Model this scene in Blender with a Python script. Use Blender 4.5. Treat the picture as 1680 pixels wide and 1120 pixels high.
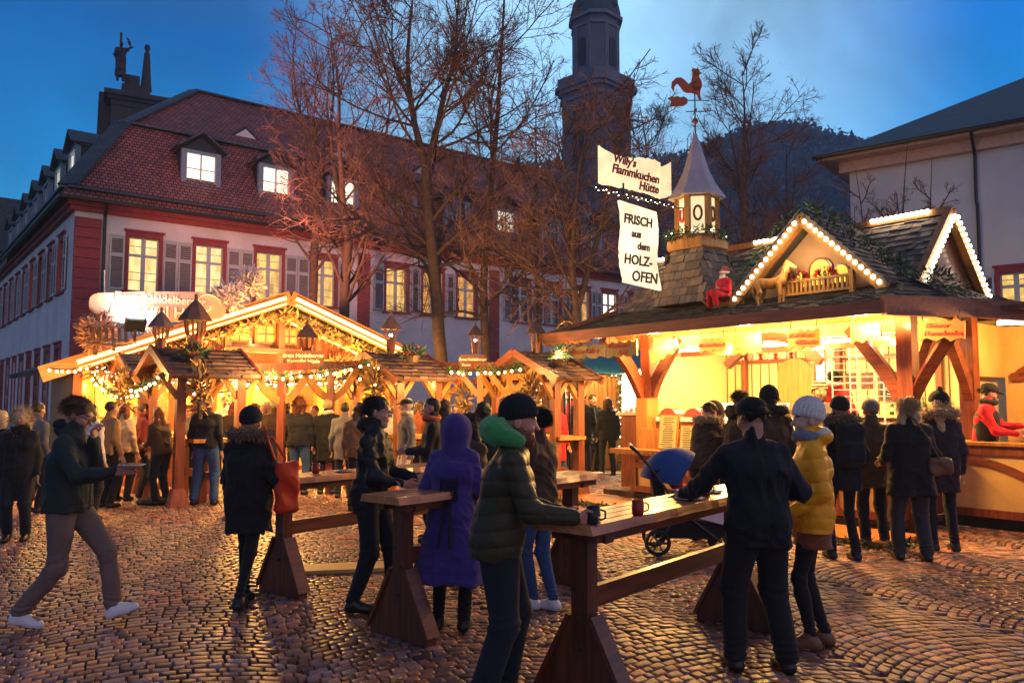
import bpy, math, random
import numpy as np
from mathutils import Vector, Matrix
random.seed(7); np.random.seed(7)
R = math.radians
C = bpy.context.scene.collection
SC = bpy.context.scene
for o in list(bpy.data.objects): bpy.data.objects.remove(o)

# ---------------------------------------------------------------- camera
F, TH, EYE = 1307.0, math.atan(98/1307.0), 1.65
cam_d = bpy.data.cameras.new('camera'); cam = bpy.data.objects.new('camera', cam_d); C.objects.link(cam)
cam.location = (0, 0, EYE); cam.rotation_euler = (R(90) + TH, 0, 0)
cam_d.sensor_width = 36; cam_d.lens = 36*F/1680; cam_d.clip_end = 2000; cam_d.clip_start = .05
SC.camera = cam
def P(px, py, Y):
    "point of the place seen at a pixel of the photograph when it stands Y metres in front of the camera"
    xc, yc = (px-840)/F, (560-py)/F
    d = (xc, math.cos(TH)-yc*math.sin(TH), math.sin(TH)+yc*math.cos(TH))
    s = Y/d[1]
    return Vector((d[0]*s, Y, EYE+d[2]*s))

# ---------------------------------------------------------------- world: dusk sky
W = bpy.data.worlds.new('World'); SC.world = W; W.use_nodes = True
nt = W.node_tree; nt.nodes.clear()
N = nt.nodes.new; L = nt.links.new
out = N('ShaderNodeOutputWorld'); bg = N('ShaderNodeBackground'); L(bg.outputs[0], out.inputs[0])
tc = N('ShaderNodeTexCoord'); sp = N('ShaderNodeSeparateXYZ'); L(tc.outputs['Generated'], sp.inputs[0])
cr = N('ShaderNodeValToRGB'); L(sp.outputs[2], cr.inputs[0])
els = cr.color_ramp.elements
els[0].position = 0; els[0].color = (.22, .44, .56, 1)
els[1].position = 1; els[1].color = (.035, .05, .085, 1)
for p, c in ((.12, (.04, .34, .58, 1)), (.25, (.001, .17, .44, 1)), (.40, (.0005, .085, .30, 1)), (.56, (.04, .075, .14, 1))):
    e = els.new(p); e.color = c
# afterglow low over the church tower (a direction in the sky, azimuth 6 degrees east of north)
dp = N('ShaderNodeVectorMath'); dp.operation = 'DOT_PRODUCT'; L(tc.outputs['Generated'], dp.inputs[0])
g = Vector((.10, .93, .30)).normalized(); dp.inputs[1].default_value = g
mr = N('ShaderNodeMapRange'); mr.interpolation_type = 'SMOOTHERSTEP'; L(dp.outputs['Value'], mr.inputs[0])
mr.inputs[1].default_value = .90; mr.inputs[2].default_value = 1.0; mr.inputs[3].default_value = 0; mr.inputs[4].default_value = .42
mx = N('ShaderNodeMix'); mx.data_type = 'RGBA'; L(mr.outputs[0], mx.inputs[0]); L(cr.outputs[0], mx.inputs[6]); mx.inputs[7].default_value = (.36, .58, .64, 1)
# thin uneven cloud veil
nz = N('ShaderNodeTexNoise'); L(tc.outputs['Generated'], nz.inputs[0]); nz.inputs['Scale'].default_value = 3.4; nz.inputs['Detail'].default_value = 7; nz.inputs['Distortion'].default_value = .6
mr2 = N('ShaderNodeMapRange'); L(nz.outputs[0], mr2.inputs[0]); mr2.inputs[1].default_value = .34; mr2.inputs[2].default_value = .70
mr2.inputs[3].default_value = .80; mr2.inputs[4].default_value = 1.5
# darker towards the west (left)
mr3 = N('ShaderNodeMapRange'); L(sp.outputs[0], mr3.inputs[0]); mr3.inputs[1].default_value = -.62; mr3.inputs[2].default_value = -.1
mr3.inputs[3].default_value = .45; mr3.inputs[4].default_value = 1.0
mm = N('ShaderNodeMath'); mm.operation = 'MULTIPLY'; L(mr2.outputs[0], mm.inputs[0]); L(mr3.outputs[0], mm.inputs[1])
# sky behind the camera: pale violet twilight belt, shaped as fill for the facades
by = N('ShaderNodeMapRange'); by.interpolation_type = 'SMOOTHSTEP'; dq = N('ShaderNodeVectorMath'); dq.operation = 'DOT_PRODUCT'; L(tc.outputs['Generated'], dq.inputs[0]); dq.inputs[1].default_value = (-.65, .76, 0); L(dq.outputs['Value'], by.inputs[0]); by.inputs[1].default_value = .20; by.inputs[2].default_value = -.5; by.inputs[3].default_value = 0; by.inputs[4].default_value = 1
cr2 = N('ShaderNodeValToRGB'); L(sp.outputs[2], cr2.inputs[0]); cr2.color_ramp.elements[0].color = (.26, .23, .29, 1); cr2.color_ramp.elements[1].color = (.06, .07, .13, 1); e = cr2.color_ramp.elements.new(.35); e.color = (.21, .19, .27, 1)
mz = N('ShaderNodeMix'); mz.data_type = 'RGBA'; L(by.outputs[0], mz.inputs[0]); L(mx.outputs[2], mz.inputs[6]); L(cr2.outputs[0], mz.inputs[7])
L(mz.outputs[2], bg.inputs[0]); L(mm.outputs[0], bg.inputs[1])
SC.view_settings.view_transform = 'Standard'; SC.view_settings.look = 'None'; SC.view_settings.exposure = 1.3; SC.view_settings.gamma = 1
cy = SC.cycles; cy.max_bounces = 5; cy.diffuse_bounces = 3; cy.glossy_bounces = 3; cy.transmission_bounces = 4
cy.sample_clamp_indirect = 4; cy.use_denoising = True; cy.caustics_reflective = False; cy.caustics_refractive = False
try: cy.use_light_tree = True
except Exception: pass

# ---------------------------------------------------------------- materials
MATS = {}
def mat(name, col, rough=.7, var=.2, scale=6, bump=.15, bscale=40, metal=0, emit=None, es=1, spec=.4, rnd=0, tint=None, coord='Object', sample=True, sheen=0, coat=0):
    "procedural material: noise-varied base colour and bump; rnd = amount the per-face value changes it, tint = second colour of that change"
    if name in MATS: return MATS[name]
    m = bpy.data.materials.new(name); m.use_nodes = True; t = m.node_tree; b = t.nodes['Principled BSDF']
    n, l = t.nodes.new, t.links.new
    b.inputs['Roughness'].default_value = rough; b.inputs['Metallic'].default_value = metal
    b.inputs['Specular IOR Level'].default_value = spec
    if sheen: b.inputs['Sheen Weight'].default_value = sheen
    if coat: b.inputs['Coat Weight'].default_value = coat; b.inputs['Coat Roughness'].default_value = .15
    c = n('ShaderNodeTexCoord'); z = n('ShaderNodeTexNoise'); l(c.outputs[coord], z.inputs[0]); z.inputs['Scale'].default_value = scale
    z.inputs['Detail'].default_value = 6; z.inputs['Roughness'].default_value = .6
    r = n('ShaderNodeMapRange'); l(z.outputs[0], r.inputs[0]); r.inputs[1].default_value = .25; r.inputs[2].default_value = .75
    r.inputs[3].default_value = 1-var; r.inputs[4].default_value = 1+var
    v = n('ShaderNodeVectorMath'); v.operation = 'SCALE'; v.inputs[0].default_value = col[:3]; l(r.outputs[0], v.inputs[3])
    last = v.outputs[0]
    if rnd:
        a = n('ShaderNodeAttribute'); a.attribute_name = 'rnd'
        if tint:
            mm = n('ShaderNodeMix'); mm.data_type = 'RGBA'; l(a.outputs['Fac'], mm.inputs[0]); mm.inputs[6].default_value = (*col[:3], 1); mm.inputs[7].default_value = (*tint, 1)
            l(mm.outputs[2], v.inputs[0])
        fr = n('ShaderNodeMath'); fr.operation = 'MULTIPLY_ADD'; l(a.outputs['Fac'], fr.inputs[0]); fr.inputs[1].default_value = 7.13; fr.inputs[2].default_value = 0
        fr2 = n('ShaderNodeMath'); fr2.operation = 'FRACT'; l(fr.outputs[0], fr2.inputs[0])
        q = n('ShaderNodeMapRange'); l(fr2.outputs[0], q.inputs[0]); q.inputs[3].default_value = 1-rnd; q.inputs[4].default_value = 1+rnd
        v2 = n('ShaderNodeVectorMath'); v2.operation = 'SCALE'; l(last, v2.inputs[0]); l(q.outputs[0], v2.inputs[3]); last = v2.outputs[0]
    l(last, b.inputs['Base Color'])
    if bump:
        z2 = n('ShaderNodeTexNoise'); l(c.outputs[coord], z2.inputs[0]); z2.inputs['Scale'].default_value = bscale; z2.inputs['Detail'].default_value = 4
        k = n('ShaderNodeBump'); k.inputs['Strength'].default_value = bump; k.inputs['Distance'].default_value = .02; l(z2.outputs[0], k.inputs['Height']); l(k.outputs[0], b.inputs['Normal'])
    if emit:
        b.inputs['Emission Color'].default_value = (*emit, 1); b.inputs['Emission Strength'].default_value = es
        if not sample: m.cycles.emission_sampling = 'NONE'
    MATS[name] = m; return m
def brick(name, c1, c2, mortar, bw, bh, msize=.03, rough=.75, bump=.5, offset=.5, var=.25, spec=.4, grad=0):
    "tile, shingle or plank pattern in metres on the surface"
    if name in MATS: return MATS[name]
    m = mat(name, c1, rough, var, 3, 0, spec=spec); t = m.node_tree; n, l = t.nodes.new, t.links.new; b = t.nodes['Principled BSDF']
    uv = n('ShaderNodeUVMap'); k = n('ShaderNodeTexBrick'); l(uv.outputs[0], k.inputs[0])
    for i, c in enumerate((c1, c2, mortar)): k.inputs[1+i].default_value = (*c, 1)
    k.inputs['Scale'].default_value = 1; k.inputs['Mortar Size'].default_value = msize*bh; k.inputs['Brick Width'].default_value = bw; k.inputs['Row Height'].default_value = bh
    k.inputs['Mortar Smooth'].default_value = .3; k.inputs['Bias'].default_value = 0; k.offset = offset
    v = [x for x in t.nodes if x.type == 'VECT_MATH'][0]; l(k.outputs[0], v.inputs[0])
    s = n('ShaderNodeSeparateXYZ'); l(uv.outputs[0], s.inputs[0])
    f = n('ShaderNodeMath'); f.operation = 'DIVIDE'; l(s.outputs[1], f.inputs[0]); f.inputs[1].default_value = bh
    f2 = n('ShaderNodeMath'); f2.operation = 'FRACT'; l(f.outputs[0], f2.inputs[0])
    h = n('ShaderNodeMath'); h.operation = 'MULTIPLY_ADD'; l(f2.outputs[0], h.inputs[0]); h.inputs[1].default_value = -grad
    g2 = n('ShaderNodeMath'); g2.operation = 'SUBTRACT'; g2.inputs[0].default_value = 1; l(k.outputs[1], g2.inputs[1]); l(g2.outputs[0], h.inputs[2])
    bp = n('ShaderNodeBump'); bp.inputs['Strength'].default_value = bump; bp.inputs['Distance'].default_value = .03
    l(h.outputs[0], bp.inputs['Height']); l(bp.outputs[0], b.inputs['Normal'])
    return m
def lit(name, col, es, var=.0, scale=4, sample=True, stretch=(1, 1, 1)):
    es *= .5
    "a lit surface (lamp, bulb, backlit sign, lit window, or goods given a glow) with uneven brightness"
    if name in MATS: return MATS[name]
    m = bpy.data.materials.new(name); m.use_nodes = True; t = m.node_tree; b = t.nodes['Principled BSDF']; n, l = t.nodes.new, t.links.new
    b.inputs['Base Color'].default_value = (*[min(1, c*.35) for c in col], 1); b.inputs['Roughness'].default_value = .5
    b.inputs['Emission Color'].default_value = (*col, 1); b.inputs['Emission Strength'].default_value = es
    if var:
        c = n('ShaderNodeTexCoord'); mp = n('ShaderNodeMapping'); l(c.outputs['Object'], mp.inputs[0]); mp.inputs['Scale'].default_value = stretch
        z = n('ShaderNodeTexNoise'); l(mp.outputs[0], z.inputs[0]); z.inputs['Scale'].default_value = scale; z.inputs['Detail'].default_value = 3
        r = n('ShaderNodeMapRange'); l(z.outputs[0], r.inputs[0]); r.inputs[1].default_value = .3; r.inputs[2].default_value = .7
        r.inputs[3].default_value = es*(1-var); r.inputs[4].default_value = es*(1+var); l(r.outputs[0], b.inputs['Emission Strength'])
    if not sample: m.cycles.emission_sampling = 'NONE'
    MATS[name] = m; return m
def wood(name, c1, c2, rough=.5, scale=1.0, axis=0, bump=.25, spec=.4, coat=0):
    "wood grain stretched along one axis"
    if name in MATS: return MATS[name]
    m = mat(name, c1, rough, .15, 2, 0, spec=spec, coat=coat); t = m.node_tree; n, l = t.nodes.new, t.links.new; b = t.nodes['Principled BSDF']
    c = n('ShaderNodeTexCoord'); mp = n('ShaderNodeMapping'); l(c.outputs['Object'], mp.inputs[0])
    s = [14*scale]*3; s[axis] = 1.1*scale; mp.inputs['Scale'].default_value = s
    z = n('ShaderNodeTexNoise'); l(mp.outputs[0], z.inputs[0]); z.inputs['Scale'].default_value = 1.6; z.inputs['Detail'].default_value = 7; z.inputs['Distortion'].default_value = .7
    k = n('ShaderNodeValToRGB'); l(z.outputs[0], k.inputs[0]); e = k.color_ramp.elements
    e[0].position = .34; e[0].color = (*c1, 1); e[1].position = .66; e[1].color = (*c2, 1)
    v = [x for x in t.nodes if x.type == 'VECT_MATH'][0]; l(k.outputs[0], v.inputs[0])
    bp = n('ShaderNodeBump'); bp.inputs['Strength'].default_value = bump; bp.inputs['Distance'].default_value = .01; l(z.outputs[0], bp.inputs['Height']); l(bp.outputs[0], b.inputs['Normal'])
    return m

# ---------------------------------------------------------------- mesh helpers
def mesh_from(name, V, Fs, mats, mi=None, smooth=False, rnd=None, uv=False, loc=None):
    me = bpy.data.meshes.new(name); V = np.asarray(V, dtype=np.float32)
    if isinstance(Fs, np.ndarray):
        nf, k = Fs.shape; me.vertices.add(len(V)); me.vertices.foreach_set('co', V.ravel())
        me.loops.add(nf*k); me.loops.foreach_set('vertex_index', Fs.ravel().astype(np.int32))
        me.polygons.add(nf); me.polygons.foreach_set('loop_start', np.arange(0, nf*k, k, dtype=np.int32)); me.polygons.foreach_set('loop_total', np.full(nf, k, dtype=np.int32))
        me.update(calc_edges=True)
    else:
        me.from_pydata(V.tolist(), [], Fs); nf = len(Fs)
    for m in (mats if isinstance(mats, (list, tuple)) else [mats]): me.materials.append(m)
    if mi is not None: me.polygons.foreach_set('material_index', np.asarray(mi, dtype=np.int32))
    if smooth: me.polygons.foreach_set('use_smooth', np.ones(len(me.polygons), dtype=bool))
    if rnd is not None:
        a = me.attributes.new('rnd', 'FLOAT', 'FACE'); a.data.foreach_set('value', np.asarray(rnd, dtype=np.float32))
    if uv:
        ul = me.uv_layers.new(name='UVMap'); co = [v.co for v in me.vertices]; arr = np.zeros(len(me.loops)*2, dtype=np.float32)
        for p in me.polygons:
            nn = p.normal
            if abs(nn.z) > .999: u, v = Vector((1, 0, 0)), Vector((0, 1, 0))
            else:
                u = Vector((0, 0, 1)).cross(nn).normalized(); v = nn.cross(u)
            for li in p.loop_indices:
                q = co[me.loops[li].vertex_index]; arr[2*li] = q.dot(u); arr[2*li+1] = q.dot(v)
        ul.data.foreach_set('uv', arr)
    me.validate(); me.update()
    return me
def link(name, data, parent=None, loc=None, rz=0):
    o = bpy.data.objects.new(name, data); C.objects.link(o)
    if parent: o.parent = parent
    if loc is not None: o.location = loc
    if rz: o.rotation_euler = (0, 0, rz)
    return o
class MB:
    "collects shapes into ONE mesh, or with each() into one mesh per so many shapes"
    def __init__(s): s.V = []; s.F = []; s.M = []; s.R = []; s.m = 0; s.r = None; s.calls = []
    def add(s, vs, fs):
        b = len(s.V); s.calls.append((vs, fs, s.m)); s.V += [tuple(v) for v in vs]; r = random.random() if s.r is None else s.r
        for f in fs: s.F.append([b+i for i in f]); s.M.append(s.m); s.R.append(r)
        return s
    def box(s, c, d, rz=0, rx=0, ry=0, taper=None):
        M = Matrix.Rotation(rz, 3, 'Z') @ Matrix.Rotation(ry, 3, 'Y') @ Matrix.Rotation(rx, 3, 'X'); c = Vector(c); vs = []
        for z in (-.5, .5):
            k = taper if (taper is not None and z > 0) else 1
            for x, y in ((-.5, -.5), (.5, -.5), (.5, .5), (-.5, .5)): vs.append(c + M @ Vector((x*d[0]*k, y*d[1]*k, z*d[2])))
        return s.add(vs, [(3, 2, 1, 0), (4, 5, 6, 7), (0, 1, 5, 4), (1, 2, 6, 5), (2, 3, 7, 6), (3, 0, 4, 7)])
    def span(s, a, b):
        a, b = Vector(a), Vector(b); return s.box((a+b)/2, [abs(x) for x in (b-a)])
    def bar(s, a, b, w, h, up=(0, 0, 1)):
        "beam from a to b, w wide and h high"
        a, b = Vector(a), Vector(b); d = (b-a); l = d.length; d /= l; u = Vector(up)
        sx = d.cross(u)
        if sx.length < 1e-4: sx = d.cross(Vector((1, 0, 0)))
        sx.normalize(); sz = sx.cross(d); vs = []
        for p in (a, b):
            for i, j in ((-.5, -.5), (.5, -.5), (.5, .5), (-.5, .5)): vs.append(p + sx*w*i + sz*h*j)
        return s.add(vs, [(0, 1, 2, 3), (7, 6, 5, 4), (0, 4, 5, 1), (1, 5, 6, 2), (2, 6, 7, 3), (3, 7, 4, 0)])
    def arcbar(s, a, b, bulge, w, h, n=8, up=(0, 0, 1)):
        "curved brace from a to b bent by the vector bulge"
        a, b, bu = Vector(a), Vector(b), Vector(bulge); pts = [a.lerp(b, i/n) + bu*math.sin(math.pi*i/n) for i in range(n+1)]
        side = (b-a).cross(bu).normalized(); vs = []
        for i, p in enumerate(pts):
            t = (pts[min(n, i+1)]-pts[max(0, i-1)]).normalized(); q = side.cross(t)
            for x, y in ((-.5, -.5), (.5, -.5), (.5, .5), (-.5, .5)): vs.append(p + side*w*x + q*h*y)
        fs = [(3, 2, 1, 0), tuple(4*n+i for i in range(4))]
        for i in range(n):
            for j in range(4): fs.append((4*i+j, 4*i+(j+1) % 4, 4*i+4+(j+1) % 4, 4*i+4+j))
        return s.add(vs, fs)
    def tube(s, pts, rad, n=6, cap=True):
        pts = [Vector(p) for p in pts]; m = len(pts); rad = rad if isinstance(rad, (list, tuple)) else [rad]*m; vs = []; ref = None
        for i, p in enumerate(pts):
            t = (pts[min(m-1, i+1)]-pts[max(0, i-1)])
            t = t.normalized() if t.length > 1e-9 else Vector((0, 0, 1))
            if ref is None: ref = t.orthogonal().normalized()
            x = ref - t*ref.dot(t); x = x.normalized() if x.length > 1e-6 else t.orthogonal().normalized(); ref = x; y = t.cross(x)
            for k in range(n):
                a = 2*math.pi*k/n; vs.append(p + (x*math.cos(a)+y*math.sin(a))*rad[i])
        fs = [(i*n+j, i*n+(j+1) % n, (i+1)*n+(j+1) % n, (i+1)*n+j) for i in range(m-1) for j in range(n)]
        if cap: fs += [tuple(range(n-1, -1, -1)), tuple((m-1)*n+j for j in range(n))]
        return s.add(vs, fs)
    def lathe(s, prof, c=(0, 0, 0), n=16, a0=0):
        c = Vector(c); vs = [c + Vector((r*math.cos(a0+2*math.pi*k/n), r*math.sin(a0+2*math.pi*k/n), z)) for r, z in prof for k in range(n)]; m = len(prof)
        fs = [(i*n+j, i*n+(j+1) % n, (i+1)*n+(j+1) % n, (i+1)*n+j) for i in range(m-1) for j in range(n)]
        fs += [tuple(range(n-1, -1, -1)), tuple((m-1)*n+j for j in range(n))]
        return s.add(vs, fs)
    def ball(s, c, r, n=8, sq=(1, 1, 1)):
        c = Vector(c); k = n//2; vs = []
        for i in range(k+1):
            t = math.pi*i/k; rr = max(math.sin(t), .01)
            for j in range(n): a = 2*math.pi*j/n; vs.append(c + Vector((rr*math.cos(a)*r*sq[0], rr*math.sin(a)*r*sq[1], -math.cos(t)*r*sq[2])))
        return s.add(vs, [(i*n+j, i*n+(j+1) % n, (i+1)*n+(j+1) % n, (i+1)*n+j) for i in range(k) for j in range(n)])
    def prism(s, poly, o, u, v, w, th):
        "polygon [(a,b)] in the plane o + a*u + b*v, given thickness th along w"
        o, u, v, w = Vector(o), Vector(u), Vector(v), Vector(w); n = len(poly); vs = [o+u*a+v*b for a, b in poly] + [o+u*a+v*b+w*th for a, b in poly]
        return s.add(vs, [tuple(range(n-1, -1, -1)), tuple(range(n, 2*n))] + [(i, (i+1) % n, n+(i+1) % n, n+i) for i in range(n)])
    def quad(s, *p): return s.add(p, [tuple(range(len(p)))])
    def each(s, name, mats, parent=None, per=1):
        for i in range(0, len(s.calls), per):
            q = MB()
            for vs, fs, m in s.calls[i:i+per]: q.m = m; q.add(vs, fs)
            q.build(name, mats, parent)
    def build(s, name, mats, parent=None, smooth=False, uv=False, loc=None):
        me = mesh_from(name, s.V, s.F, mats, s.M, smooth, s.R, uv); return link(name, me, parent, loc)
def flat_ends(mb): return mb
def tag(o, label=None, cat=None, group=None, kind=None):
    for k, v in (('label', label), ('category', cat), ('group', group), ('kind', kind)):
        if v: o[k] = v
    return o
def thing(name, label, cat, loc=(0, 0, 0), rz=0, group=None):
    o = bpy.data.objects.new(name, None); C.objects.link(o); o.location = loc; o.rotation_euler = (0, 0, rz); o.empty_display_size = .2
    return tag(o, label, cat, group)
def copy_tree(o, parent=None):
    c = o.copy(); C.objects.link(c); c.parent = parent
    for ch in [x for x in o.children]: copy_tree(ch, c)
    return c
def shingles(mb, o, u, v, nrm, W_, H_, sw, sh, th=.012, inside=None, jit=.25):
    "rows of overlapping shingles on the plane o + a*u + b*v"
    o, u, v, nrm = Vector(o), Vector(u), Vector(v), Vector(nrm); rows = int(H_/sh)+1
    for r_ in range(rows):
        a = -random.random()*sw; b = r_*sh
        while a < W_:
            w = sw*random.uniform(1-jit, 1+jit); a0, a1 = max(0, a), min(W_, a+w-.006); a += w
            if a1-a0 < .02: continue
            if inside and not inside((a0+a1)/2, b+sh*.5): continue
            l0 = b-random.uniform(0, .12)*sh; t = th*random.uniform(.8, 1.6); top = min(b+sh*1.15, H_)
            p = [o+u*x+v*y+nrm*z for x, y, z in ((a0, l0, t*1.6), (a1, l0, t*1.6), (a1, top, t*.5), (a0, top, t*.5), (a0, l0, 0), (a1, l0, 0), (a1, top, 0), (a0, top, 0))]
            mb.add(p, [(0, 1, 2, 3), (4, 5, 1, 0), (5, 6, 2, 1), (7, 4, 0, 3)])
def text(body, size, mat_, parent, loc, xdir, ydir, name='lettering', shear=0, extrude=.004, offset=0, spacing=1.0, align='CENTER'):
    "lettering as real raised letters; xdir = reading direction, ydir = up"
    cu = bpy.data.curves.new('lettering', 'FONT'); cu.body = body; cu.size = size; cu.shear = shear; cu.extrude = extrude; cu.offset = offset
    cu.align_x = align; cu.align_y = 'CENTER'; cu.space_character = spacing; cu.resolution_u = 3
    t = bpy.data.objects.new('t', cu); C.objects.link(t); dg = bpy.context.evaluated_depsgraph_get(); me = bpy.data.meshes.new_from_object(t.evaluated_get(dg))
    bpy.data.objects.remove(t); bpy.data.curves.remove(cu); me.name = name; me.materials.clear(); me.materials.append(mat_)
    o = link(name, me, parent); x, y = Vector(xdir).normalized(), Vector(ydir).normalized(); z = x.cross(y)
    o.matrix_local = Matrix.Translation(Vector(loc)) @ Matrix((x, y, z)).transposed().to_4x4()
    return o
def lamp(name, parent, loc, power, col=(1, .62, .25), size=.1, kind='POINT', target=None, spot=1.2, shape=None):
    d = bpy.data.lights.new(name, kind); d.energy = power; d.color = col
    if kind in ('POINT', 'SPOT'): d.shadow_soft_size = size
    if kind == 'SPOT': d.spot_size = spot; d.spot_blend = .6
    if kind == 'AREA': d.shape = 'RECTANGLE'; d.size, d.size_y = shape
    o = link(name, d, parent, loc)
    if target is not None: o.rotation_euler = (Vector(target)-Vector(loc)).to_track_quat('-Z', 'Y').to_euler()
    return o
def foliage_bits(mb, c, rad, n, size, up=.0):
    "small needle sprays scattered through an ellipsoid"
    c = Vector(c)
    for _ in range(n):
        d = Vector(np.random.normal(size=3)).normalized(); p = c + Vector((d.x*rad[0], d.y*rad[1], d.z*rad[2]))*random.random()**.4
        t = (d + Vector((0, 0, up)) + Vector(np.random.normal(size=3))*.5).normalized(); s_ = t.orthogonal().normalized()
        s_ = Matrix.Rotation(random.random()*6.28, 3, t) @ s_; L_ = size*random.uniform(.6, 1.4); w = L_*.16
        mb.add([p-s_*w, p+s_*w, p+t*L_+s_*w*.3, p+t*L_-s_*w*.3], [(0, 1, 2, 3)])
A0 = math.atan2(.623, .782)          # the square's main axis: facade direction
D1 = Vector((math.cos(A0), math.sin(A0), 0)); D2 = Vector((-math.sin(A0), math.cos(A0), 0)); ZZ = Vector((0, 0, 1))
X, Y_, Z = Vector((1, 0, 0)), Vector((0, 1, 0)), Vector((0, 0, 1))
# ================================================================ THE SETTING
M_stone = mat('cobble', (.34, .125, .065), .5, .35, 9, .25, 60, rnd=.68, tint=(.16, .11, .115), spec=.5)
t_ = M_stone.node_tree; n_, l_ = t_.nodes.new, t_.links.new; bs = t_.nodes['Principled BSDF']; c_ = n_('ShaderNodeTexCoord'); z_ = n_('ShaderNodeTexNoise'); l_(c_.outputs['Object'], z_.inputs[0]); z_.inputs['Scale'].default_value = .55; z_.inputs['Detail'].default_value = 5
r_ = n_('ShaderNodeMapRange'); l_(z_.outputs[0], r_.inputs[0]); r_.inputs[1].default_value = .38; r_.inputs[2].default_value = .62; r_.inputs[3].default_value = .30; r_.inputs[4].default_value = .62; l_(r_.outputs[0], bs.inputs['Roughness'])
r2_ = n_('ShaderNodeMapRange'); l_(z_.outputs[0], r2_.inputs[0]); r2_.inputs[1].default_value = .35; r2_.inputs[2].default_value = .65; r2_.inputs[3].default_value = .68; r2_.inputs[4].default_value = 1.2; v_ = n_('ShaderNodeVectorMath'); v_.operation = 'SCALE'; l_(bs.inputs['Base Color'].links[0].from_socket, v_.inputs[0]); l_(r2_.outputs[0], v_.inputs[3]); l_(v_.outputs[0], bs.inputs['Base Color'])
M_joint = mat('joint', (.022, .017, .016), .8, .4, 5, .4, 60)
gb = MB(); gb.quad((-400, -60, -.03), (400, -60, -.03), (400, 440, -.03), (-400, 440, -.03))
tag(gb.build('ground', M_joint), kind='structure')
def cobbles():
    Wc, Rr, d, w = 1.62, 1.38, .088, .098; phm = math.asin(Wc/2/Rr); ns = int(2*phm*Rr/w)
    ang = R(24); ca, sa = math.cos(ang), math.sin(ang); A = []
    for c in range(-22, 23):
        for n in range(-150, 380):
            dl = .055 if n % 2 else -.055; s = np.linspace(-phm+dl, phm+dl, ns+1) + (np.random.random(ns+1)-.5)*.05; s[0], s[-1] = -phm+dl, phm+dl
            off = n*d - .2*c + .05*math.sin(c*2.3)
            u = c*Wc; sm = (s[:-1]+s[1:])/2; cx = u+Rr*np.sin(sm); cy_ = off+Rr*np.cos(sm); X0 = cx*ca-cy_*sa; Y0 = cx*sa+cy_*ca
            ok = (Y0 > 2.4) & (Y0 < 25) & (np.abs(X0) < .74*Y0+1.4)
            if not ok.any(): continue
            s0, s1 = s[:-1][ok], s[1:][ok]; A.append(np.stack([s0, s1, np.full_like(s0, off), np.full_like(s0, u)], 1))
    A = np.concatenate(A); n = len(A); s0, s1, off, u = A.T; j = (np.random.random((n, 4))-.5)
    g = .0065; s0 = s0+g/Rr+j[:, 0]*.006; s1 = s1-g/Rr+j[:, 1]*.006
    lo = -d/2+g+j[:, 2]*.008; hi = d/2-g+j[:, 3]*.008
    def ring(k, z):
        sc, rc = (s0+s1)/2, (lo+hi)/2; out = []
        for a, b in ((s0, lo), (s1, lo), (s1, hi), (s0, hi)):
            aa = sc+(a-sc)*k; bb = rc+(b-rc)*k
            # soften the outline: corners pulled in on the outer rings
            x = u+Rr*np.sin(aa); y = off+Rr*np.cos(aa)+bb; out.append(np.stack([x*ca-y*sa, x*sa+y*ca, z+np.zeros(n)], 1))
        return np.stack(out, 1)
    dz = np.random.random(n)*.007-.004; tx, ty = (np.random.random((2, n))-.5)*.08
    R0, R1, R2, R3 = ring(1.0, -.035), ring(.98, dz-.007), ring(.92, dz-.0015), ring(.5, dz)
    for r_ in (R1, R2, R3):
        cc = r_.mean(1, keepdims=True); r_[:, :, 2] += (r_[:, :, 0]-cc[:, :, 0])*tx[:, None]+(r_[:, :, 1]-cc[:, :, 1])*ty[:, None]
    V = np.concatenate([R0, R1, R2, R3], 1).reshape(-1, 3)
    f = []
    for a in (0, 4, 8):
        for i in range(4): f.append((a+i, a+(i+1) % 4, a+4+(i+1) % 4, a+4+i))
    f.append((12, 13, 14, 15)); f = np.array(f); Fs = (np.arange(n)[:, None, None]*16+f[None]).reshape(-1, 4)
    rnd = np.repeat(np.random.random(n), len(f))
    o = link('cobblestone_paving', mesh_from('cobblestone_paving', V, Fs, M_stone, None, True, rnd)); tag(o, kind='structure'); return n
print('cobbles', cobbles())

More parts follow.
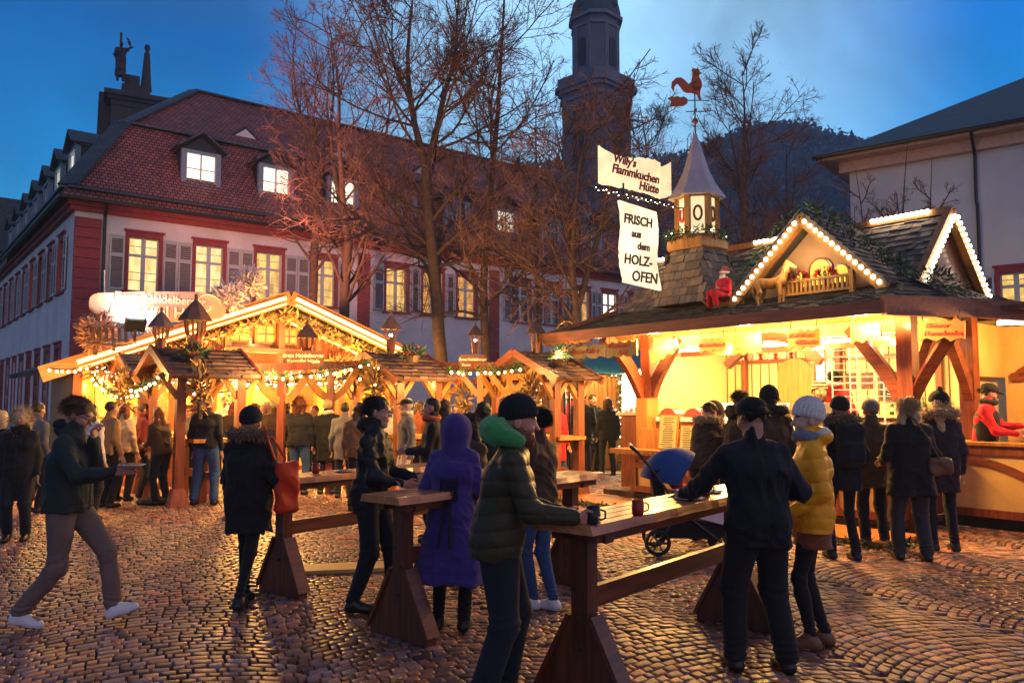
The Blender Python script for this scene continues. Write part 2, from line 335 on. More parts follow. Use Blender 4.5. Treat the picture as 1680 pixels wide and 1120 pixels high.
# ---------------------------------------------------------------- main building
M_wall = mat('render_plaster', (.70, .66, .70), .85, .2, .7, .25, 30)
M_red = mat('red_sandstone', (.30, .05, .06), .8, .25, 4, .3, 25)
M_tile = brick('roof_tile', (.38, .12, .10), (.20, .075, .08), (.03, .015, .02), .2, .17, .12, .6, .9, var=.3, grad=.8, spec=.3)
M_slate = brick('slate', (.055, .08, .10), (.035, .055, .075), (.012, .018, .025), .25, .16, .1, .45, .5, var=.3, grad=.6, spec=.4)
M_whitewood = mat('painted_window_wood', (.50, .52, .58), .5, .1, 8, .1)
M_greywood = mat('shutter_paint', (.17, .13, .17), .6, .15, 8, .1)
M_dark = mat('dark_void', (.01, .01, .012), .6)
M_metal = mat('dark_metal', (.045, .045, .05), .4, .2, 10, .1, metal=.6)
def room(name, c1, c2, es):
    "lit room seen through the glass: warm walls, shelves and curtain, all of it glowing"
    if name in MATS: return MATS[name]
    m = lit(name, c1, es, 0); t = m.node_tree; n, l = t.nodes.new, t.links.new; b = t.nodes['Principled BSDF']
    c = n('ShaderNodeTexCoord'); mp = n('ShaderNodeMapping'); l(c.outputs['Object'], mp.inputs[0]); mp.inputs['Scale'].default_value = (2.2, 1, .9)
    oi = n('ShaderNodeObjectInfo'); ml = n('ShaderNodeMath'); ml.operation = 'MULTIPLY'; l(oi.outputs['Random'], ml.inputs[0]); ml.inputs[1].default_value = 37; l(ml.outputs[0], mp.inputs['Location'])
    z = n('ShaderNodeTexNoise'); l(mp.outputs[0], z.inputs[0]); z.inputs['Scale'].default_value = 2.0; z.inputs['Detail'].default_value = 5; z.inputs['Distortion'].default_value = 0
    r = n('ShaderNodeValToRGB'); l(z.outputs[0], r.inputs[0]); e = r.color_ramp.elements
    e[0].position = .38; e[0].color = (*c1, 1); e[1].position = .72; e[1].color = (*c2, 1)
    l(r.outputs[0], b.inputs['Emission Color']); b.inputs['Base Color'].default_value = (.02, .02, .02, 1); b.inputs['Roughness'].default_value = .1
    m.cycles.emission_sampling = 'NONE'; return m
RM = [room('lit_room_bright', (1, .76, .34), (.8, .42, .10), 1.1), room('lit_room_gold', (1, .62, .16), (.45, .20, .05), 1.0),
      room('lit_room_amber', (.95, .45, .10), (.30, .10, .03), .8), room('lit_room_white', (1, .93, .72), (.95, .82, .50), 1.5)]
M_darkglass = mat('dark_window_glass', (.03, .04, .06), .12, .4, 2, .05, 3, spec=.8)
def wall_cells(mb, x0, x1, z0, z1, y0, y1, holes):
    xs = sorted({x0, x1, *[h[0] for h in holes], *[h[1] for h in holes]}); zs = sorted({z0, z1, *[h[2] for h in holes], *[h[3] for h in holes]})
    for i in range(len(xs)-1):
        k = 0
        while k < len(zs)-1:
            cx = (xs[i]+xs[i+1])/2; inside = lambda z: any(h[0] < cx < h[1] and h[2] < z < h[3] for h in holes)
            if inside((zs[k]+zs[k+1])/2): k += 1; continue
            j = k
            while j < len(zs)-1 and not inside((zs[j]+zs[j+1])/2): j += 1
            mb.span((xs[i], y0, zs[k]), (xs[i+1], y1, zs[j])); k = j
def make_window(parent, w, h, pane_mat, shutters=True, loc=(0, 0, 0), rz=0, name='window', bars=3):
    "window facing -y; origin at the middle of its sill"
    s = MB(); f = .13
    s.span((-w/2-f, -.05, -.12), (-w/2, .16, h)); s.span((w/2, -.05, -.12), (w/2+f, .16, h)); s.span((-w/2-f, -.052, h), (w/2+f, .16, h+.2)); s.span((-w/2-f-.06, -.11, h+.2), (w/2+f+.06, .1, h+.28))
    s.span((-w/2-f-.06, -.12, -.2), (w/2+f+.06, .1, -.12)); s.m = 0
    o = s.build(name, M_red, parent, loc=loc); o.rotation_euler = (0, 0, rz)
    p = MB(); p.span((-w/2, .16, -.1), (w/2, .2, h)); p.build('pane', pane_mat, o)
    q = MB(); t = .06
    q.span((-w/2, .1, -.12), (-w/2+t, .15, h)); q.span((w/2-t, .1, -.12), (w/2, .15, h)); q.span((-w/2+t, .1, h-t), (w/2-t, .15, h)); q.span((-w/2+t, .1, -.12), (w/2-t, .15, -.12+t))
    q.span((-.08, .09, -.12+t), (.08, .148, h-t)); q.span((-w/2+t, .092, h*.62), (-.08, .148, h*.62+.11)); q.span((.08, .092, h*.62), (w/2-t, .148, h*.62+.11))
    for i in range(bars):
        z = h*.62*(i+1)/(bars+1) if i < bars-1 else h*.82
        for sgn in (-1, 1): q.span((min(sgn*.055, sgn*(w/2-t)), .115, z), (max(sgn*.055, sgn*(w/2-t)), .14, z+.025))
    q.build('sash', M_whitewood, o)
    if shutters:
        for sgn in (-1, 1):
            m = MB(); a = sgn*(w/2+f+.03); b = a+sgn*w*.46; lo, hi = min(a, b), max(a, b)
            m.span((lo, -.1, -.1), (lo+.06, -.06, h)); m.span((hi-.06, -.1, -.1), (hi, -.06, h)); m.span((lo+.06, -.1, h-.07), (hi-.06, -.06, h)); m.span((lo+.06, -.1, -.1), (hi-.06, -.06, -.03)); m.span((lo+.06, -.1, h*.58), (hi-.06, -.06, h*.58+.07))
            m.span((lo+.06, -.052, -.03), (hi-.06, -.04, h-.07)); m.m = 1
            for k in range(24):
                z = .02+k*(h-.12)/24
                if abs(z-h*.6) > .08: m.box(((lo+hi)/2, -.075, z), (hi-lo-.12, .012, .065), rx=R(-35))
            m.build('shutter', [M_whitewood, M_greywood], o)
    return o
BLD = thing('baroque_building', 'long two storey pale baroque building with red tiled mansard roof, dormers and lit windows', 'building', (-16.7, 30, 0), A0)
WX, WZ, WH, WW = [2.5, 5.08, 7.66, 10.24, 14.1, 16.2, 18.3, 22.0, 24.3, 26.6, 28.9, 31.2], 6.12, 2.05, 1.15
LY = [2.4+2.56*i for i in range(10)]
mb = MB(); fh = [(x-WW/2, x+WW/2, WZ-.1, WZ+WH) for x in WX]+[(22.2, 22.9, 3.4, 4.3)]
wall_cells(mb, 0, 33, 0, 9.0, 0, .4, fh)
mb.span((.4, .4, 0), (32.6, 11.6, 9.0)); mb.span((32.6, .4, 0), (33, 12, 9)); mb.span((0, 11.6, 0), (32.6, 12, 9)) if False else None
lh = [(y-WW/2, y+WW/2, WZ-.1, WZ+WH) for y in LY]+[(y-WW/2, y+WW/2, .9, 3.75) for y in LY]
sub = MB(); wall_cells(sub, .4, 28, 0, 9.0, 0, .4, lh)
for v, f, m_, r_ in [(sub.V, sub.F, 0, 0)]: mb.add([(p[1], p[0], p[2]) for p in v], [tuple(reversed(q)) for q in f])
mb.span((.4, 11.6, 0), (11.6, 28, 9.0))
mb.build('wall', M_wall, BLD)
mb = MB(); mb.span((-.18, -.18, 8.92), (33.1, -.002, 9.1)); mb.span((-.3, -.3, 9.1), (33.2, -.0, 9.28)); mb.span((-.18, 0, 8.92), (-.002, 28, 9.1)); mb.span((-.3, 0, 9.1), (0, 28, 9.28))
mb.build('cornice', M_red, BLD)
mb = MB()
for z in range(22): mb.box((.45, -.06+.001*(z % 2), .2+z*.395), (.92, .14, .365)); 
mb.build('corner_pilaster', M_red, BLD)
for px_ in (12.3, 20.1):
    mb = MB()
    for z in range(22): mb.box((px_, -.04, .2+z*.395), (.62, .1, .37))
    mb.build('pilaster', M_red, BLD)
pr = [(-.55, 9.25), (-.35, 9.75), (1.9, 13.25), (2.05, 13.33), (6, 16.95)]
tl, sl = MB(), MB(); XE = 33.2
for (i0, z0), (i1, z1) in zip(pr[:-1], pr[1:]):
    q = MB()
    tl.quad((i0, i0, z0), (XE-i0, i0, z0), (XE-i1, i1, z1), (i1, i1, z1)); tl.quad((i0, 28, z0), (i0, i0, z0), (i1, i1, z1), (i1, 28, z1))
    tl.quad((XE-i0, i0, z0), (XE-i0, 12-i0, z0), (XE-i1, 12-i1, z1), (XE-i1, i1, z1))
    tl.quad((XE-i0, 12-i0, z0), (12-i0, 12-i0, z0), (12-i1, 12-i1, z1), (XE-i1, 12-i1, z1)); tl.quad((12-i0, 12-i0, z0), (12-i0, 28, z0), (12-i1, 28, z1), (12-i1, 12-i1, z1))
RF = tl.build('roof', M_tile, BLD, uv=True)
h = MB()   # slate strips on hips, break and ridge, proud of the tiles
def strip(a, b, w=.5): h.bar(a, b, w, .09)
for e in (0, 1):
    fx = (lambda i: XE-i) if e else (lambda i: i)
    strip((fx(-.35), -.35, 9.8), (fx(1.95), 1.95, 13.33), .8); strip((fx(2.0), 2.0, 13.36), (fx(6), 6, 17.0), .55)
strip((1.95, 1.95, 13.36), (XE-1.95, 1.95, 13.36), .42); strip((1.95, 1.95, 13.36), (1.95, 28, 13.36), .42)
strip((6, 6, 16.98), (XE-6, 6, 16.98), .4); strip((-.35, -.5, 9.72), (XE, -.5, 9.72), .18); strip((-.5, -.35, 9.72), (-.5, 28, 9.72), .18)
h.build('hip_flashing', M_slate, RF, uv=True)
g = MB(); g.tube([(-.6, -.62, 9.3), (33.6, -.62, 9.3)], .075, 8); g.tube([(-.62, -.6, 9.3), (-.62, 28, 9.3)], .075, 8); g.build('gutter', M_metal, RF)
g = MB(); g.tube([(.99, -.6, 9.25), (1.02, -.14, 8.8), (1.02, -.14, 0)], .06, 8); g.build('downpipe', M_metal, BLD)
rm = [RM[0], RM[0], RM[1], RM[1], RM[1], RM[2], RM[2], M_darkglass, M_darkglass, RM[2], RM[3], M_darkglass]
for i, x in enumerate(WX): make_window(BLD, WW, WH, rm[i], True, (x, 0, WZ))
for i, y in enumerate(LY):
    make_window(BLD, WW, WH, RM[2] if i in (0, 3) else M_darkglass, True, (0, y, WZ), -math.pi/2)
    make_window(BLD, WW, 2.75, M_darkglass, False, (0, y, 1.0), -math.pi/2, bars=5)
w = MB(); w.span((22.2, -.02, 3.4), (22.9, .1, 4.3)); w.build('hatch', mat('old_board', (.16, .09, .06), .7), BLD)
def dormer(x, y, rz, pm):
    "gabled dormer facing -y, its window at the front"
    d = MB(); a, zt = .82, 12.25
    d.span((-a, .0, 10.2), (-.62, .2, zt)); d.span((.62, .0, 10.2), (a, .2, zt)); d.span((-.62, 0, zt-.14), (.62, .2, zt)); d.span((-.62, 0, 10.2), (.62, .2, 10.7)); d.span((-a-.1, -.1, 10.58), (a+.1, 0, 10.7))
    d.m = 1; d.span((-a, .2, 10.2), (-a+.1, 1.6, zt)); d.span((a-.1, .2, 10.2), (a, 1.6, zt))
    d.prism([(-a, 0), (a, 0), (0, .62)], (0, .06, zt), X, Z, Y_, .12)
    o = d.build('dormer', [M_whitewood2, M_slate], BLD, loc=(x, y, 0)); o.rotation_euler = (0, 0, rz)
    r_ = MB(); ov = a+.2
    for s in (-1, 1):
        r_.prism([(0, 0), (math.hypot(ov, .76), 0), (math.hypot(ov, .76), .14), (0, .14)], (0, -.18, zt+.78), Vector((s*ov, 0, -.76)).normalized(), Y_, Vector((s*.76, 0, ov)).normalized(), .07) if False else None
        u = Vector((s*ov, 0, -.74)).normalized(); nn = Vector((s*.74, 0, ov)).normalized(); l = math.hypot(ov, .74)
        r_.add([Vector((0, -.2, zt+.76))+u*aa+Y_*bb+nn*cc for cc in (0, .07) for aa, bb in ((0, 0), (l, 0), (l, 2.6), (0, 2.6))], [(0, 1, 2, 3), (7, 6, 5, 4), (0, 4, 5, 1), (1, 5, 6, 2), (2, 6, 7, 3), (3, 7, 4, 0)])
    r_.build('dormer_roof', M_slate, o, uv=True)
    p = MB(); p.span((-.62, .14, 10.7), (.62, .17, zt-.14)); p.build('pane', pm, o)
    q = MB(); q.span((-.03, .06, 10.7), (.03, .12, zt-.14)); q.span((-.62, .065, 10.7), (-.57, .12, zt-.14)); q.span((.57, .065, 10.7), (.62, .12, zt-.14)); q.span((-.57, .065, 11.45), (-.03, .115, 11.49)); q.span((.03, .065, 11.45), (.57, .115, 11.49)); q.build('sash', M_whitewood, o)
M_whitewood2 = mat('dormer_frame_paint', (.16, .24, .32), .6, .15, 6, .2)
dm = [RM[3], RM[3], RM[3], M_darkglass, M_darkglass, RM[3], M_darkglass, M_darkglass, M_darkglass]
for i in range(8): dormer(4.75+3.3*i, .35, 0, dm[i])
for i in range(7): dormer(.35, 3.4+3.3*i, -math.pi/2, RM[3] if i < 2 else M_darkglass)
for x in (7.5, 12.4, 17.3, 22.2, 27):
    v = MB(); v.prism([(-.75, 0), (.75, 0), (0, .62)], (x, 2.9, 14.05), X, Z, Y_, 1.2); v.m = 1; v.prism([(-.5, .06), (.5, .06), (0, .45)], (x, 2.86, 14.05), X, Z, Y_, .05); v.build('roof_vent', [M_slate, M_whitewood], RF)

# ---------------------------------------------------------------- neighbours
NB = thing('town_house', 'dark slate roofed house beyond the left wing of the long building', 'building', tuple(P(-30, 658, 62)[:2])+(0,), A0)
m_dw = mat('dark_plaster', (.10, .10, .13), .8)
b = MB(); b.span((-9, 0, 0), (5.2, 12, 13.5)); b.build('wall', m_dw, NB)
b = MB(); b.prism([(-10, 0), (6, 0), (3.5, 4.2), (-7, 4.2)], (0, -.6, 13.5), X, Z, Y_, 13); b.build('roof', M_slate, NB, uv=True)
for i in range(4):
    b = MB(); b.span((-7+3*i, -.06, 9), (-6+3*i, .02, 10.8)); b.build('window', M_darkglass, NB)

CG = thing('church_gable', 'dark stone church gable with cornice and obelisk rising behind the roof', 'church', tuple(P(203, 658, 58)[:2])+(3.7,), A0-R(10))
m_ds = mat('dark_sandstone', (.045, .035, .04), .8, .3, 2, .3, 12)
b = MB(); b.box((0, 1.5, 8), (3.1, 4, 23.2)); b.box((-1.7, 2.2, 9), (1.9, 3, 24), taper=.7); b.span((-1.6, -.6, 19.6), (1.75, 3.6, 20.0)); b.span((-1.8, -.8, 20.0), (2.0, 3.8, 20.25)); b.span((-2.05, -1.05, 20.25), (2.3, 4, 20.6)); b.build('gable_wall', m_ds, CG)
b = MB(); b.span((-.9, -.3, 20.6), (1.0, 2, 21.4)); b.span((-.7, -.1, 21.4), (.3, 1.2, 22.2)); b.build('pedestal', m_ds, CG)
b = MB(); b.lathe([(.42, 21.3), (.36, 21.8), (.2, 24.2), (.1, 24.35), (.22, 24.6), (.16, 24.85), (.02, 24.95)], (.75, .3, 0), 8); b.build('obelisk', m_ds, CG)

TW = thing('church_tower', 'tall baroque sandstone church tower with octagonal upper storey and dome', 'tower', (11.9, 110, 0), A0+R(6))
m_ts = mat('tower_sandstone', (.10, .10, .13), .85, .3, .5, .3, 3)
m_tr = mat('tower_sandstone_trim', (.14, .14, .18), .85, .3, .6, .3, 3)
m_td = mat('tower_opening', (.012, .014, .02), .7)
def cham(s, c): k = s/2; return [(-k+c, -k), (k-c, -k), (k, -k+c), (k, k-c), (k-c, k), (-k+c, k), (-k, k-c), (-k, -k+c)]
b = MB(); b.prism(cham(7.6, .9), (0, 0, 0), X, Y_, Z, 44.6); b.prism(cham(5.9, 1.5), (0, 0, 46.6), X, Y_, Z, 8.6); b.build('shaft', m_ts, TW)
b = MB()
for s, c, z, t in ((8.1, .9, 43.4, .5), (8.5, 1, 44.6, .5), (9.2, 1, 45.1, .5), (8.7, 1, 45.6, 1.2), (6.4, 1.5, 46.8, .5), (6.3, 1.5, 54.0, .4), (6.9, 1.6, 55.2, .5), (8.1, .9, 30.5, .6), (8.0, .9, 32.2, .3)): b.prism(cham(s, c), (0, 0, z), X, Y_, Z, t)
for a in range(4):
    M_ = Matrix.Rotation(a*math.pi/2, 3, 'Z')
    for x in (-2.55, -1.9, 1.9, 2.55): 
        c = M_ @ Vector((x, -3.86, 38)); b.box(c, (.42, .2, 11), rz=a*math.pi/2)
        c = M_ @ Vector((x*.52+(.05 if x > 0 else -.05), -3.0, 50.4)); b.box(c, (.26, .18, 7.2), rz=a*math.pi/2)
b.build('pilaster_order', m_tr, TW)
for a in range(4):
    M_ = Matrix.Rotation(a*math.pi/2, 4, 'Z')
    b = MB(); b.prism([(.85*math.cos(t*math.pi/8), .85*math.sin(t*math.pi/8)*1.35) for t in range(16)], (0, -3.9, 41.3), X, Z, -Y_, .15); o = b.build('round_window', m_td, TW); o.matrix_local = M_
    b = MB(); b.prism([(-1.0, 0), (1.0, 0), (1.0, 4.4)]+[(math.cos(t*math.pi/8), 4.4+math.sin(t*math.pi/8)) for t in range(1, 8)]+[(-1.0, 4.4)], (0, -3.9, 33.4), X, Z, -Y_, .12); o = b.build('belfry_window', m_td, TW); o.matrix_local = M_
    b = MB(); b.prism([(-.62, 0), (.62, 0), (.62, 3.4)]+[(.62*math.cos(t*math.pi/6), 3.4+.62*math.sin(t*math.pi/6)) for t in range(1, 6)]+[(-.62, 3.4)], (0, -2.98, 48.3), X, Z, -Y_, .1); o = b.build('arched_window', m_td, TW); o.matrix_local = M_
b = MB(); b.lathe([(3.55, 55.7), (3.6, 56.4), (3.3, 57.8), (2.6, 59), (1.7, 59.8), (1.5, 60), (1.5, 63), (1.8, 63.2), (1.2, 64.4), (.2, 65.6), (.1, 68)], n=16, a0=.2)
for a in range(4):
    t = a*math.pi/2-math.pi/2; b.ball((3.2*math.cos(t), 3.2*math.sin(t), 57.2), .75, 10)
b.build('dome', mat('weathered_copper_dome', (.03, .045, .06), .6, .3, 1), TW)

RB = thing('white_building', 'plain white rendered building with dark hipped slate roof behind the right stall', 'building', (12.95, 30, 0), math.atan2(-.623, .782))
b = MB(); wall_cells(b, 0, 16, 0, 10.75, 0, .4, [(4.75, 5.75, 4.6, 6.0)]); b.span((0, .4, 0), (.4, 12, 10.75)); b.span((15.6, .4, 0), (16, 12, 10.75)); b.span((.4, 11.6, 0), (15.6, 12, 10.75)); b.build('wall', mat('white_render', (.60, .62, .68), .85, .1, .8, .2, 20), RB)
b = MB(); b.span((-.3, -.3, 10.35), (16.3, 0, 10.75)); b.span((-.9, -.9, 10.75), (16.9, 12.9, 10.86)); b.span((-.3, 0, 10.35), (0, 12, 10.75)); b.build('cornice', mat('eave_plaster', (.55, .38, .33), .8), RB)
b = MB(); b.quad((-1, -1, 10.87), (17, -1, 10.87), (10, 6, 15.1), (7, 6, 15.1)); b.quad((-1, 13, 10.87), (-1, -1, 10.87), (7, 6, 15.1)); b.quad((17, -1, 10.87), (17, 13, 10.87), (10, 6, 15.1)); b.quad((17, 13, 10.87), (-1, 13, 10.87), (7, 6, 15.1), (10, 6, 15.1)); r_ = b.build('roof', M_slate, RB, uv=True)
b = MB(); b.tube([(-1.05, -1.05, 10.9), (17, -1.05, 10.9)], .08, 8); b.build('gutter', M_metal, r_)
b = MB(); b.tube([(4.25, -1.0, 10.85), (4.22, -.12, 10.2), (4.2, -.12, 8.6), (4.23, -.12, 8.4), (4.2, -.12, 0)], .055, 8); b.build('downpipe', M_metal, RB)
w = make_window(RB, .95, 1.35, RM[1], True, (5.25, 0, 4.65))

# hill behind the roofs
def hill_z(x, y):
    t = max(0, min(1, (y-170)/230)); t = t*t*(3-2*t)
    return t*(86 + 20*math.sin(x*.012+.6) + 7*math.sin(x*.05+1) + 18*max(0, min(1, (x-20)/90)))*(1 if x > -60 else .75)
hv, hf = [], []; nx, ny = 50, 14
for j in range(ny):
    for i in range(nx): x, y = -320+i*15, 170+j*20; hv.append((x, y, hill_z(x, y)))
for j in range(ny-1):
    for i in range(nx-1): a = j*nx+i; hf.append((a, a+1, a+nx+1, a+nx))
m_hill = mat('hill_soil', (.05, .07, .09), .9, .4, .05)
tag(link('hill', mesh_from('hill', hv, hf, m_hill, smooth=True)), kind='structure')
def forest():
    V, Fs, Rn = [], [], []
    rs = np.random.RandomState(3); n = 0
    for _ in range(2600):
        y = rs.uniform(230, 395); x = rs.uniform(-.02, .50)*y + rs.uniform(-6, 6); z = hill_z(x, y); hgt = rs.uniform(8, 15); con = rs.random() < .35; r0 = hgt*(.26 if con else .42)
        k = 60; d = rs.normal(size=(k, 3)); d /= np.linalg.norm(d, axis=1)[:, None]; q = d*rs.random((k, 1))**.35
        if con: q[:, 0] *= (1-(q[:, 2]+1)/2.1); q[:, 1] *= (1-(q[:, 2]+1)/2.1)
        c = np.array([x, y, z+hgt*.55])+q*np.array([r0, r0, hgt*.5]); a = rs.normal(size=(k, 3)); a *= (1.1/np.linalg.norm(a, axis=1))[:, None]; b_ = rs.normal(size=(k, 3)); b_ *= (1.1/np.linalg.norm(b_, axis=1))[:, None]
        V.append(np.stack([c-a, c+b_, c+a*.9, c-b_*.8], 1).reshape(-1, 3)); Rn.append(np.full(k, rs.random())); n += k
    V = np.concatenate(V); Fs = np.arange(len(V)).reshape(-1, 4)
    o = link('wooded_hillside', mesh_from('wooded_hillside', V, Fs, mat('far_wood', (.07, .08, .09), .9, .3, .1, 0, rnd=.35), None, False, np.concatenate(Rn))); tag(o, kind='stuff')
forest()

# ---------------------------------------------------------------- bare trees
def grow(p, d, ln, r0, r1, steps, jit, up, rs):
    n = len(p); pts = np.zeros((n, steps+1, 3)); pts[:, 0] = p; rad = r0[:, None]*(1-np.linspace(0, 1, steps+1))+r1[:, None]*np.linspace(0, 1, steps+1); d = d.copy()
    for i in range(steps):
        d += rs.normal(size=(n, 3))*jit; d[:, 2] += up; d /= np.linalg.norm(d, axis=1)[:, None]; pts[:, i+1] = pts[:, i]+d*(ln/steps)[:, None]
    return pts, rad
def spawn(pts, rad, ln, k, t0, t1, ang, f, rs, rf=.55, base=0):
    n, m, _ = pts.shape; t = rs.uniform(t0, t1, (n, k)); t = np.sort(t, 1); x = t*(m-1); i = np.minimum(x.astype(int), m-2); fr = (x-i)[..., None]; idx = np.arange(n)[:, None]
    p = pts[idx, i]*(1-fr)+pts[idx, i+1]*fr; tg = pts[idx, i+1]-pts[idx, i]; tg /= np.linalg.norm(tg, axis=2)[..., None]+1e-9; r = rad[idx, i]*(1-fr[..., 0])+rad[idx, i+1]*fr[..., 0]
    q = rs.normal(size=tg.shape); q -= tg*(q*tg).sum(2)[..., None]; q /= np.linalg.norm(q, axis=2)[..., None]; a = np.radians(rs.normal(ang, 9, (n, k)))[..., None]
    d = tg*np.cos(a)+q*np.sin(a); l = ln[:, None]*f*(1.15-.62*(t-t0)/(t1-t0))*rs.uniform(.65, 1.25, (n, k))
    return p.reshape(-1, 3), d.reshape(-1, 3), l.ravel(), (r*rf).ravel()
def tubes_np(pts, rad, ns):
    n, m, _ = pts.shape; tg = np.zeros_like(pts); tg[:, 1:-1] = pts[:, 2:]-pts[:, :-2]; tg[:, 0] = pts[:, 1]-pts[:, 0]; tg[:, -1] = pts[:, -1]-pts[:, -2]; tg /= np.linalg.norm(tg, axis=2)[..., None]+1e-9
    ref = np.array([.31, .87, .38]); x = np.cross(tg, ref); x /= np.linalg.norm(x, axis=2)[..., None]+1e-9; y = np.cross(tg, x); a = np.arange(ns)*2*np.pi/ns
    V = pts[:, :, None]+(x[:, :, None]*np.cos(a)[None, None, :, None]+y[:, :, None]*np.sin(a)[None, None, :, None])*rad[:, :, None, None]
    i = np.arange(m-1)[:, None]; j = np.arange(ns)[None]; f = np.stack([i*ns+j, i*ns+(j+1) % ns, (i+1)*ns+(j+1) % ns, (i+1)*ns+j], 2).reshape(-1, 4)
    return V.reshape(-1, 3), (np.arange(n)[:, None, None]*(m*ns)+f[None]).reshape(-1, 4)
M_bark = mat('bark', (.10, .06, .045), .9, .45, 9, .9, 25)
M_twig = mat('twig_bark', (.26, .13, .10), .8, .4, 3, 0)
def tree(px, Y, H, r0, seed, label, spread=3.2, first=.28, laterals=17, dens=1.0, lean=(0, 0), fork=1, split=.5, ang=52, curl=.05, droop=0):
    rs = np.random.RandomState(seed); base = P(px, 658, Y); root = thing('bare_tree', label, 'tree', (base.x, Y, -.02), 0, 'bare winter trees round the square')
    # trunk and its leaders
    p0 = np.zeros((1, 3)); d0 = np.array([[lean[0], lean[1], 1.0]]); hs = H*split if fork > 1 else H
    tp, tr = grow(p0, d0, np.array([hs]), np.array([r0]), np.array([r0*(.72 if fork > 1 else .1)]), 9, .035, .03, rs); tr[:, 0] *= 1.35
    polys = [(tp, tr, 10)]; leaders = [(tp, tr, np.array([hs]))]
    if fork > 1:
        e = tp[0, -1]; a = rs.uniform(0, 6.28)+np.arange(fork)*6.28/fork; dd = np.stack([np.cos(a)*.33, np.sin(a)*.33, np.ones(fork)], 1)
        fp, fr_ = grow(np.repeat(e[None], fork, 0), dd, np.full(fork, H-hs)*rs.uniform(.85, 1.05, fork), np.full(fork, r0*.6), np.full(fork, r0*.06), 9, .07, .06, rs); polys.append((fp, fr_, 8)); leaders.append((fp, fr_, np.full(fork, H-hs)))
    L1 = []
    for k, (lp, lr, ll) in enumerate(leaders):
        t0 = first*H/ll[0] if k == 0 else .05
        if t0 > .9: continue
        kk = int(laterals*(1-t0)*(1.0 if k == 0 else .75)*(ll[0]/H)**.5)+2
        a = spawn(lp, lr, np.full(len(lp), spread), kk, t0, .97, ang, 1, rs, .42); L1.append(a)
    p, d, l, r = [np.concatenate([a[i] for a in L1]) for i in range(4)]; r = np.clip(r, .02, .11)
    if droop: d[:, 2] -= droop
    b1, q1 = grow(p, d, l, r, np.full(len(p), .012), 8, .10, curl+.03, rs); polys.append((b1, q1, 6))
    tw = []
    p, d, l, r = spawn(b1, q1, l, int(9*dens), .18, 1, 48, .46, rs, .6); b2, q2 = grow(p, d, l, np.clip(r, .009, .04), np.full(len(p), .007), 6, .13, .045, rs); polys.append((b2, q2, 4))
    l2 = l; p, d, l, r = spawn(b2, q2, l2, int(7*dens), .12, 1, 42, .5, rs, .6); b3, q3 = grow(p, d, l, np.full(len(p), .0075), np.full(len(p), .005), 4, .15, .04, rs); tw.append((b3, q3, 3))
    p, d, l, r = spawn(b3, q3, l, 3, .2, 1, 38, .6, rs, .8); b4, q4 = grow(p, d, np.clip(l, .12, .7), np.full(len(p), .0055), np.full(len(p), .003), 3, .15, .03, rs); tw.append((b4, q4, 3))
    for nm, pl, m_ in (('trunk', polys, M_bark), ('crown', tw, M_twig)):
        Vs, Fs, n = [], [], 0
        for a, b_, ns in pl:
            v, f = tubes_np(a, b_, ns); Vs.append(v); Fs.append(f+n); n += len(v)
        link(nm, mesh_from(nm, np.concatenate(Vs), np.concatenate(Fs), m_, None, True), root)
    return root
tree(727, 21.5, 14.6, .19, 11, 'tallest bare tree, its thick straight trunk lit orange beside the left chalet', 3.6, .30, 26, 1.25, (-.01, 0), fork=2, split=.55)
tree(797, 23.0, 15.2, .165, 12, 'tall bare tree with dark trunk just right of the orange lit trunk', 4.0, .25, 28, 1.25, (.01, 0))
tree(572, 24.0, 13.2, .19, 13, 'bare tree with dark trunk rising behind the right slope of the lit gable', 3.2, .33, 17, .8, (-.07, 0), fork=3, split=.5)
tree(505, 27.0, 14.2, .17, 14, 'leftmost bare tree, slender and half hidden behind the lit gable', 2.8, .42, 15, .72, (.01, 0), fork=2, split=.6)
tree(957, 19.5, 9.3, .15, 15, 'low spreading bare tree behind the street lamp and teal awning', 3.1, .33, 20, .8, (.0, 0), fork=3, split=.42, ang=62)
tree(885, 25.0, 10.8, .15, 16, 'bare tree between the tower and the tall dark trunk', 2.8, .33, 16, .75, (.0, 0))
tree(1075, 31.0, 13.6, .15, 17, 'bare tree behind the scroll sign, right of the church tower', 3.0, .4, 22, 1.0, (.02, 0))
tree(1208, 27.0, 13.2, .19, 18, 'bare tree right of the rooster weathervane', 3.1, .3, 22, 1.1, (.01, 0), fork=2, split=.55)
tree(1300, 30.0, 11.2, .14, 19, 'smaller bare tree above the front dormer of the right stall', 3.2, .3, 22, 1.1, (.0, 0))
for px, sd, hh in ((1436, 21, 8.3), (1468, 22, 8.9), (1512, 23, 8.6)):
    tree(px, 22.5, hh, .07, sd, {1436: 'thin young tree by the left corner of the white wall', 1468: 'middle thin young tree against the white wall', 1512: 'right thin young tree against the white wall'}[px], 1.15, .5, 10, .6)
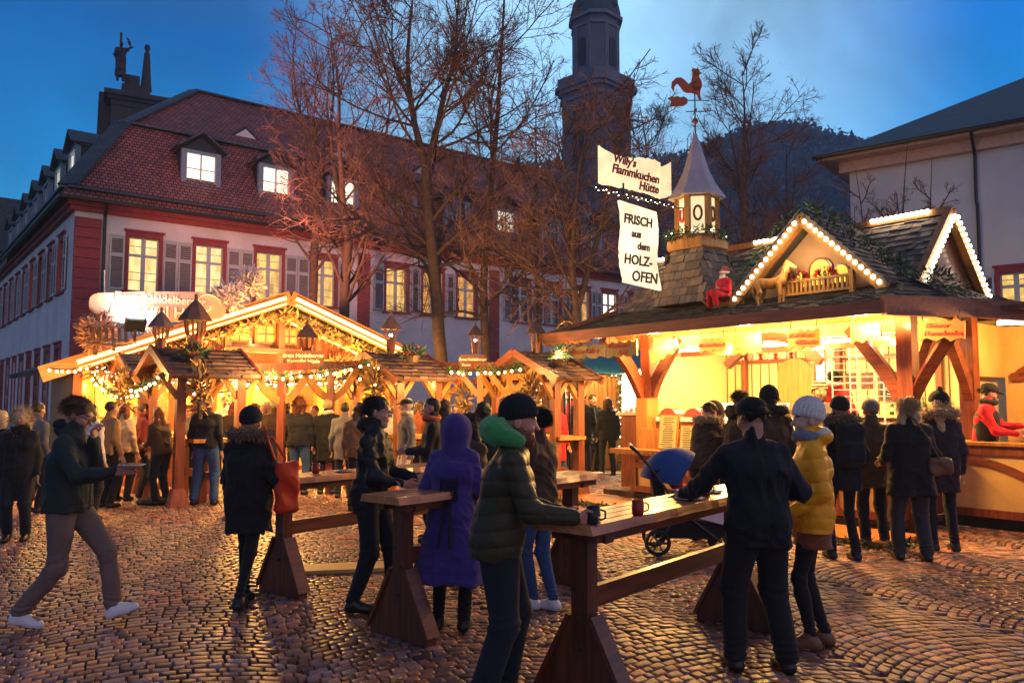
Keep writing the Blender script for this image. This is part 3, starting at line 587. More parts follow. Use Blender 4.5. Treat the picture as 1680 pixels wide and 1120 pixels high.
# ================================================================ THE STALLS
M_wr = wood('red_brown_wood', (.12, .026, .012), (.25, .06, .02), .5, 1, 2, coat=.2)
M_wr_x = wood('red_brown_wood_along', (.12, .026, .012), (.24, .058, .02), .5, 1, 1, coat=.2)
M_wo = wood('orange_wood', (.28, .115, .025), (.44, .20, .045), .5, 1, 2)
M_wo_x = wood('orange_wood_along', (.27, .10, .028), (.42, .175, .05), .5, 1, 0)
M_wd = wood('weathered_dark_wood', (.055, .028, .018), (.12, .06, .04), .6, 1, 2)
M_yel = mat('ochre_panel', (.62, .40, .14), .6, .18, 2.5, .15, 30)
M_yw = mat('warm_plaster', (.68, .52, .24), .7, .1, 2, .1, 30)
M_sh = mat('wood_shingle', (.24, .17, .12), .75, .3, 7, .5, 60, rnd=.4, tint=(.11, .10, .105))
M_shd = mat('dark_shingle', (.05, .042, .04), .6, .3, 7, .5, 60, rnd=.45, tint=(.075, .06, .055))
M_shr = mat('pavilion_shingle', (.11, .055, .045), .7, .3, 7, .5, 60, rnd=.4, tint=(.085, .055, .06))
M_fir = mat('fir_needles', (.035, .075, .028), .6, .4, 12, 0, rnd=.5)
M_firo = mat('dry_straw_sprays', (.30, .19, .07), .7, .3, 12, 0, rnd=.5)
M_frost = mat('frosted_branches', (.55, .45, .50), .6, .2, 12, 0, rnd=.4)
M_redcloth = mat('red_velvet', (.45, .02, .02), .7, .2, 10, .2, sheen=.5)
M_white = mat('white_fur_trim', (.75, .72, .68), .8, .1, 20, .4, 80)
M_steel = mat('brushed_steel', (.55, .53, .5), .3, .1, 10, .05, metal=.9)
M_black = mat('black_iron', (.012, .012, .013), .45, .2, 8, .1)
M_paper = mat('yellowed_paper', (.70, .55, .22), .8, .12, 5, .1)
M_ink = mat('dark_ink', (.05, .02, .015), .8, 0, 5, 0)
M_inkr = mat('red_ink', (.42, .03, .03), .7, 0, 5, 0)
L_bulb = lit('warm_bulb', (1, .66, .22), 24, sample=False)
L_bulbw = lit('cream_bulb', (1, .84, .55), 16, sample=False)
L_strip = lit('light_tube', (1, .66, .16), 5, .25, 6, sample=True)
L_fairy = lit('fairy_light', (1, .86, .62), 18, sample=False)
L_white = lit('white_tube', (1, .96, .85), 9, sample=True)
L_sign = lit('backlit_sign', (1, .76, .42), .86, .3, 3)
L_sign2 = lit('backlit_sign_bright', (1, .84, .52), 1.05, .3, 2.5)
L_win = lit('small_lit_window', (1, .60, .06), 1.2, .15, 5)
L_winw = lit('bright_shop_light', (1, .86, .50), 2.2, .45, 3.5, stretch=(1, 1, .7))
WARM = (1, .66, .24)

C_MUG = mat('dark_red_mug', (.25, .015, .012), .3, .1); C_BREAD = mat('bread_crust', (.42, .2, .06), .7, .4, 5)
def cup(loc, m_, label, r=.036, hh=.09, tiltm=None, group=None):
    t = thing('mug', label, 'mug', loc, 0, group); b = MB(); b.lathe([(r*.8, 0), (r*.95, .01), (r, hh), (r*.9, hh), (r*.8, .02)], n=16); b.build('cup', m_, t, smooth=True)
    b = MB(); b.tube([(r, 0, hh*.8), (r+.025, 0, hh*.7), (r+.025, 0, hh*.35), (r*.95, 0, hh*.25)], .006, 6); b.build('handle', m_, t); return t
def bulbs(mb, pts, r, n=6):
    for p in pts: mb.ball(p, r, n)
def along(a, b, n, sag=0): a, b = Vector(a), Vector(b); return [a.lerp(b, (i+.5)/n) - Z*sag*4*((i+.5)/n)*(1-(i+.5)/n) for i in range(n)]

# ---------------------------------------------------------------- right stall
K = thing('food_stall', 'large timber stall on the right with shingled roofs and bulb lit front gable', 'market stall', (5.12, 10.3, 0), A0)
b = MB()   # posts and braces
for x, y in ((0, 0), (0, 4.42), (1.55, -.12), (3.3, 0), (3.3, 5.2)): b.box((x, y, 1.5), (.2, .2, 3.0))
b.each('post', M_wr, K)
b = MB()
b.bar((0, -.1, 2.83), (0, 5.4, 2.83), .16, .2); b.bar((-.02, 0, 2.62), (3.3, 0, 2.62), .14, .16); b.bar((3.3, 0, 2.83), (3.3, 5.3, 2.83), .16, .2)
b.each('beam', M_wo_x, K)
b = MB()
b.arcbar((0, 4.35, 1.75), (0, 3.75, 2.7), (0, .16, -.16), .12, .17); b.arcbar((-.06, 4.5, 1.7), (-.88, 4.6, 2.72), (.07, 0, .07), .12, .2)
b.arcbar((-.03, .1, 1.7), (-.03, .75, 2.65), (0, -.16, -.16), .12, .16); b.arcbar((.0, -.06, 1.7), (-.1, -.72, 2.66), (0, .12, -.14), .10, .14)
b.arcbar((.1, 0, 1.7), (.75, -.02, 2.6), (-.14, 0, -.14), .12, .15); b.arcbar((1.5, -.14, 1.7), (.85, -.14, 2.6), (.14, 0, -.14), .12, .15)
b.arcbar((0, 1.2, 2.2), (0, 2.8, 2.2), (0, 0, .42), .1, .12, 12)
b.each('brace', M_wr_x, K)
# skirt roof and upper roof in real shingles
e0 = Vector((-.9, 0, 2.80)); e1 = Vector((.55, 0, 3.28)); r1 = Vector((1.6, 0, 4.34))
RFK = MB()
def slab(mb, pts, th): 
    n = len(pts); a = [Vector(p) for p in pts]; nn = (a[1]-a[0]).cross(a[2]-a[0]).normalized()
    if nn.z < 0: nn = -nn
    v = a+[p-nn*th for p in a]; mb.add(v, [tuple(range(n)), tuple(range(2*n-1, n-1, -1))]+[(i, n+i, n+(i+1) % n, (i+1) % n) for i in range(n)])
slab(RFK, [(-.9, 6.0, 2.80), (-.9, -.15, 2.80), (.3, -.6, 2.82), (.55, .1, 3.28), (.55, 5.6, 3.28)], .05)
slab(RFK, [(.55, .1, 3.28), (1.6, .1, 4.34), (1.6, 5.55, 4.34), (.55, 5.6, 3.28)], .05)
slab(RFK, [(2.65, .1, 3.28), (2.65, 5.6, 3.28), (1.6, 5.55, 4.34), (1.6, .1, 4.34)], .05)
slab(RFK, [(4.1, -.5, 2.80), (4.1, 6.0, 2.80), (2.65, 5.6, 3.28), (2.65, .1, 3.28)], .05)
slab(RFK, [(.3, -.6, 2.82), (1.2, -.72, 2.82), (4.1, -.5, 2.8), (2.65, .1, 3.28), (.55, .1, 3.28)], .05)
rf = RFK.build('roof', M_wd, K)
b = MB(); v1 = (e1-e0); l1 = v1.length; v1.normalize(); n1 = v1.cross(Vector((0, -1, 0))); n1 = n1 if n1.z > 0 else -n1
shingles(b, (-.93, 6.0, 2.815), (0, -1, 0), v1, n1, 6.2, l1+.02, .13, .085, .012, lambda a, c: c < l1 and (6.0-a) < 6.0-.26*c and (6.0-a) > -.15+.15*c)
u = Vector((1.2, -.45, .02)); lu = u.length; u.normalize(); w_ = Vector((.25, .7, .46)); w_ -= u*w_.dot(u); lw = w_.length; w_.normalize(); nn = u.cross(w_); nn = nn if nn.z > 0 else -nn
shingles(b, (-.9, -.15, 2.83), u, w_, nn, 1.45, lw+.1, .13, .1, .012, lambda a, c: a > c*1.35 and a < 1.3+c*.2)
u = Vector((3.8, .1, 0)); u.normalize(); w_ = Vector((.1, .7, .46)); w_ -= u*w_.dot(u); lw = w_.length; w_.normalize(); nn = u.cross(w_); nn = nn if nn.z > 0 else -nn
shingles(b, (.32, -.62, 2.84), u, w_, nn, 3.7, lw, .13, .1, .012)
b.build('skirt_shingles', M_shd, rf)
b = MB(); v2 = (r1-e1); l2 = v2.length; v2.normalize(); n2 = v2.cross(Vector((0, -1, 0))); n2 = n2 if n2.z > 0 else -n2
shingles(b, (.545, 5.6, 3.29), (0, -1, 0), v2, n2, 5.5, l2, .16, .14, .018)
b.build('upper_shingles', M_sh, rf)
b = MB()   # eave boards
b.bar((-.96, 6.1, 2.79), (-.96, -.2, 2.79), .05, .17); b.bar((-.985, -.2, 2.80), (.32, -.68, 2.82), .09, .24); b.bar((.32, -.68, 2.82), (1.1, -1.5, 2.72), .09, .24); b.bar((1.1, -1.5, 2.72), (1.1, -3.4, 2.62), .09, .22)
b.bar((-.93, 6.08, 2.80), (.55, 5.68, 3.3), .06, .16)
for i in range(7): b.lathe([(.09, -.03), (.09, .03)], (-.965, 5.0+.17*i, 2.70), 10) if False else None
b.build('eave_board', M_wr_x, rf)
b = MB()   # scalloped end beam reaching out to the left
b.prism([(0, -.1)]+[(0, .1), (1.25, .1), (1.25, -.08)]+[(1.25-.05*i, -.1-.035*abs(math.sin(i*.785))) for i in range(1, 24)], (-.9, 4.95, 2.78), Vector((0, 1, 0)), Z, X, .06)
b.build('scalloped_beam', M_wo_x, rf)
# gable end at the near side
b = MB(); b.prism([(.6, 3.25), (2.6, 3.25), (1.6, 4.28)], (0, .16, 0), X, Z, Y_, .05); b.build('end_gable', M_wr, rf)
b = MB(); nrm_ = .12
b.bar((.42, .06, 3.14), (1.6, .06, 4.38), .1, .15, up=(0, 0, 1)); b.bar((2.78, .06, 3.14), (1.6, .06, 4.38), .1, .15); b.bar((1.6, .06, 4.4), (1.6, 5.6, 4.4), .14, .1)
b.build('rake_board', M_wo_x, rf)
# front gable with balcony
b = MB(); b.prism([(-1.12, 3.15), (1.12, 3.15), (0, 4.18)], (.34, 1.52, 0), Vector((0, 1, 0)), Z, X, .06); gb_ = b.build('front_gable', mat('gable_board', (.42, .24, .13), .7, .2, 2, .2), rf)
b = MB()
for s in (-1, 1):
    p0, p1 = Vector((.12, 1.52+s*1.24, 3.14)), Vector((.12, 1.52, 4.32)); b.bar(p0, p1, .12, .15)
b.build('rake_board', M_wo, gb_)
b = MB()
for s in (-1, 1):
    slab(b, [(.06, 1.52+s*1.3, 3.2), (.06, 1.52, 4.42), (1.68, 1.52, 4.42), (.55, 1.52+s*1.3, 3.2)], .04)
    uu = Vector((0, -s*1.3, 1.22)); L_ = uu.length; uu.normalize(); n3 = Vector((1, 0, 0)).cross(uu); n3 = n3 if n3.z > 0 else -n3
    shingles(b, (.04, 1.52+s*1.3, 3.21), X, uu, n3, 1.6, L_, .15, .13, .014, lambda a, c: a < .55+1.1*c/L_)
b.build('dormer_roof', M_sh, gb_)
b = MB()
for s in (-1, 1):
    for p in along((.05, 1.52+s*1.2, 3.21), (.05, 1.52+s*.04, 4.30), 14): b.ball(p, .032, 8)
b.each('bulb', L_bulbw, gb_)
b = MB(); bulbs(b, along((1.5, .3, 4.42), (1.5, 1.2, 4.42), 12)+along((1.5, 2.1, 4.42), (1.5, 3.3, 4.42), 15)+along((1.5, 4.4, 4.42), (1.5, 5.5, 4.42), 12), .034, 8)
bulbs(b, along((.5, -.02, 3.2), (1.58, -.02, 4.33), 14)+along((2.7, -.02, 3.2), (1.62, -.02, 4.33), 15), .032, 8)
b.each('bulb', L_bulbw, rf)
for cy_, wd, hh in ((1.36, .15, .22), (1.66, .09, .13), (1.04, .10, .15)):
    pts = [(-wd, 0), (wd, 0), (wd, hh)]+[(wd*math.cos(t*math.pi/8), hh+wd*math.sin(t*math.pi/8)) for t in range(1, 8)]+[(-wd, hh)]
    b = MB(); b.prism([(a*1.25, c*1.12) for a, c in pts], (.34, cy_, 3.34), Vector((0, 1, 0)), Z, -X, .03); o = b.build('arched_window', M_wr, gb_)
    b = MB(); b.prism(pts, (.31, cy_, 3.35), Vector((0, 1, 0)), Z, -X, .012); b.build('pane', L_win, o)
b = MB(); b.bar((.1, .80, 3.41), (.1, 1.86, 3.41), .05, .035); b.bar((.1, .80, 3.22), (.1, 1.86, 3.22), .05, .035)
for i in range(15): b.box((.1, .84+i*.07, 3.32), (.025, .035, .17))
b.box((.1, .77, 3.32), (.07, .06, .34)); b.box((.1, 1.88, 3.32), (.06, .05, .28)); b.box((.2, .52, 3.2), (.4, 3.0, .03)) if False else None
b.build('balcony_rail', M_wo, gb_)
for cy_, nm in ((1.2, 0), (1.66, 1)):
    p = thing('poinsettia', ['red poinsettia in front of the big lit arch window of the gable', 'red poinsettia left of it beside the carved horse on the gable balcony'][nm], 'plant', tuple(K.matrix_basis @ Vector((.17, cy_, 3.40))), A0, 'poinsettias on the balcony')
    q = MB(); q.m = 0
    for _ in range(70):
        d = Vector(np.random.normal(size=3)); d.z = abs(d.z); d.normalize(); c = Vector((d.x*.10, d.y*.15, .04+d.z*.13)); s_ = d.orthogonal().normalized()*.022; q.add([c-s_, c-s_*0+d*-.02, c+s_, c+d*.06], [(0, 1, 2, 3)])
    q.build('blossom', mat('poinsettia_red', (.5, .02, .02), .6, .2), p)
    q = MB(); foliage_bits(q, (0, 0, .04), (.1, .14, .05), 50, .07); q.build('foliage', M_fir, p)
    q = MB(); q.lathe([(.045, -.1), (.06, .02)], (0, 0, 0), 10); q.build('pot', M_wr, p)
def rope_fir(name, label, pts, rad, dens, parent=None, loc=(0, 0, 0), rz=0, mat_=None, lights=0, size=.07, cat='garland', lm=None, lr=.012, group=None):
    t = thing(name, label, cat, loc, rz, group) if parent is None else None; m = MB(); pts = [Vector(p) for p in pts]; L_ = 0
    for a, c in zip(pts[:-1], pts[1:]):
        k = max(1, int((c-a).length*dens/10))
        for i in range(k): foliage_bits(m, a.lerp(c, (i+random.random())/k), (rad, rad, rad), 10, size)
    m.build('needles' if parent is None else 'fir_garland', mat_ or M_fir, t or parent)
    if lights:
        q = MB(); tot = len(pts)-1
        for i in range(lights):
            x = (i+.5)/lights*tot; j = min(int(x), tot-1); c = pts[j].lerp(pts[j+1], x-j)+Vector(np.random.normal(size=3))*rad*.5; q.ball(c, lr, 6)
        q.build('light', lm or L_fairy, t or parent)
    return t
rope_fir('fir_garland', 'green fir garland on the left slope of the bulb lit front gable', [(.0, 2.9, 3.3), (.1, 1.6, 4.5)], .06, 170, None, K.location, A0, group='fir garlands on the right stall')
rope_fir('fir_garland', 'thick fir garland on the right slope of the bulb lit front gable', [(.1, 1.45, 4.52), (.2, .9, 4.1), (.3, .1, 3.4)], .11, 330, None, K.location, A0, group='fir garlands on the right stall')
rope_fir('fir_bouquet', 'dark fir bouquet with red ribbon on the roof corner under the end gable', [(.25, -.1, 3.28), (1.0, -.25, 3.2)], .17, 500, None, K.location, A0, cat='garland')
# lantern turret with spire
T = (.6, 3.81)
b = MB(); b.lathe([(.78, 3.28), (.44, 4.24)], (T[0], T[1], 0), 4, math.pi/4); b.m = 0; tur = b.build('turret', M_wd, K)
b = MB()
for k in range(4):
    a = k*math.pi/2; d = Vector((math.cos(a), math.sin(a), 0)); s_ = Vector((-d.y, d.x, 0)); ra, rb = .78*.707+.008, .44*.707+.008
    o_ = Vector((T[0], T[1], 3.28))+d*ra-s_*ra; vv = Vector((0, 0, .96))-d*(ra-rb); ll = vv.length; vv.normalize(); n4 = s_.cross(vv); n4 = n4 if n4.dot(d) > 0 else -n4
    shingles(b, o_, s_, vv, n4, 2*ra, ll, .14, .15, .016, lambda x, y, ra=ra, rb=rb, ll=ll: (ra-rb)*y/ll-.02 < x < 2*ra-(ra-rb)*y/ll+.02)
b.build('turret_shingles', M_sh, tur)
b = MB(); b.lathe([(.5, 4.24), (.52, 4.27), (.52, 4.40), (.5, 4.42)], (T[0], T[1], 0), 4, math.pi/4)
for k in range(6):
    a = k*math.pi/3+.2; b.box((T[0]+.34*math.cos(a), T[1]+.34*math.sin(a), 4.82), (.085, .085, .84), rz=a)
b.lathe([(.36, 4.42), (.36, 4.5)], (T[0], T[1], 0), 6, .2); b.lathe([(.36, 5.14), (.36, 5.24)], (T[0], T[1], 0), 6, .2); b.build('lantern_frame', M_wo, tur)
b = MB(); b.lathe([(.325, 4.5), (.325, 5.16)], (T[0], T[1], 0), 6, .2); b.build('lantern_panel', lit('lantern_panel_glow', (1, .78, .42), .8, .1), tur)
for k in range(6):
    a = k*math.pi/3+.2+math.pi/6; c = Vector((T[0]+.288*math.cos(a), T[1]+.288*math.sin(a), 4.85)); u_ = Vector((-math.sin(a), math.cos(a), 0)); n_ = Vector((math.cos(a), math.sin(a), 0))
    b = MB(); ring = [c+u_*.065*math.cos(t*math.pi/8)+Z*(.12*math.sin(t*math.pi/8))+n_*.012 for t in range(17)]; b.tube(ring, .022, 6, False); b.build('wreath_emblem', M_wr if k != 2 else M_redcloth, tur)
b = MB(); b.lathe([(.50, 5.16), (.47, 5.22), (.33, 5.42), (.22, 5.66), (.12, 6.0), (.025, 6.32)], (T[0], T[1], 0), 6, .2); b.build('spire', mat('grey_sheet_metal', (.42, .36, .40), .45, .15, 4, .1, metal=.3), tur)
M_cu = mat('copper', (.30, .07, .035), .4, .25, 12, .2, metal=.7)
b = MB(); b.tube([(0, 0, 0), (0, 0, .95)], .012, 8); wv = thing('weathervane', 'copper rooster weathervane with arrow and compass letters on the spire', 'weathervane', tuple(K.matrix_basis @ Vector((T[0], T[1], 6.30))), 0)
b.build('rod', M_metal, wv); b = MB(); b.ball((0, 0, .25), .055, 12); b.build('ball', M_cu, wv)
b = MB(); b.tube([(-.16, 0, .42), (.2, 0, .42)], .008, 6); b.tube([(0, -.16, .42), (0, .16, .42)], .008, 6); b.tube([(-.36, 0, .62), (.26, 0, .62)], .009, 6); b.lathe([(.02, .0), (.002, .06)], (0, 0, .9), 6) if False else None
b.prism([(0, 0), (.07, .03), (.07, -.03)], (.25, -.006, .62), X, Z, Y_, .012) if False else None; b.build('crossbar', M_metal, wv)
text('W', .11, M_cu, wv, (.22, -.01, .43), X, Z, extrude=.006); text('A', .11, M_cu, wv, (0, -.02, .44), X, Z, extrude=.006)
b = MB(); b.prism([(-.48, .03), (-.42, .0), (-.42, -.07), (-.44, -.11), (-.2, -.10), (-.13, -.05), (-.13, .03), (-.2, .07), (-.26, .05), (-.3, .08), (-.36, .05), (-.4, .08)], (0, -.01, .62), X, Z, Y_, .02); b.build('tail_plate', M_cu, wv)
rp = [(.03, .64), (.05, .72), (-.05, .76), (-.14, .76), (-.2, .79), (-.26, .88), (-.30, .93), (-.36, .86), (-.37, .78), (-.41, .86), (-.40, .95), (-.33, 1.02), (-.24, 1.03), (-.17, .98), (-.11, .91), (-.06, .95), (-.04, 1.04), (-.03, 1.13), (-.05, 1.17), (-.01, 1.20), (.03, 1.18), (.05, 1.21), (.08, 1.17), (.09, 1.13), (.13, 1.11), (.09, 1.09), (.08, 1.04), (.12, .97), (.13, .88), (.1, .8), (.09, .72), (.11, .64), (.07, .64), (.06, .7)]
b = MB(); b.prism(rp, (0, -.02, 0), X, Z, Y_, .04); b.ball((.03, 0, .88), .1, 10, (1, .55, .95)); b.ball((.02, 0, 1.11), .045, 8, (1, .7, 1)); b.build('rooster', M_cu, wv)
rope_fir('fir_garland', 'fir garland ring round the foot of the lantern turret', [(T[0]+.5*math.cos(a), T[1]+.5*math.sin(a), 4.5) for a in [i*.7 for i in range(10)]], .1, 260, None, K.location, A0, lights=8, group='fir garlands on the right stall')
# scroll signs on an arm
arm = thing('sign_bracket', 'thin iron arm wound with fairy lights reaching left from the lantern turret', 'bracket', K.location, A0)
b = MB(); b.tube([(.3, 3.81, 4.93), (-1.9, 3.81, 4.93)], .014, 6); b.tube([(.3, 3.81, 5.2), (-.5, 3.81, 4.94)], .006, 4); b.tube([(-1.9, 3.81, 4.93), (-2.02, 3.81, 5.05), (-1.86, 3.81, 5.0), (-1.98, 3.81, 4.86), (-1.9, 3.81, 4.93)], .008, 4); b.build('arm', M_metal, arm)
b = MB(); bulbs(b, [Vector((-1.85+i*.075, 3.81+.02*math.sin(i*2), 4.93+.02*math.cos(i*2.2))) for i in range(28)], .009, 5); b.build('light', L_fairy, arm)
def scroll(poly, o, u, v, w, th, name, label, mats, wave=.03):
    pass
S1 = thing('scroll_sign', 'cream backlit scroll sign reading Willy\'s Flammkuchen Hütte in dark red', 'sign', K.location, A0)
def curvedsheet(x0, x1, zt, zb, ybase, bend, n, mats, parent, name='board', th=.03, seed=1, roll=True):
    "parchment-like board: waved top and bottom edge, bent in depth"
    rs = np.random.RandomState(seed); b = MB(); top, bot = [], []
    for i in range(n+1):
        t = i/n; x = x0+(x1-x0)*t; y = ybase+bend(t); top.append(Vector((x, y, zt(t)+rs.uniform(-.012, .012)))); bot.append(Vector((x, y, zb(t)+rs.uniform(-.012, .012))))
    vs = top+bot+[p+Vector((0, th, 0)) for p in top]+[p+Vector((0, th, 0)) for p in bot]; m = n+1; fs = []
    for i in range(n): fs += [(i, m+i, m+i+1, i+1), (2*m+i+1, 3*m+i+1, 3*m+i, 2*m+i), (2*m+i, i, i+1, 2*m+i+1), (m+i, 3*m+i, 3*m+i+1, m+i+1)]
    fs += [(0, 2*m, 3*m, m), (n, m+n, 3*m+n, 2*m+n)]; b.add(vs, fs); return b.build(name, mats, parent)
curvedsheet(-1.8, -.38, lambda t: 5.62-.05*t-.05*math.sin(t*5), lambda t: 5.02+.02*math.sin(t*4), 3.78, lambda t: .03*math.sin(t*6), 26, L_sign, S1)
curvedsheet(-.44, -.2, lambda t: 5.52+.12*t, lambda t: 4.98+.1*t, 3.70, lambda t: -.06*math.sin(t*3.1), 8, lit('scroll_curl_glow', (1, .72, .38), .8, .2), S1, 'curl')
M_sred = mat('sign_lettering_red', (.25, .01, .02), .6, 0, 5, 0)
for s_, x, z, sz in (("Willy's", -1.28, 5.46, .19), ("Flammkuchen", -1.02, 5.29, .2), ("Hütte", -.72, 5.12, .2)): text(s_, sz, M_sred, S1, (x, 3.735, z), Vector((1, 0, 0)), Z, shear=.25, extrude=.006, offset=.005)
b = MB(); b.bar((-1.25, 3.80, 4.92), (-1.25, 3.80, 5.12), .02, .03); b.bar((-.55, 3.80, 4.92), (-.55, 3.80, 5.12), .02, .03); b.build('clamp', M_black, S1)
S2 = thing('scroll_sign', 'tall backlit parchment sign reading Frisch aus dem Holz-Ofen', 'sign', K.location, A0)
b = MB(); rs_ = np.random.RandomState(5); n = 22; Lf, Rt = [], []
for i in range(n+1):
    t = i/n; z = 4.80-1.30*t; o_ = .035*math.sin(t*7); Lf.append(Vector((-1.33+o_+.07*t+rs_.uniform(-.01, .01), 3.8, z+.03))); Rt.append(Vector((-.47+o_+.08*t+rs_.uniform(-.01, .01), 3.8, z-.03)))
vs = Lf+Rt+[p+Vector((0, .05, 0)) for p in Lf]+[p+Vector((0, .05, 0)) for p in Rt]; m = n+1; fs = []
for i in range(n): fs += [(i, i+1, m+i+1, m+i), (2*m+i, 3*m+i, 3*m+i+1, 2*m+i+1), (i, 2*m+i, 2*m+i+1, i+1), (m+i, m+i+1, 3*m+i+1, 3*m+i)]
fs += [(0, m, 3*m, 2*m), (n, 2*m+n, 3*m+n, m+n)]; b.add(vs, fs); b.build('board', L_sign2, S2)
b = MB(); b.bar((-1.1, 3.82, 4.78), (-1.1, 3.82, 4.93), .012, .012); b.bar((-.65, 3.82, 4.76), (-.65, 3.82, 4.93), .012, .012); b.each('hanger', M_black, S2)
M_sbr = mat('sign_lettering_brown', (.12, .05, .03), .6, 0, 5, 0)
for s_, x, z, sz in (("FRISCH", -.92, 4.55, .21), ("aus", -.97, 4.33, .17), ("dem", -.80, 4.14, .17), ("HOLZ-", -.93, 3.90, .22), ("OFEN", -.78, 3.64, .24)): text(s_, sz, M_sbr, S2, (x, 3.79, z), Vector((1, 0, 0)), Z, shear=.12, extrude=.005, offset=.006)
# back and side walls, floor, step platform
b = MB(); b.span((3.1, .1, .1), (3.16, 5.2, 2.9)); b.span((.9, 5.14, .1), (3.1, 5.2, 2.9)); b.span((1.9, -.03, .1), (3.1, .03, 2.55)); b.span((-.02, .1, 2.78), (3.1, 5.14, 2.82)); b.span((.0, .1, 2.55), (.05, 5.1, 2.74))
b.build('inner_wall', M_yw, K)
b = MB(); b.span((-.45, .02, .05), (3.1, 5.1, .14)); b.build('floor', M_wd, K)
pl = thing('wooden_step', 'low wooden step platform along the front of the right stall', 'platform', K.location, A0)
b = MB()
for i in range(7): b.box((-.62-.135*i, 2.45, .035), (.125, 5.6, .05))
b.build('plank', M_wo_x, pl)
rope_fir('fir_edging', 'fir branches edging the low wooden step on the paving', [(-1.6, 5.4, .03), (-1.6, -.5, .03)], .05, 140, None, K.location, A0); rope_fir('fir_edging', 'short fir branches closing the near end of the wooden step', [(-1.6, -.5, .03), (-.7, -.55, .03)], .05, 140, None, K.location, A0)
# counters
def counter(name, p0, p1, h0, h1, panels, nrm, parent, depth=.5):
    p0, p1, nrm = Vector(p0), Vector(p1), Vector(nrm); d = (p1-p0); L_ = d.length; d.normalize(); f, pn, br = MB(), MB(), MB()
    f.prism([(0, h0), (L_, h0), (L_, h1), (0, h1)], p0-nrm*.06, d, Z, -nrm, depth-.1) if False else None
    for a, c, z0, z1 in [(0, L_, h0, h0+.1), (0, L_, h1-.12, h1)]: f.prism([(a, z0), (c, z0), (c, z1), (a, z1)], p0-nrm*.07, d, Z, nrm, .07)
    for i in range(panels+1):
        x = i*(L_-.1)/panels; f.prism([(x, h0+.1), (x+.1, h0+.1), (x+.1, h1-.12), (x, h1-.12)], p0-nrm*.07, d, Z, nrm, .066)
    fo = f.build(name, M_wr, parent)
    pn.prism([(0, h0+.02), (L_, h0+.02), (L_, h1-.02), (0, h1-.02)], p0-nrm*.10, d, Z, nrm, .055); pn.build('panel', M_yel, fo)
    for i in range(panels):
        x = i*(L_-.1)/panels+.1; x2 = (i+1)*(L_-.1)/panels; a = p0+d*x+Z*(h0+.12)-nrm*.02; c = p0+d*x2+Z*(h0+.42 if i % 2 else h1-.2)-nrm*.02
        a.z = h0+.35 if i % 2 else h1-.4; br.arcbar(a, c, Z*.08, .04, .09)
    br.build('brace', M_wr_x, fo)
    t = MB(); q0 = p0-d*.04; t.prism([(0, 0), (L_+.08, 0), (L_+.08, depth+.1), (0, depth+.1)], q0+nrm*.05+Z*h1, d, -nrm, Z, .04); t.build('counter_top', M_wo, fo); return fo
counter('counter', (-.5, .02, 0), (-.5, 3.0, 0), .16, 1.08, 4, (-1, 0, 0), K)
counter('counter', (-.5, 3.1, 0), (-.5, 4.4, 0), .16, .80, 1, (-1, 0, 0), K, .6)
b = MB(); b.span((-.48, .0, .16), (.85, .02, 1.08)); b.build('counter_end', M_wr, K)
counter('counter', (.85, -3.2, 0), (.85, 0.0, 0), .16, 1.08, 3, (-1, 0, 0), K)
b = MB(); b.span((-.45, .0, .0), (-.3, 4.4, .14)); b.span((-.3, .04, .0), (1.0, .1, .14)); b.span((1.0, -3.2, 0), (1.1, .04, .14)); b.build('plinth', M_dark, K)
b = MB(); b.span((-.85, 3.05, .84), (-.42, 4.55, .875))
for i in range(24): b.box((-.87, 3.08+i*.062, .82), (.012, .055, .045))
b.build('shelf', M_wo_x, K)
b = MB(); b.span((-.2, 4.3, .1), (.1, 4.55, 1.7)); b.span((-.42, 3.1, .875), (-.36, 4.3, 1.2)); b.build('side_panel', M_wo, K)
for y, z0, wd, hh, nm in ((3.52, .88, .38, .56, 'larger framed price list on the scalloped shelf of the right stall'), (3.14, .88, .30, .40, 'smaller framed price list on the scalloped shelf of the right stall')):
    m_ = thing('price_list', nm, 'price list', tuple(K.matrix_basis @ Vector((-.60, y, z0))), A0, 'price lists on the shelf'); b = MB()
    b.box((.03, 0, hh/2), (.02, wd, hh), ry=R(8)); b.build('frame', M_wo, m_)
    b = MB(); b.box((.016, 0, hh/2), (.01, wd-.05, hh-.05), ry=R(8)); b.build('sheet', lit('glowing_paper', (.9, .62, .12), .35, .1), m_)  # sheet glows on its own in place of lamplight
    b = MB()
    for i in range(int(hh/.035)-1): b.box((.008-(hh/2-.045-i*.035)*-.14*1, random.uniform(-.02, .02), hh-.05-i*.035), (.004, (wd-.12)*random.uniform(.6, 1), .009), ry=R(8))
    b.build('print', M_ink, m_)
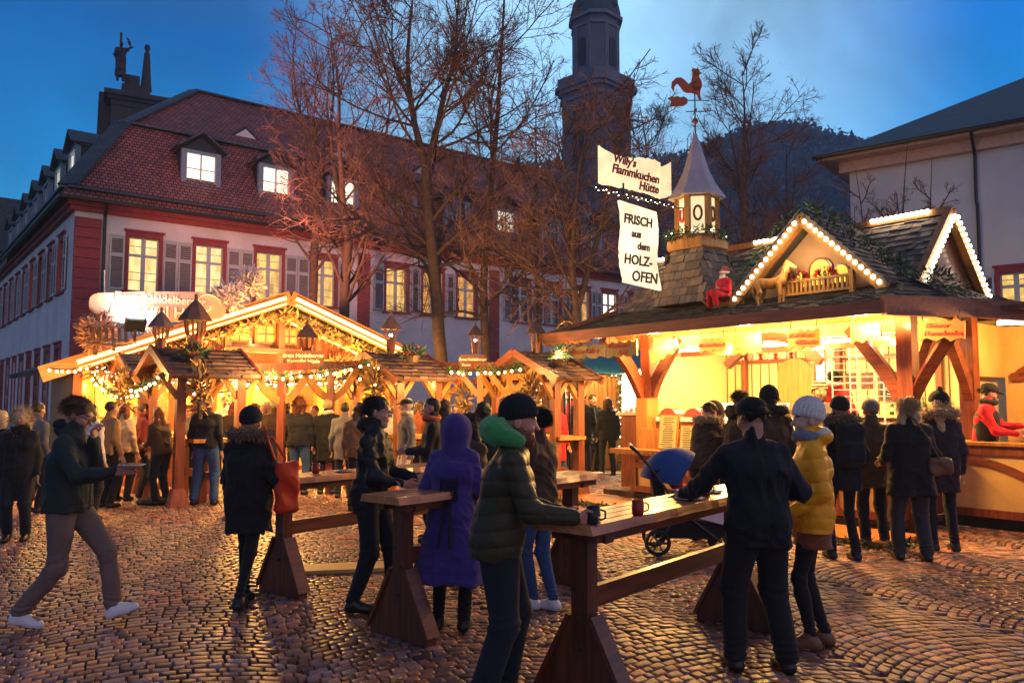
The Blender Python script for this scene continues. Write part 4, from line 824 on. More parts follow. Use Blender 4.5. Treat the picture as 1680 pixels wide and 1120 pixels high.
# stall goods: half-round red lids, steel boiler, bottles, glass shelf, rack
for i, y in enumerate((3.98, 3.45)):
    m_ = thing('mug_rack', ['left dark red half round mug rack behind the price lists', 'right dark red half round mug rack behind the price lists'][i], 'mug rack', tuple(K.matrix_basis @ Vector((-.05, y, 1.0))), A0, 'half round mug racks')
    b = MB(); b.prism([(.22*math.cos(t*math.pi/14), .30+.24*math.sin(t*math.pi/14)) for t in range(15)], (0, 0, .0), Vector((0, 1, 0)), Z, X, .2); b.build('lid', mat('dark_red_enamel', (.28, .02, .015), .35, .15), m_)
    b = MB(); b.span((-.02, -.24, 0), (.24, .24, .3)); b.build('cabinet', M_wr, m_)
    b = MB()
    for k in range(8): b.lathe([(.028, 0), (.03, .07)], (-.04, -.19+.054*k, .32), 8)
    b.build('mug', M_white, m_)
def bottle(loc, m_, label, g=None):
    t = thing('bottle', label, 'bottle', loc, 0, g); b = MB(); b.lathe([(.035, 0), (.037, .02), (.037, .17), (.014, .23), (.013, .28)], n=10); b.build('glass', m_, t, smooth=True); b = MB(); b.lathe([(.015, .28), (.015, .3)], n=8); b.build('cap', M_cu, t); b = MB(); b.lathe([(.0375, .06), (.0375, .13)], n=10); b.build('paper_label', M_paper, t); return t
gl = mat('green_bottle_glass', (.02, .06, .02), .1, 0, 5, 0, spec=.8)
for i in range(6): bottle(tuple(K.matrix_basis @ Vector((2.9, 1.0+.13*i, 1.42))), gl, 'green bottle in the row on the back shelf of the right stall', 'bottles on the back shelf')
b = MB(); b.span((2.75, .6, 1.38), (3.1, 2.4, 1.42)); b.span((2.7, 2.55, 1.55), (3.1, 3.3, 1.58)); b.span((2.72, 2.58, .9), (2.76, 2.62, 1.55)); b.span((2.4, .4, .14), (3.1, 4.6, .95)); b.build('back_shelf', M_yw, K)
b = MB(); b.span((2.2, 3.4, .95), (2.9, 4.7, 1.35)); b.span((2.2, 3.5, 1.5), (2.8, 4.6, 1.62)); b.build('steel_boiler', lit('glowing_steel_case', (1, .9, .6), 1.3, .3, 4), K)  # boiler case emits light of its own to brighten the interior
b = MB(); b.span((3.04, 3.15, 1.0), (3.09, 3.85, 2.35)); b.prism([(0, 0), (.7, 0), (.7, 1.2)]+[(.35+.35*math.cos(t*math.pi/8), 1.2+.25*math.sin(t*math.pi/8)) for t in range(1, 8)]+[(0, 1.2)], (3.03, 3.15, 1.0), Vector((0, 1, 0)), Z, -X, .04); b.build('arched_door', M_wo, K)
b = MB(); b.tube([(3.0, 2.98, 1.2), (3.0, 2.98, 2.5)], .06, 10); b.tube([(1.6, .4, 2.72), (1.6, 4.9, 2.72)], .04, 8); b.tube([(.15, .3, 2.5), (.15, 4.2, 2.5)], .025, 8); b.build('light_tube', L_white, K)
b = MB(); b.span((2.0, .02, .95), (2.9, .06, 2.3)); b.span((1.85, .12, 1.3), (2.9, .16, 2.25)) if False else None; b.build('lit_side_window', lit('white_lit_window', (1, .95, .85), 1.6, .15, 2), K)
for nm, yy in (('picture_frame', 2.15), ('picture_frame', 2.42)):
    t = thing(nm, 'small dark framed picture %s on the yellow back wall' % ('right one' if yy < 2.3 else 'left one'), 'picture', tuple(K.matrix_basis @ Vector((3.08, yy, 1.9))), A0); b = MB(); b.box((0, 0, .1), (.03, .2, .3)); b.build('frame', M_wr, t); b = MB(); b.box((-.02, 0, .1), (.01, .15, .24)); b.build('print', mat('dark_print', (.12, .04, .03), .6, .9, 12), t)
rk = thing('bread_rack', 'tall white wire rack with trays inside the right stall', 'rack', tuple(K.matrix_basis @ Vector((.75, .95, .14))), A0)
b = MB()
for x in (-.25, .25):
    for y in (-.38, .0, .38): b.tube([(x, y, 0), (x, y, 2.3)], .012, 6)
for i in range(22):
    z = .25+i*.095
    for x in (-.25, .25): b.tube([(x, -.38, z), (x, .38, z)], .006, 5)
b.build('wire_frame', lit('glowing_white_wire', (1, .85, .5), .55, 0), rk); b = MB()  # rack wire given a warm glow, stall light painted in
for i in range(0, 22, 4): b.span((-.24, -.37, .255+i*.095), (.24, .37, .265+i*.095))
b.build('tray', M_steel, rk)
b = MB()
for i in range(26): b.box((3.085, .2+i*.195, 1.7), (.02, .012, 2.2))
b.span((3.06, .1, 1.32), (3.1, 5.1, 1.37)); b.span((3.06, .1, 2.38), (3.1, 5.1, 2.46)); b.build('wall_moulding', M_wr_x, K)
b = MB()
for x, y in ((3.0, .9), (3.0, 2.62), (3.0, 4.6)): b.box((x, y, 1.5), (.1, .1, 2.5))
b.bar((1.6, .2, 2.55), (1.6, 5.0, 2.55), .1, .12); b.build('inner_post', M_wr, K)
for i in range(9): cup(tuple(K.matrix_basis @ Vector((.12, 1.75+.13*i, 2.28))), [C_MUG, M_white][i % 2], 'mug hanging in the row under the eave beam of the right stall', group='mugs hanging under the eave beam')
for i in range(7): cup(tuple(K.matrix_basis @ Vector((-.2+.03*(i % 2), 1.25+.14*i+.05*(i % 3), 1.12))), C_MUG, 'dark red mug waiting on the counter of the right stall', group='mugs on the stall counter')
for i, (y, w_, h_) in enumerate(((1.15, .34, .22), (1.75, .28, .30), (2.25, .36, .18))):
    t = thing('crate', ['left', 'middle', 'right'][2-i]+' wooden crate on the rear counter inside the right stall', 'crate', tuple(K.matrix_basis @ Vector((2.75, y, .95))), A0, 'crates on the rear counter'); b = MB()
    for k in range(4): b.box((0, 0, .03+k*h_/4), (.3, w_, h_/4-.02))
    b.build('slats', M_wo, t); b = MB(); [b.ball((random.uniform(-.1, .1), random.uniform(-w_*.4, w_*.4), h_), .045, 7) for _ in range(9)]; b.build('contents', M_redcloth if i % 2 else C_BREAD, t)
t = thing('chalk_board', 'dark chalk board with pale lines on the yellow rear wall of the right stall', 'menu board', tuple(K.matrix_basis @ Vector((3.0, 1.6, 1.65))), A0); b = MB(); b.box((0, 0, .25), (.03, .62, .5)); b.build('frame', M_wr, t); b = MB(); b.box((-.02, 0, .25), (.012, .54, .42)); b.build('slate', M_black, t); b = MB(); [b.box((-.028, random.uniform(-.05, .05), .42-.05*i), (.004, random.uniform(.2, .42), .012)) for i in range(7)]; b.build('chalk_line', M_white, t)
# hanging wooden name boards under the eave
def name_board(lx, ly, z, w, h, lines, tilt, label, sz=.1, big=0, seed=1):
    t = thing('hanging_board', label, 'sign', tuple(K.matrix_basis @ Vector((lx, ly, z))), A0-math.pi/2, 'wooden drink boards under the eave')
    rs = np.random.RandomState(seed); n = 14; tp = [(-w/2+w*i/n, h/2+.02*math.sin(i*1.7+seed)+rs.uniform(-.008, .008)) for i in range(n+1)]; bt = [(w/2-w*i/n, -h/2+.02*math.sin(i*1.3)+rs.uniform(-.008, .008)) for i in range(n+1)]
    ca, sa = math.cos(tilt), math.sin(tilt); rot = lambda p: (p[0]*ca-p[1]*sa, p[0]*sa+p[1]*ca)
    b = MB(); b.prism([rot(p) for p in bt[::1]+tp[::1]][::1], (0, 0, 0), X, Z, Y_, .03); b.build('board', mat('lit_board_wood', (.17, .095, .02), .6, .2, 3, .2), t)
    for i, s_ in enumerate(lines):
        p = rot((0 if len(lines) == 1 else (-.04+.08*i), (len(lines)-1)*sz*.55-i*sz*1.1)); text(s_, sz, M_inkr, t, (p[0], -.006, p[1]), Vector((ca, 0, sa)), Vector((-sa, 0, ca)), shear=.2, extrude=.003, offset=.001)
    b = MB()
    for s in (-1, 1): p = rot((s*w*.4, h/2)); b.tube([(p[0], .01, p[1]), (p[0], .01, p[1]+.12)], .008, 5)
    b.build('chain', M_black, t); return t
name_board(-.55, 3.6, 2.47, .62, .2, ['Waldbeeren', 'Glühwein'], .35, 'tilted wooden board reading Waldbeeren Glühwein at the left of the eave', .1, seed=2)
name_board(-.55, 2.66, 2.50, .50, .19, ['Kinder-Punsch'], 0, 'wooden board reading Kinder-Punsch', .085, seed=3)
name_board(-.55, 2.05, 2.48, .50, .28, ['Met', 'Honigwein'], 0, 'wooden board reading Met Honigwein', .1, seed=4)
name_board(-.55, 1.14, 2.50, .48, .24, ['Heidelbeer', 'Glühwein'], 0, 'wooden board reading Heidelbeer Glühwein', .085, seed=5)
name_board(-.6, .24, 2.52, .40, .22, ['Glühwein', 'rot'], 0, 'wooden board reading Glühwein rot at the corner post', .08, seed=6)
name_board(-.3, -.55, 2.52, .55, .24, ['Elsässer', 'Flammkuchen'], -.05, 'orange wooden board reading Flammkuchen at the right of the corner brace', .085, seed=7)
name_board(-.92, 5.09, 2.50, 1.0, .22, ['Heisser Kakao'], .0, 'yellow wooden board reading Heisser Kakao at the far left of the eave', .13, seed=8)
name_board(-.92, 4.2, 2.50, .68, .24, ['Weihnachts-', 'Apfel'], .0, 'yellow wooden board reading Weihnachtsapfel beside the curved left brace', .1, seed=9)
# oven booth on the right
b = MB(); b.span((2.6, -3.6, .1), (2.7, -.2, 2.75)); b.span((1.5, -.2, 2.0), (2.6, -.14, 2.75)); b.build('oven_wall', M_yel, K)
b = MB(); b.span((.5, -3.6, 2.78), (2.7, -.7, 2.84)); b.build('oven_roof', M_wd, K)
b = MB(); b.bar((2.58, -.3, 2.0), (2.58, -3.6, 2.0), .08, .12); b.bar((2.58, -1.6, .9), (2.58, -1.6, 2.75), .12, .08); b.arcbar((2.57, -.4, 2.05), (2.57, -1.5, 2.7), (0, -.1, .12), .06, .1); b.arcbar((2.57, -1.7, 2.7), (2.57, -2.9, 2.05), (0, .1, .15), .06, .1); b.build('oven_wall_brace', M_wr_x, K)
ov = thing('pizza_oven', 'black domed oven with curved flue behind the red jacketed baker', 'oven', tuple(K.matrix_basis @ Vector((2.05, -1.35, .1))), A0)
b = MB(); b.lathe([(.62, .95), (.62, 1.25), (.58, 1.45), (.45, 1.66), (.2, 1.78), (.03, 1.8)], n=28); b.build('dome', M_black, ov, smooth=True); b = MB(); b.lathe([(.55, 0), (.55, .95)], n=20); b.build('base', M_wr, ov)
b = MB(); b.tube([(-.1, .1, 1.75), (-.1, .1, 2.0), (-.05, -.05, 2.2), (.1, -.3, 2.35), (.2, -.6, 2.42)], .11, 14); b.build('flue', M_steel, ov)
b = MB(); b.tube([(.63*math.cos(a), .63*math.sin(a), 1.3) for a in [i*.3-3 for i in range(12)]], .012, 6); b.build('rim', M_steel, ov)
b = MB(); b.tube([(.9, -.75, 2.66), (.9, -1.35, 2.64)], .03, 8); b.tube([(.9, -1.6, 2.63), (.9, -2.6, 2.6)], .03, 8); b.build('light_tube', L_white, K)
# figures on the roof: Santa, carved horse, sledge
def deer(px_): pass
# lamps of the stall
for loc, p in (((1.4, 3.9, 2.45), 150), ((1.4, 2.3, 2.5), 170), ((1.4, .9, 2.5), 150)): lamp('stall_lamp', K, loc, p*.8, (1, .66, .18), .15)
lamp('stall_front_lamp', K, (-.78, 3.6, 2.62), 190, (1, .50, .12), .1); lamp('stall_front_lamp', K, (-.78, 1.9, 2.62), 190, (1, .50, .12), .1); lamp('stall_front_lamp', K, (-.78, .2, 2.62), 190, (1, .50, .12), .1)
lamp('oven_lamp', K, (1.3, -1.5, 2.5), 110, (1, .5, .14), .1); lamp('eave_left_lamp', K, (-1.3, 5.3, 2.4), 40, WARM, .1)
lamp('gable_lamp', K, (-.3, 1.5, 3.7), 14, (1, .72, .35), .1); lamp('lantern_lamp', K, (-.2, 4.3, 4.7), 10, WARM, .1)

# ---------------------------------------------------------------- left chalet
H = thing('chalet_stall', 'wide timber chalet with low lit gable, its edges marked by bright light tubes', 'market stall', (-5.2, 18, 0), A0)
k_ = .379
b = MB()
for s, w_ in ((-1, 4.75), (1, 2.95)):
    slab(b, [(0, -.35, 4.06), (s*w_, -.35, 4.06-k_*w_), (s*w_, 4.5, 4.06-k_*w_), (0, 4.5, 4.06)], .1)
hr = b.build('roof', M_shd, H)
b = MB()
for s, w_ in ((-1, 4.8), (1, 3.0)):
    b.bar((0, -.4, 3.96), (s*w_, -.4, 3.96-k_*w_), .07, .30); b.bar((0, .28, 3.62), (s*w_*.86, .28, 3.62-k_*w_*.86), .07, .12)
b.build('rake_board', M_wo_x, hr)
b = MB()
for s, w_ in ((-1, 4.2), (1, 2.85)):
    b.bar((s*.12, -.45, 3.98-k_*.12), (s*w_, -.45, 3.98-k_*w_), .03, .075); b.bar((s*.12, -.45, 3.85-k_*.12), (s*w_, -.45, 3.85-k_*w_), .03, .03); b.bar((s*.3, .22, 3.56-k_*.3), (s*w_*.8, .22, 3.56-k_*w_*.8), .03, .04)
b.build('light_tube', L_strip, hr)
b = MB(); b.prism([(-2.9, 2.45), (2.6, 2.45), (2.2, 3.05), (0, 3.85), (-2.9, 2.75)], (0, .45, 0), X, Z, Y_, .06); b.build('gable_boarding', M_wr, H)
for x0, x1, z0, z1 in ((-1.1, -.62, 2.95, 3.4), (-.5, -.02, 2.95, 3.4), (.1, .5, 2.95, 3.35)):
    b = MB(); b.span((x0, .36, z0), (x1, .45, z1)); o = b.build('gable_window', M_wo, H); b = MB(); b.span((x0+.05, .34, z0+.05), (x1-.05, .37, z1-.05)); b.build('pane', lit('dim_amber_pane', (1, .46, .09), .55, .4, 6), o)
    b = MB(); b.bar(((x0+x1)/2, .33, z0+.05), ((x0+x1)/2, .33, z1-.05), .03, .02); b.bar((x0+.05, .325, (z0+z1)/2), (x1-.05, .325, (z0+z1)/2), .02, .03); b.build('muntin', M_wr, o)
b = MB(); b.bar((-4.2, .1, 2.36), (2.9, .1, 2.36), .2, .22); b.bar((-1.3, .1, 2.78), (.7, .1, 2.78), .25, .1); b.bar((0, .1, 2.4), (0, .1, 3.75), .14, .14); b.bar((-1.2, .1, 2.4), (-1.2, .1, 3.3), .12, .12); b.bar((.9, .1, 2.4), (.9, .1, 3.35), .12, .12); b.build('tie_beam', M_wr_x, H)
b = MB()
for x in (-4.1, -2.9, -1.5, .1, 1.5, 2.8): b.box((x, .1, 1.15), (.16, .16, 2.3))
b.each('post', M_wr, H); b = MB()
for x in (-2.9, -1.5, .1, 1.5):
    for s in (-1, 1): b.arcbar((x+s*.05, .1, 1.75), (x+s*.5, .1, 2.28), (0, 0, -.06), .09, .1)
b.each('brace', M_wo_x, H)
b = MB(); b.span((-4.1, 2.6, .1), (2.8, 2.66, 2.5)); b.span((-4.16, .2, .1), (-4.1, 2.6, 2.3)); b.span((2.8, .2, .1), (2.86, 2.6, 2.5)); b.build('inner_wall', M_wo, H)
for i in range(11):
    b = MB(); x = -3.9+i*.6; b.span((x, 2.5, 1.1+.2*(i % 2)), (x+.42, 2.6, 2.05)); b.build('wall_cupboard', [M_wr, M_yel, M_wo][i % 3], H)
for i, x in enumerate((-3.4, -2.2, -.8, .6, 1.9)):
    b = MB(); b.ball((x, 1.2, 2.05), .1, 10, (1, 1, .8)); b.build('hanging_lamp', L_bulb, H)
co = counter('counter', (-3.9, -.05, 0), (2.7, -.05, 0), .1, 1.02, 8, (0, -1, 0), H)
for i in range(14):
    bottle(tuple(H.matrix_basis @ Vector((-3.6+.43*i+random.uniform(-.1, .1), .2+random.uniform(-.08, .1), 1.06))), [gl, mat('amber_glass', (.25, .09, .02), .1, 0, 5, 0, spec=.8)][i % 2], 'bottle on the counter of the lit chalet', 'bottles on the chalet counter')
b = MB()
for i in range(60): 
    x = -3.8+i*.11+random.uniform(-.05, .05); b.box((x, .3, 1.12+random.random()*.06), (.14, .12, .12), rz=random.random())
b.build('counter_goods', mat('bread_crust', (.42, .2, .06), .7, .4, 5), co)
b = MB(); b.ball((-1.0, .9, 1.15), .35, 14, (1, 1, .8)); b.build('steam_pan', M_steel, co)
b = MB(); b.bar((-5.3, -1.4, 2.06), (-4.5, -.4, 2.2), .08, .1) if False else None
# straw/fir sprays behind the tubes
b = MB(); 
for s, w_ in ((-1, 3.9), (1, 2.3)):
    for i in range(34): x = s*w_*(i+.5)/34; foliage_bits(b, (x, -.1, 3.62-k_*abs(x)), (.12, .12, .09), 16, .16)
for i in range(10): foliage_bits(b, (-1.6+.05*i*random.random(), .0, 2.55), (.35, .15, .14), 14, .18); foliage_bits(b, (1.15+random.random()*.4, .0, 2.55), (.3, .15, .12), 14, .16)
b.build('straw_spray', M_firo, hr)
b = MB(); 
for i in range(520): b.ball((random.uniform(-3.9, 2.7), random.uniform(-.5, .2), 2.32-abs(random.gauss(0, .16))), .010, 5)
b.build('fairy_lights', L_fairy, H)
b = MB()   # icicle line of light along the counter canopy
for i in range(130): x = -2.9+i*.04; b.ball((x, -.32, 2.06-.04*random.random()), .016, 5)
b.build('light_fringe', L_fairy, H)
b = MB(); b.bar((-3.0, -.3, 2.12), (2.5, -.3, 2.12), .3, .05); b.build('canopy_board', M_wr_x, H)
for loc, p in (((-3.2, 1.0, 2.0), 160), ((-1.6, .9, 2.0), 190), ((0, .9, 2.0), 190), ((1.6, .9, 2.0), 170)): lamp('chalet_lamp', H, loc, p*1.5, (1, .52, .08), .12)
for loc, p in (((-3.2, -.8, 2.0), 60), ((-1.0, -1.0, 2.3), 90), ((1.6, -1.0, 2.3), 70)): lamp('chalet_front_lamp', H, loc, p*3.4, (1, .46, .09), .12)
lamp('chalet_gable_lamp', H, (0, -.9, 3.1), 60, (1, .6, .18), .1)
# sign on its roof
sg = thing('name_sign', 'oval floodlit wooden sign with white lettering Erste Heidelberger on the left roof', 'sign', tuple(P(264, 503, 15.6)), A0)
b = MB(); n = 40; pp = []
for i in range(n): a = 2*math.pi*i/n; c, s = math.cos(a), math.sin(a); pp.append((1.27*math.copysign(abs(c)**.55, c), .33*math.copysign(abs(s)**.7, s)+.06*math.cos(a*1+.5)*1.0+.05*math.sin(c*4)))
b.prism(pp, (0, 0, 0), X, Z, Y_, .06); b.build('board', mat('sign_wood', (.62, .38, .26), .6, .3, 2, .2), sg)
M_lw = mat('cream_lettering', (.9, .82, .6), .6, 0, 5, 0)
text('Erste Heidelberger', .22, M_lw, sg, (.0, -.03, .14), X, Z, extrude=.01, offset=.004); text('Kartoffel Hüsle', .30, M_lw, sg, (.0, -.03, -.12), X, Z, extrude=.01, offset=.005)
b = MB(); sw = [Vector((.88+.28*math.cos(t*.35)*(1-t*.04), -.02, .1+.26*math.sin(t*.35)*(1-t*.04))) for t in range(18)]; b.tube(sw, .012, 5); b.build('scroll_ornament', M_lw, sg)
b = MB(); b.bar((-.8, .1, -.9), (-.8, .1, .1), .05, .05); b.bar((.8, .1, -.7), (.8, .1, .1), .05, .05); b.each('support', M_wd, sg)
fl = thing('floodlight', 'glaring white floodlight on the left end of the chalet roof', 'floodlight', tuple(P(222, 532, 14.6)), A0)
b = MB(); b.box((0, 0, 0), (.34, .14, .24), rx=R(35)); b.build('housing', M_black, fl); b = MB(); b.box((0, .05, .075), (.3, .1, .2), rx=R(35)); b.build('lamp_glass', lit('flood_glass', (1, .92, .95), 30, sample=False), fl); b = MB(); b.bar((0, 0, -.3), (0, 0, 0), .04, .04); b.build('stand', M_metal, fl)
lamp('flood', fl, (0, .2, .2), 45, (1, .72, .70), .12, 'SPOT', (1.2, 3.0, 2.4), 2.3)
tree_fill = thing('floodlight', 'added unseen floodlight behind the oval sign, reddening the bare trees', 'floodlight', tuple(P(318, 512, 17.3)), A0)  # helper light added out of sight to redden the twigs
b = MB(); b.box((0, 0, 0), (.3, .12, .22), rx=R(30)); b.build('housing', M_black, tree_fill); b = MB(); b.bar((0, 0, -.3), (0, 0, 0), .04, .04); b.build('stand', M_metal, tree_fill)
lamp('flood', tree_fill, (.1, .25, .2), 3000, (1, .36, .22), .15, 'SPOT', (4.0, 5.0, 4.0), 1.25)  # added red spot for the trees, without a visible source
pf = thing('flag_pole', 'slim white pole lit beside the oval sign', 'pole', tuple(P(172, 535, 15.4)), 0); b = MB(); b.tube([(0, 0, -.5), (-.05, 0, 1.1)], [.02, .01], 8); b.build('shaft', M_white, pf); b = MB(); b.ball((0, 0, -.35), .06, 8); b.build('base_knob', M_white, pf)
def bush(name, label, cat, c, rad, n, size, m_, lights=0, group=None):
    t = thing(name, label, cat, tuple(c), 0, group); b = MB(); foliage_bits(b, (0, 0, 0), rad, n, size, .4); b.build('branches', m_, t)
    b = MB(); b.tube([(0, 0, -rad[2]*1.2), (0, 0, 0)], .04, 6); b.build('stem', M_wd, t)
    if lights:
        b = MB()
        for _ in range(lights): d = Vector(np.random.normal(size=3)).normalized(); b.ball((d.x*rad[0], d.y*rad[1], d.z*rad[2]), .014, 5)
        b.build('light', L_fairy, t)
bush('straw_bundle', 'straw bundle at the far left end of the chalet roof', 'decoration', P(158, 545, 14.9), (.28, .25, .36), 700, .13, mat('pink_lit_straw', (.34, .17, .12), .7, .2, 10, 0, rnd=.4))
bush('frosted_tree', 'white frosted artificial bush lit by the floodlight behind the sign', 'decoration', P(375, 487, 16.6), (.34, .3, .3), 620, .11, M_frost)
bush('frosted_tree', 'tall lilac lit frosted tree tip above the chalet roof', 'decoration', P(408, 463, 17.0), (.30, .28, .30), 520, .12, M_frost)
bush('frosted_tree', 'glaring snow white bush around the floodlight', 'decoration', P(236, 527, 15.2), (.34, .25, .18), 420, .09, M_white)
cr_ = thing('wooden_cart', 'small dark wooden sledge on the left slope of the chalet roof', 'decoration', tuple(P(182, 552, 14.5)), A0)
b = MB()
for i in range(6): b.box((-.3+.11*i, 0, .05), (.05, .03, .3), rx=R(-15))
b.bar((-.35, -.03, .18), (.3, -.03, .18), .03, .04); b.bar((-.35, -.03, -.06), (.3, -.03, -.06), .03, .04); b.build('slat', M_wd, cr_); b = MB(); b.tube([(.3, 0, .22), (.42, 0, -.1), (.2, 0, -.16), (-.4, 0, -.14)], .018, 6); b.build('runner', M_wd, cr_)

# ---------------------------------------------------------------- pavilions with standing tables
def lantern(loc, label, s=1.0, glow=False):
    t = thing('wooden_lantern', label, 'lantern', tuple(loc), A0, 'turned wooden roof lanterns')
    b = MB(); b.lathe([(.10*s, 0), (.12*s, .12*s), (.13*s, .3*s), (.15*s, .34*s)], n=8); b.build('base', M_wr, t)
    b = MB()
    for k in range(6): a = k*math.pi/3; d = Vector((math.cos(a), math.sin(a), 0)); b.tube([d*.11*s+Z*.3*s, d*.16*s+Z*.42*s, d*.17*s+Z*.62*s], .022*s, 6)
    b.build('bar', M_wr, t)
    b = MB(); b.lathe([(.30*s, .60*s), (.25*s, .68*s), (.12*s, .86*s), (.03*s, .96*s), (.03*s, 1.05*s), (.005, 1.07*s)], n=8); b.build('roof', M_shr, t)
    if glow: b = MB(); b.ball((0, 0, .45*s), .05*s, 8); b.build('bulb', L_bulb, t)
    return t
def pavilion(gx, gy, label, Lr=1.25):
    t = thing('table_pavilion', label, 'shelter', (gx, gy, 0), A0, 'small shingled shelters over standing tables')
    b = MB()
    for s in (-1, 1): slab(b, [(-.08, 0, 2.52), (Lr+.08, 0, 2.52), (Lr+.08, s*1.1, 2.04), (-.08, s*1.1, 2.04)], .04)
    r_ = b.build('roof', M_wd, t); b = MB()
    for s in (-1, 1):
        v = Vector((0, -s*1.1, .48)); l = v.length; v.normalize(); nn = X.cross(v); nn = nn if nn.z > 0 else -nn
        shingles(b, (-.08, s*1.12, 2.035), X, v, nn, Lr+.16, l, .17, .17, .022, jit=.45)
    b.build('roof_shingles', M_shr, r_); b = MB()
    for x in (-.11, Lr+.11):
        for s in (-1, 1): b.bar((x, s*1.16, 2.0), (x, 0, 2.52), .05, .13)
    b.build('rake_board', M_wr_x, r_); b = MB()
    for x, y in ((.15, -.82), (.15, .82), (Lr-.15, -.82), (Lr-.15, .82)): b.box((x, y, 1.08), (.14, .14, 2.1)); b.box((x, y, .14), (.3, .3, .28), taper=.6)
    b.each('post', M_wr, t, 2); b = MB()
    for x, y in ((.15, -.82), (.15, .82), (Lr-.15, -.82), (Lr-.15, .82)):
        for s in (-1, 1): b.bar((x+s*.04, y, 1.7), (x+s*.32, y, 2.08), .08, .08)
        b.bar((x, y, 1.7), (x, y*.5, 2.25), .08, .08)
    b.bar((0, -.82, 2.1), (Lr, -.82, 2.1), .1, .1); b.bar((0, .82, 2.1), (Lr, .82, 2.1), .1, .1); b.bar((.15, -.9, 2.1), (.15, .9, 2.1), .09, .09); b.bar((Lr-.15, -.9, 2.1), (Lr-.15, .9, 2.1), .09, .09); b.each('brace', M_wo, t)
    b = MB(); b.box((Lr/2, 0, 1.02), (.6, 1.95, .06)); b.box((Lr/2, 0, .96), (.5, 1.5, .06)); b.build('table_top', M_wo, t)
    b = MB(); b.bar((Lr/2, -.8, .45), (Lr/2, .8, .45), .08, .12); b.bar((Lr/2, -.5, 0), (Lr/2, -.5, .94), .12, .12); b.bar((Lr/2, .5, 0), (Lr/2, .5, .94), .12, .12); b.build('trestle', M_wr, t)
    return t
pavilion(-5.88, 13.2, 'nearest left shelter with thick post, in front of the chalet', 1.25); pavilion(-7.4, 15.2, 'leftmost small shelter half behind the nearest one')
pavilion(-2.62, 14.6, 'middle shelter with a flower basket on its dark shingles', 1.1); pavilion(.11, 14.2, 'right hand shelter beside the teal stall', .85)
lantern((-5.86, 13.25, 2.45), 'left smaller wooden lantern on the near left shelter', .72); lantern((-5.42, 13.58, 2.42), 'large wooden lantern standing on the ridge of the near left shelter', 1.0)
lantern(P(503, 592, 15.5), 'dark wooden lantern above the hanging board in front of the gable', .75); lantern(P(641, 578, 14.9), 'wooden lantern above the middle shelter', .72, True); lantern(P(780, 580, 16.5), 'pale lit wooden lantern in front of the red pilaster', .62, True); lantern(P(879, 580, 14.4), 'wooden lantern above the right hand shelter', .62)
# linking beams with boards and garlands
lb = thing('linking_beam', 'long timber beam between the left and middle shelters carrying a dark board', 'beam', (0, 0, 0)); b = MB()
pA, pB = P(405, 603, 13.6), P(620, 597, 15.0); b.bar(pA, pB, .1, .14); b.build('timber', M_wr, lb); b = MB()
for t_ in (.25, .62): q_ = Vector(pA).lerp(Vector(pB), t_); b.bar((q_.x, q_.y, 0), (q_.x, q_.y, q_.z-.06), .12, .12)
b.each('post', M_wr, lb); b = MB()
for t_ in (.25, .62):
    q_ = Vector(pA).lerp(Vector(pB), t_); d_ = (Vector(pB)-Vector(pA)).normalized()
    for s in (-1, 1): b.arcbar(q_-Z*.6+d_*s*.04, q_-Z*.08+d_*s*.5, (0, 0, -.08), .09, .12)
b.each('brace', M_wo, lb)
lb2 = thing('linking_beam', 'timber beam between the middle and right shelters', 'beam', (0, 0, 0)); b = MB(); pC, pD = P(715, 600, 15.2), P(850, 600, 14.6); b.bar(pC, pD, .1, .13); b.build('timber', M_wr, lb2); b = MB()
for t_ in (.15, .55, .9):
    q_ = Vector(pC).lerp(Vector(pD), t_); b.bar((q_.x, q_.y, 0), (q_.x, q_.y, q_.z-.06), .11, .11)
b.each('post', M_wo, lb2); b = MB()
for t_ in (.15, .55, .9):
    q_ = Vector(pC).lerp(Vector(pD), t_)
    for s in (-1, 1): b.bar(q_-Z*.55+X*s*.04, q_-Z*.07+X*s*.42, .08, .1)
b.each('brace', M_wo, lb2)
for (px, py, Yd, wd, lab) in ((498, 588, 14.2, .72, 'dark wooden board reading Erste Heidelberger above the garland, left one'), (776, 594, 14.9, .52, 'small wooden board reading Erste Heidelberger between middle and right shelters')):
    t = thing('beam_board', lab, 'sign', tuple(P(px, py, Yd)), .1, 'boards on the linking beams'); b = MB(); b.prism([(-wd/2, -.1), (-wd/2+.06, -.14), (wd/2-.06, -.14), (wd/2, -.1), (wd/2, .1), (wd/2-.06, .14), (-wd/2+.06, .14), (-wd/2, .1)], (0, 0, 0), X, Z, Y_, .04); b.build('board', mat('board_brown', (.16, .06, .03), .6), t)
    text('Erste Heidelberger', wd*.13, M_lw, t, (0, -.006, .05), X, Z, extrude=.004, offset=.002); text('Kartoffel Hüsle', wd*.13, M_lw, t, (0, -.006, -.05), X, Z, extrude=.004, offset=.002)
def string(a, c, sag, n, label, rb=.026, parent=None, firs=True):
    a, c = Vector(a), Vector(c); pts = [a.lerp(c, i/12)-Z*sag*4*(i/12)*(1-i/12) for i in range(13)]; t = thing('light_garland', label, 'garland', (0, 0, 0), 0, 'fir garlands with warm bulbs')
    b = MB(); b.tube(pts, .012, 5); b.build('cable', M_black, t)
    if firs:
        b = MB()
        for i in range(int((c-a).length*26)): u_ = random.random()*12; j = min(11, int(u_)); foliage_bits(b, pts[j].lerp(pts[j+1], u_-j), (.05, .05, .05), 6, .08)
        b.build('needles', M_fir, t)
    b = MB()
    for i in range(n): u_ = (i+.5)/n*12; j = min(11, int(u_)); b.ball(pts[j].lerp(pts[j+1], u_-j)-Z*.05+Vector((random.uniform(-.02, .02), -.05, random.uniform(-.02, .02))), rb, 7)
    b.each('bulb', L_bulb, t)
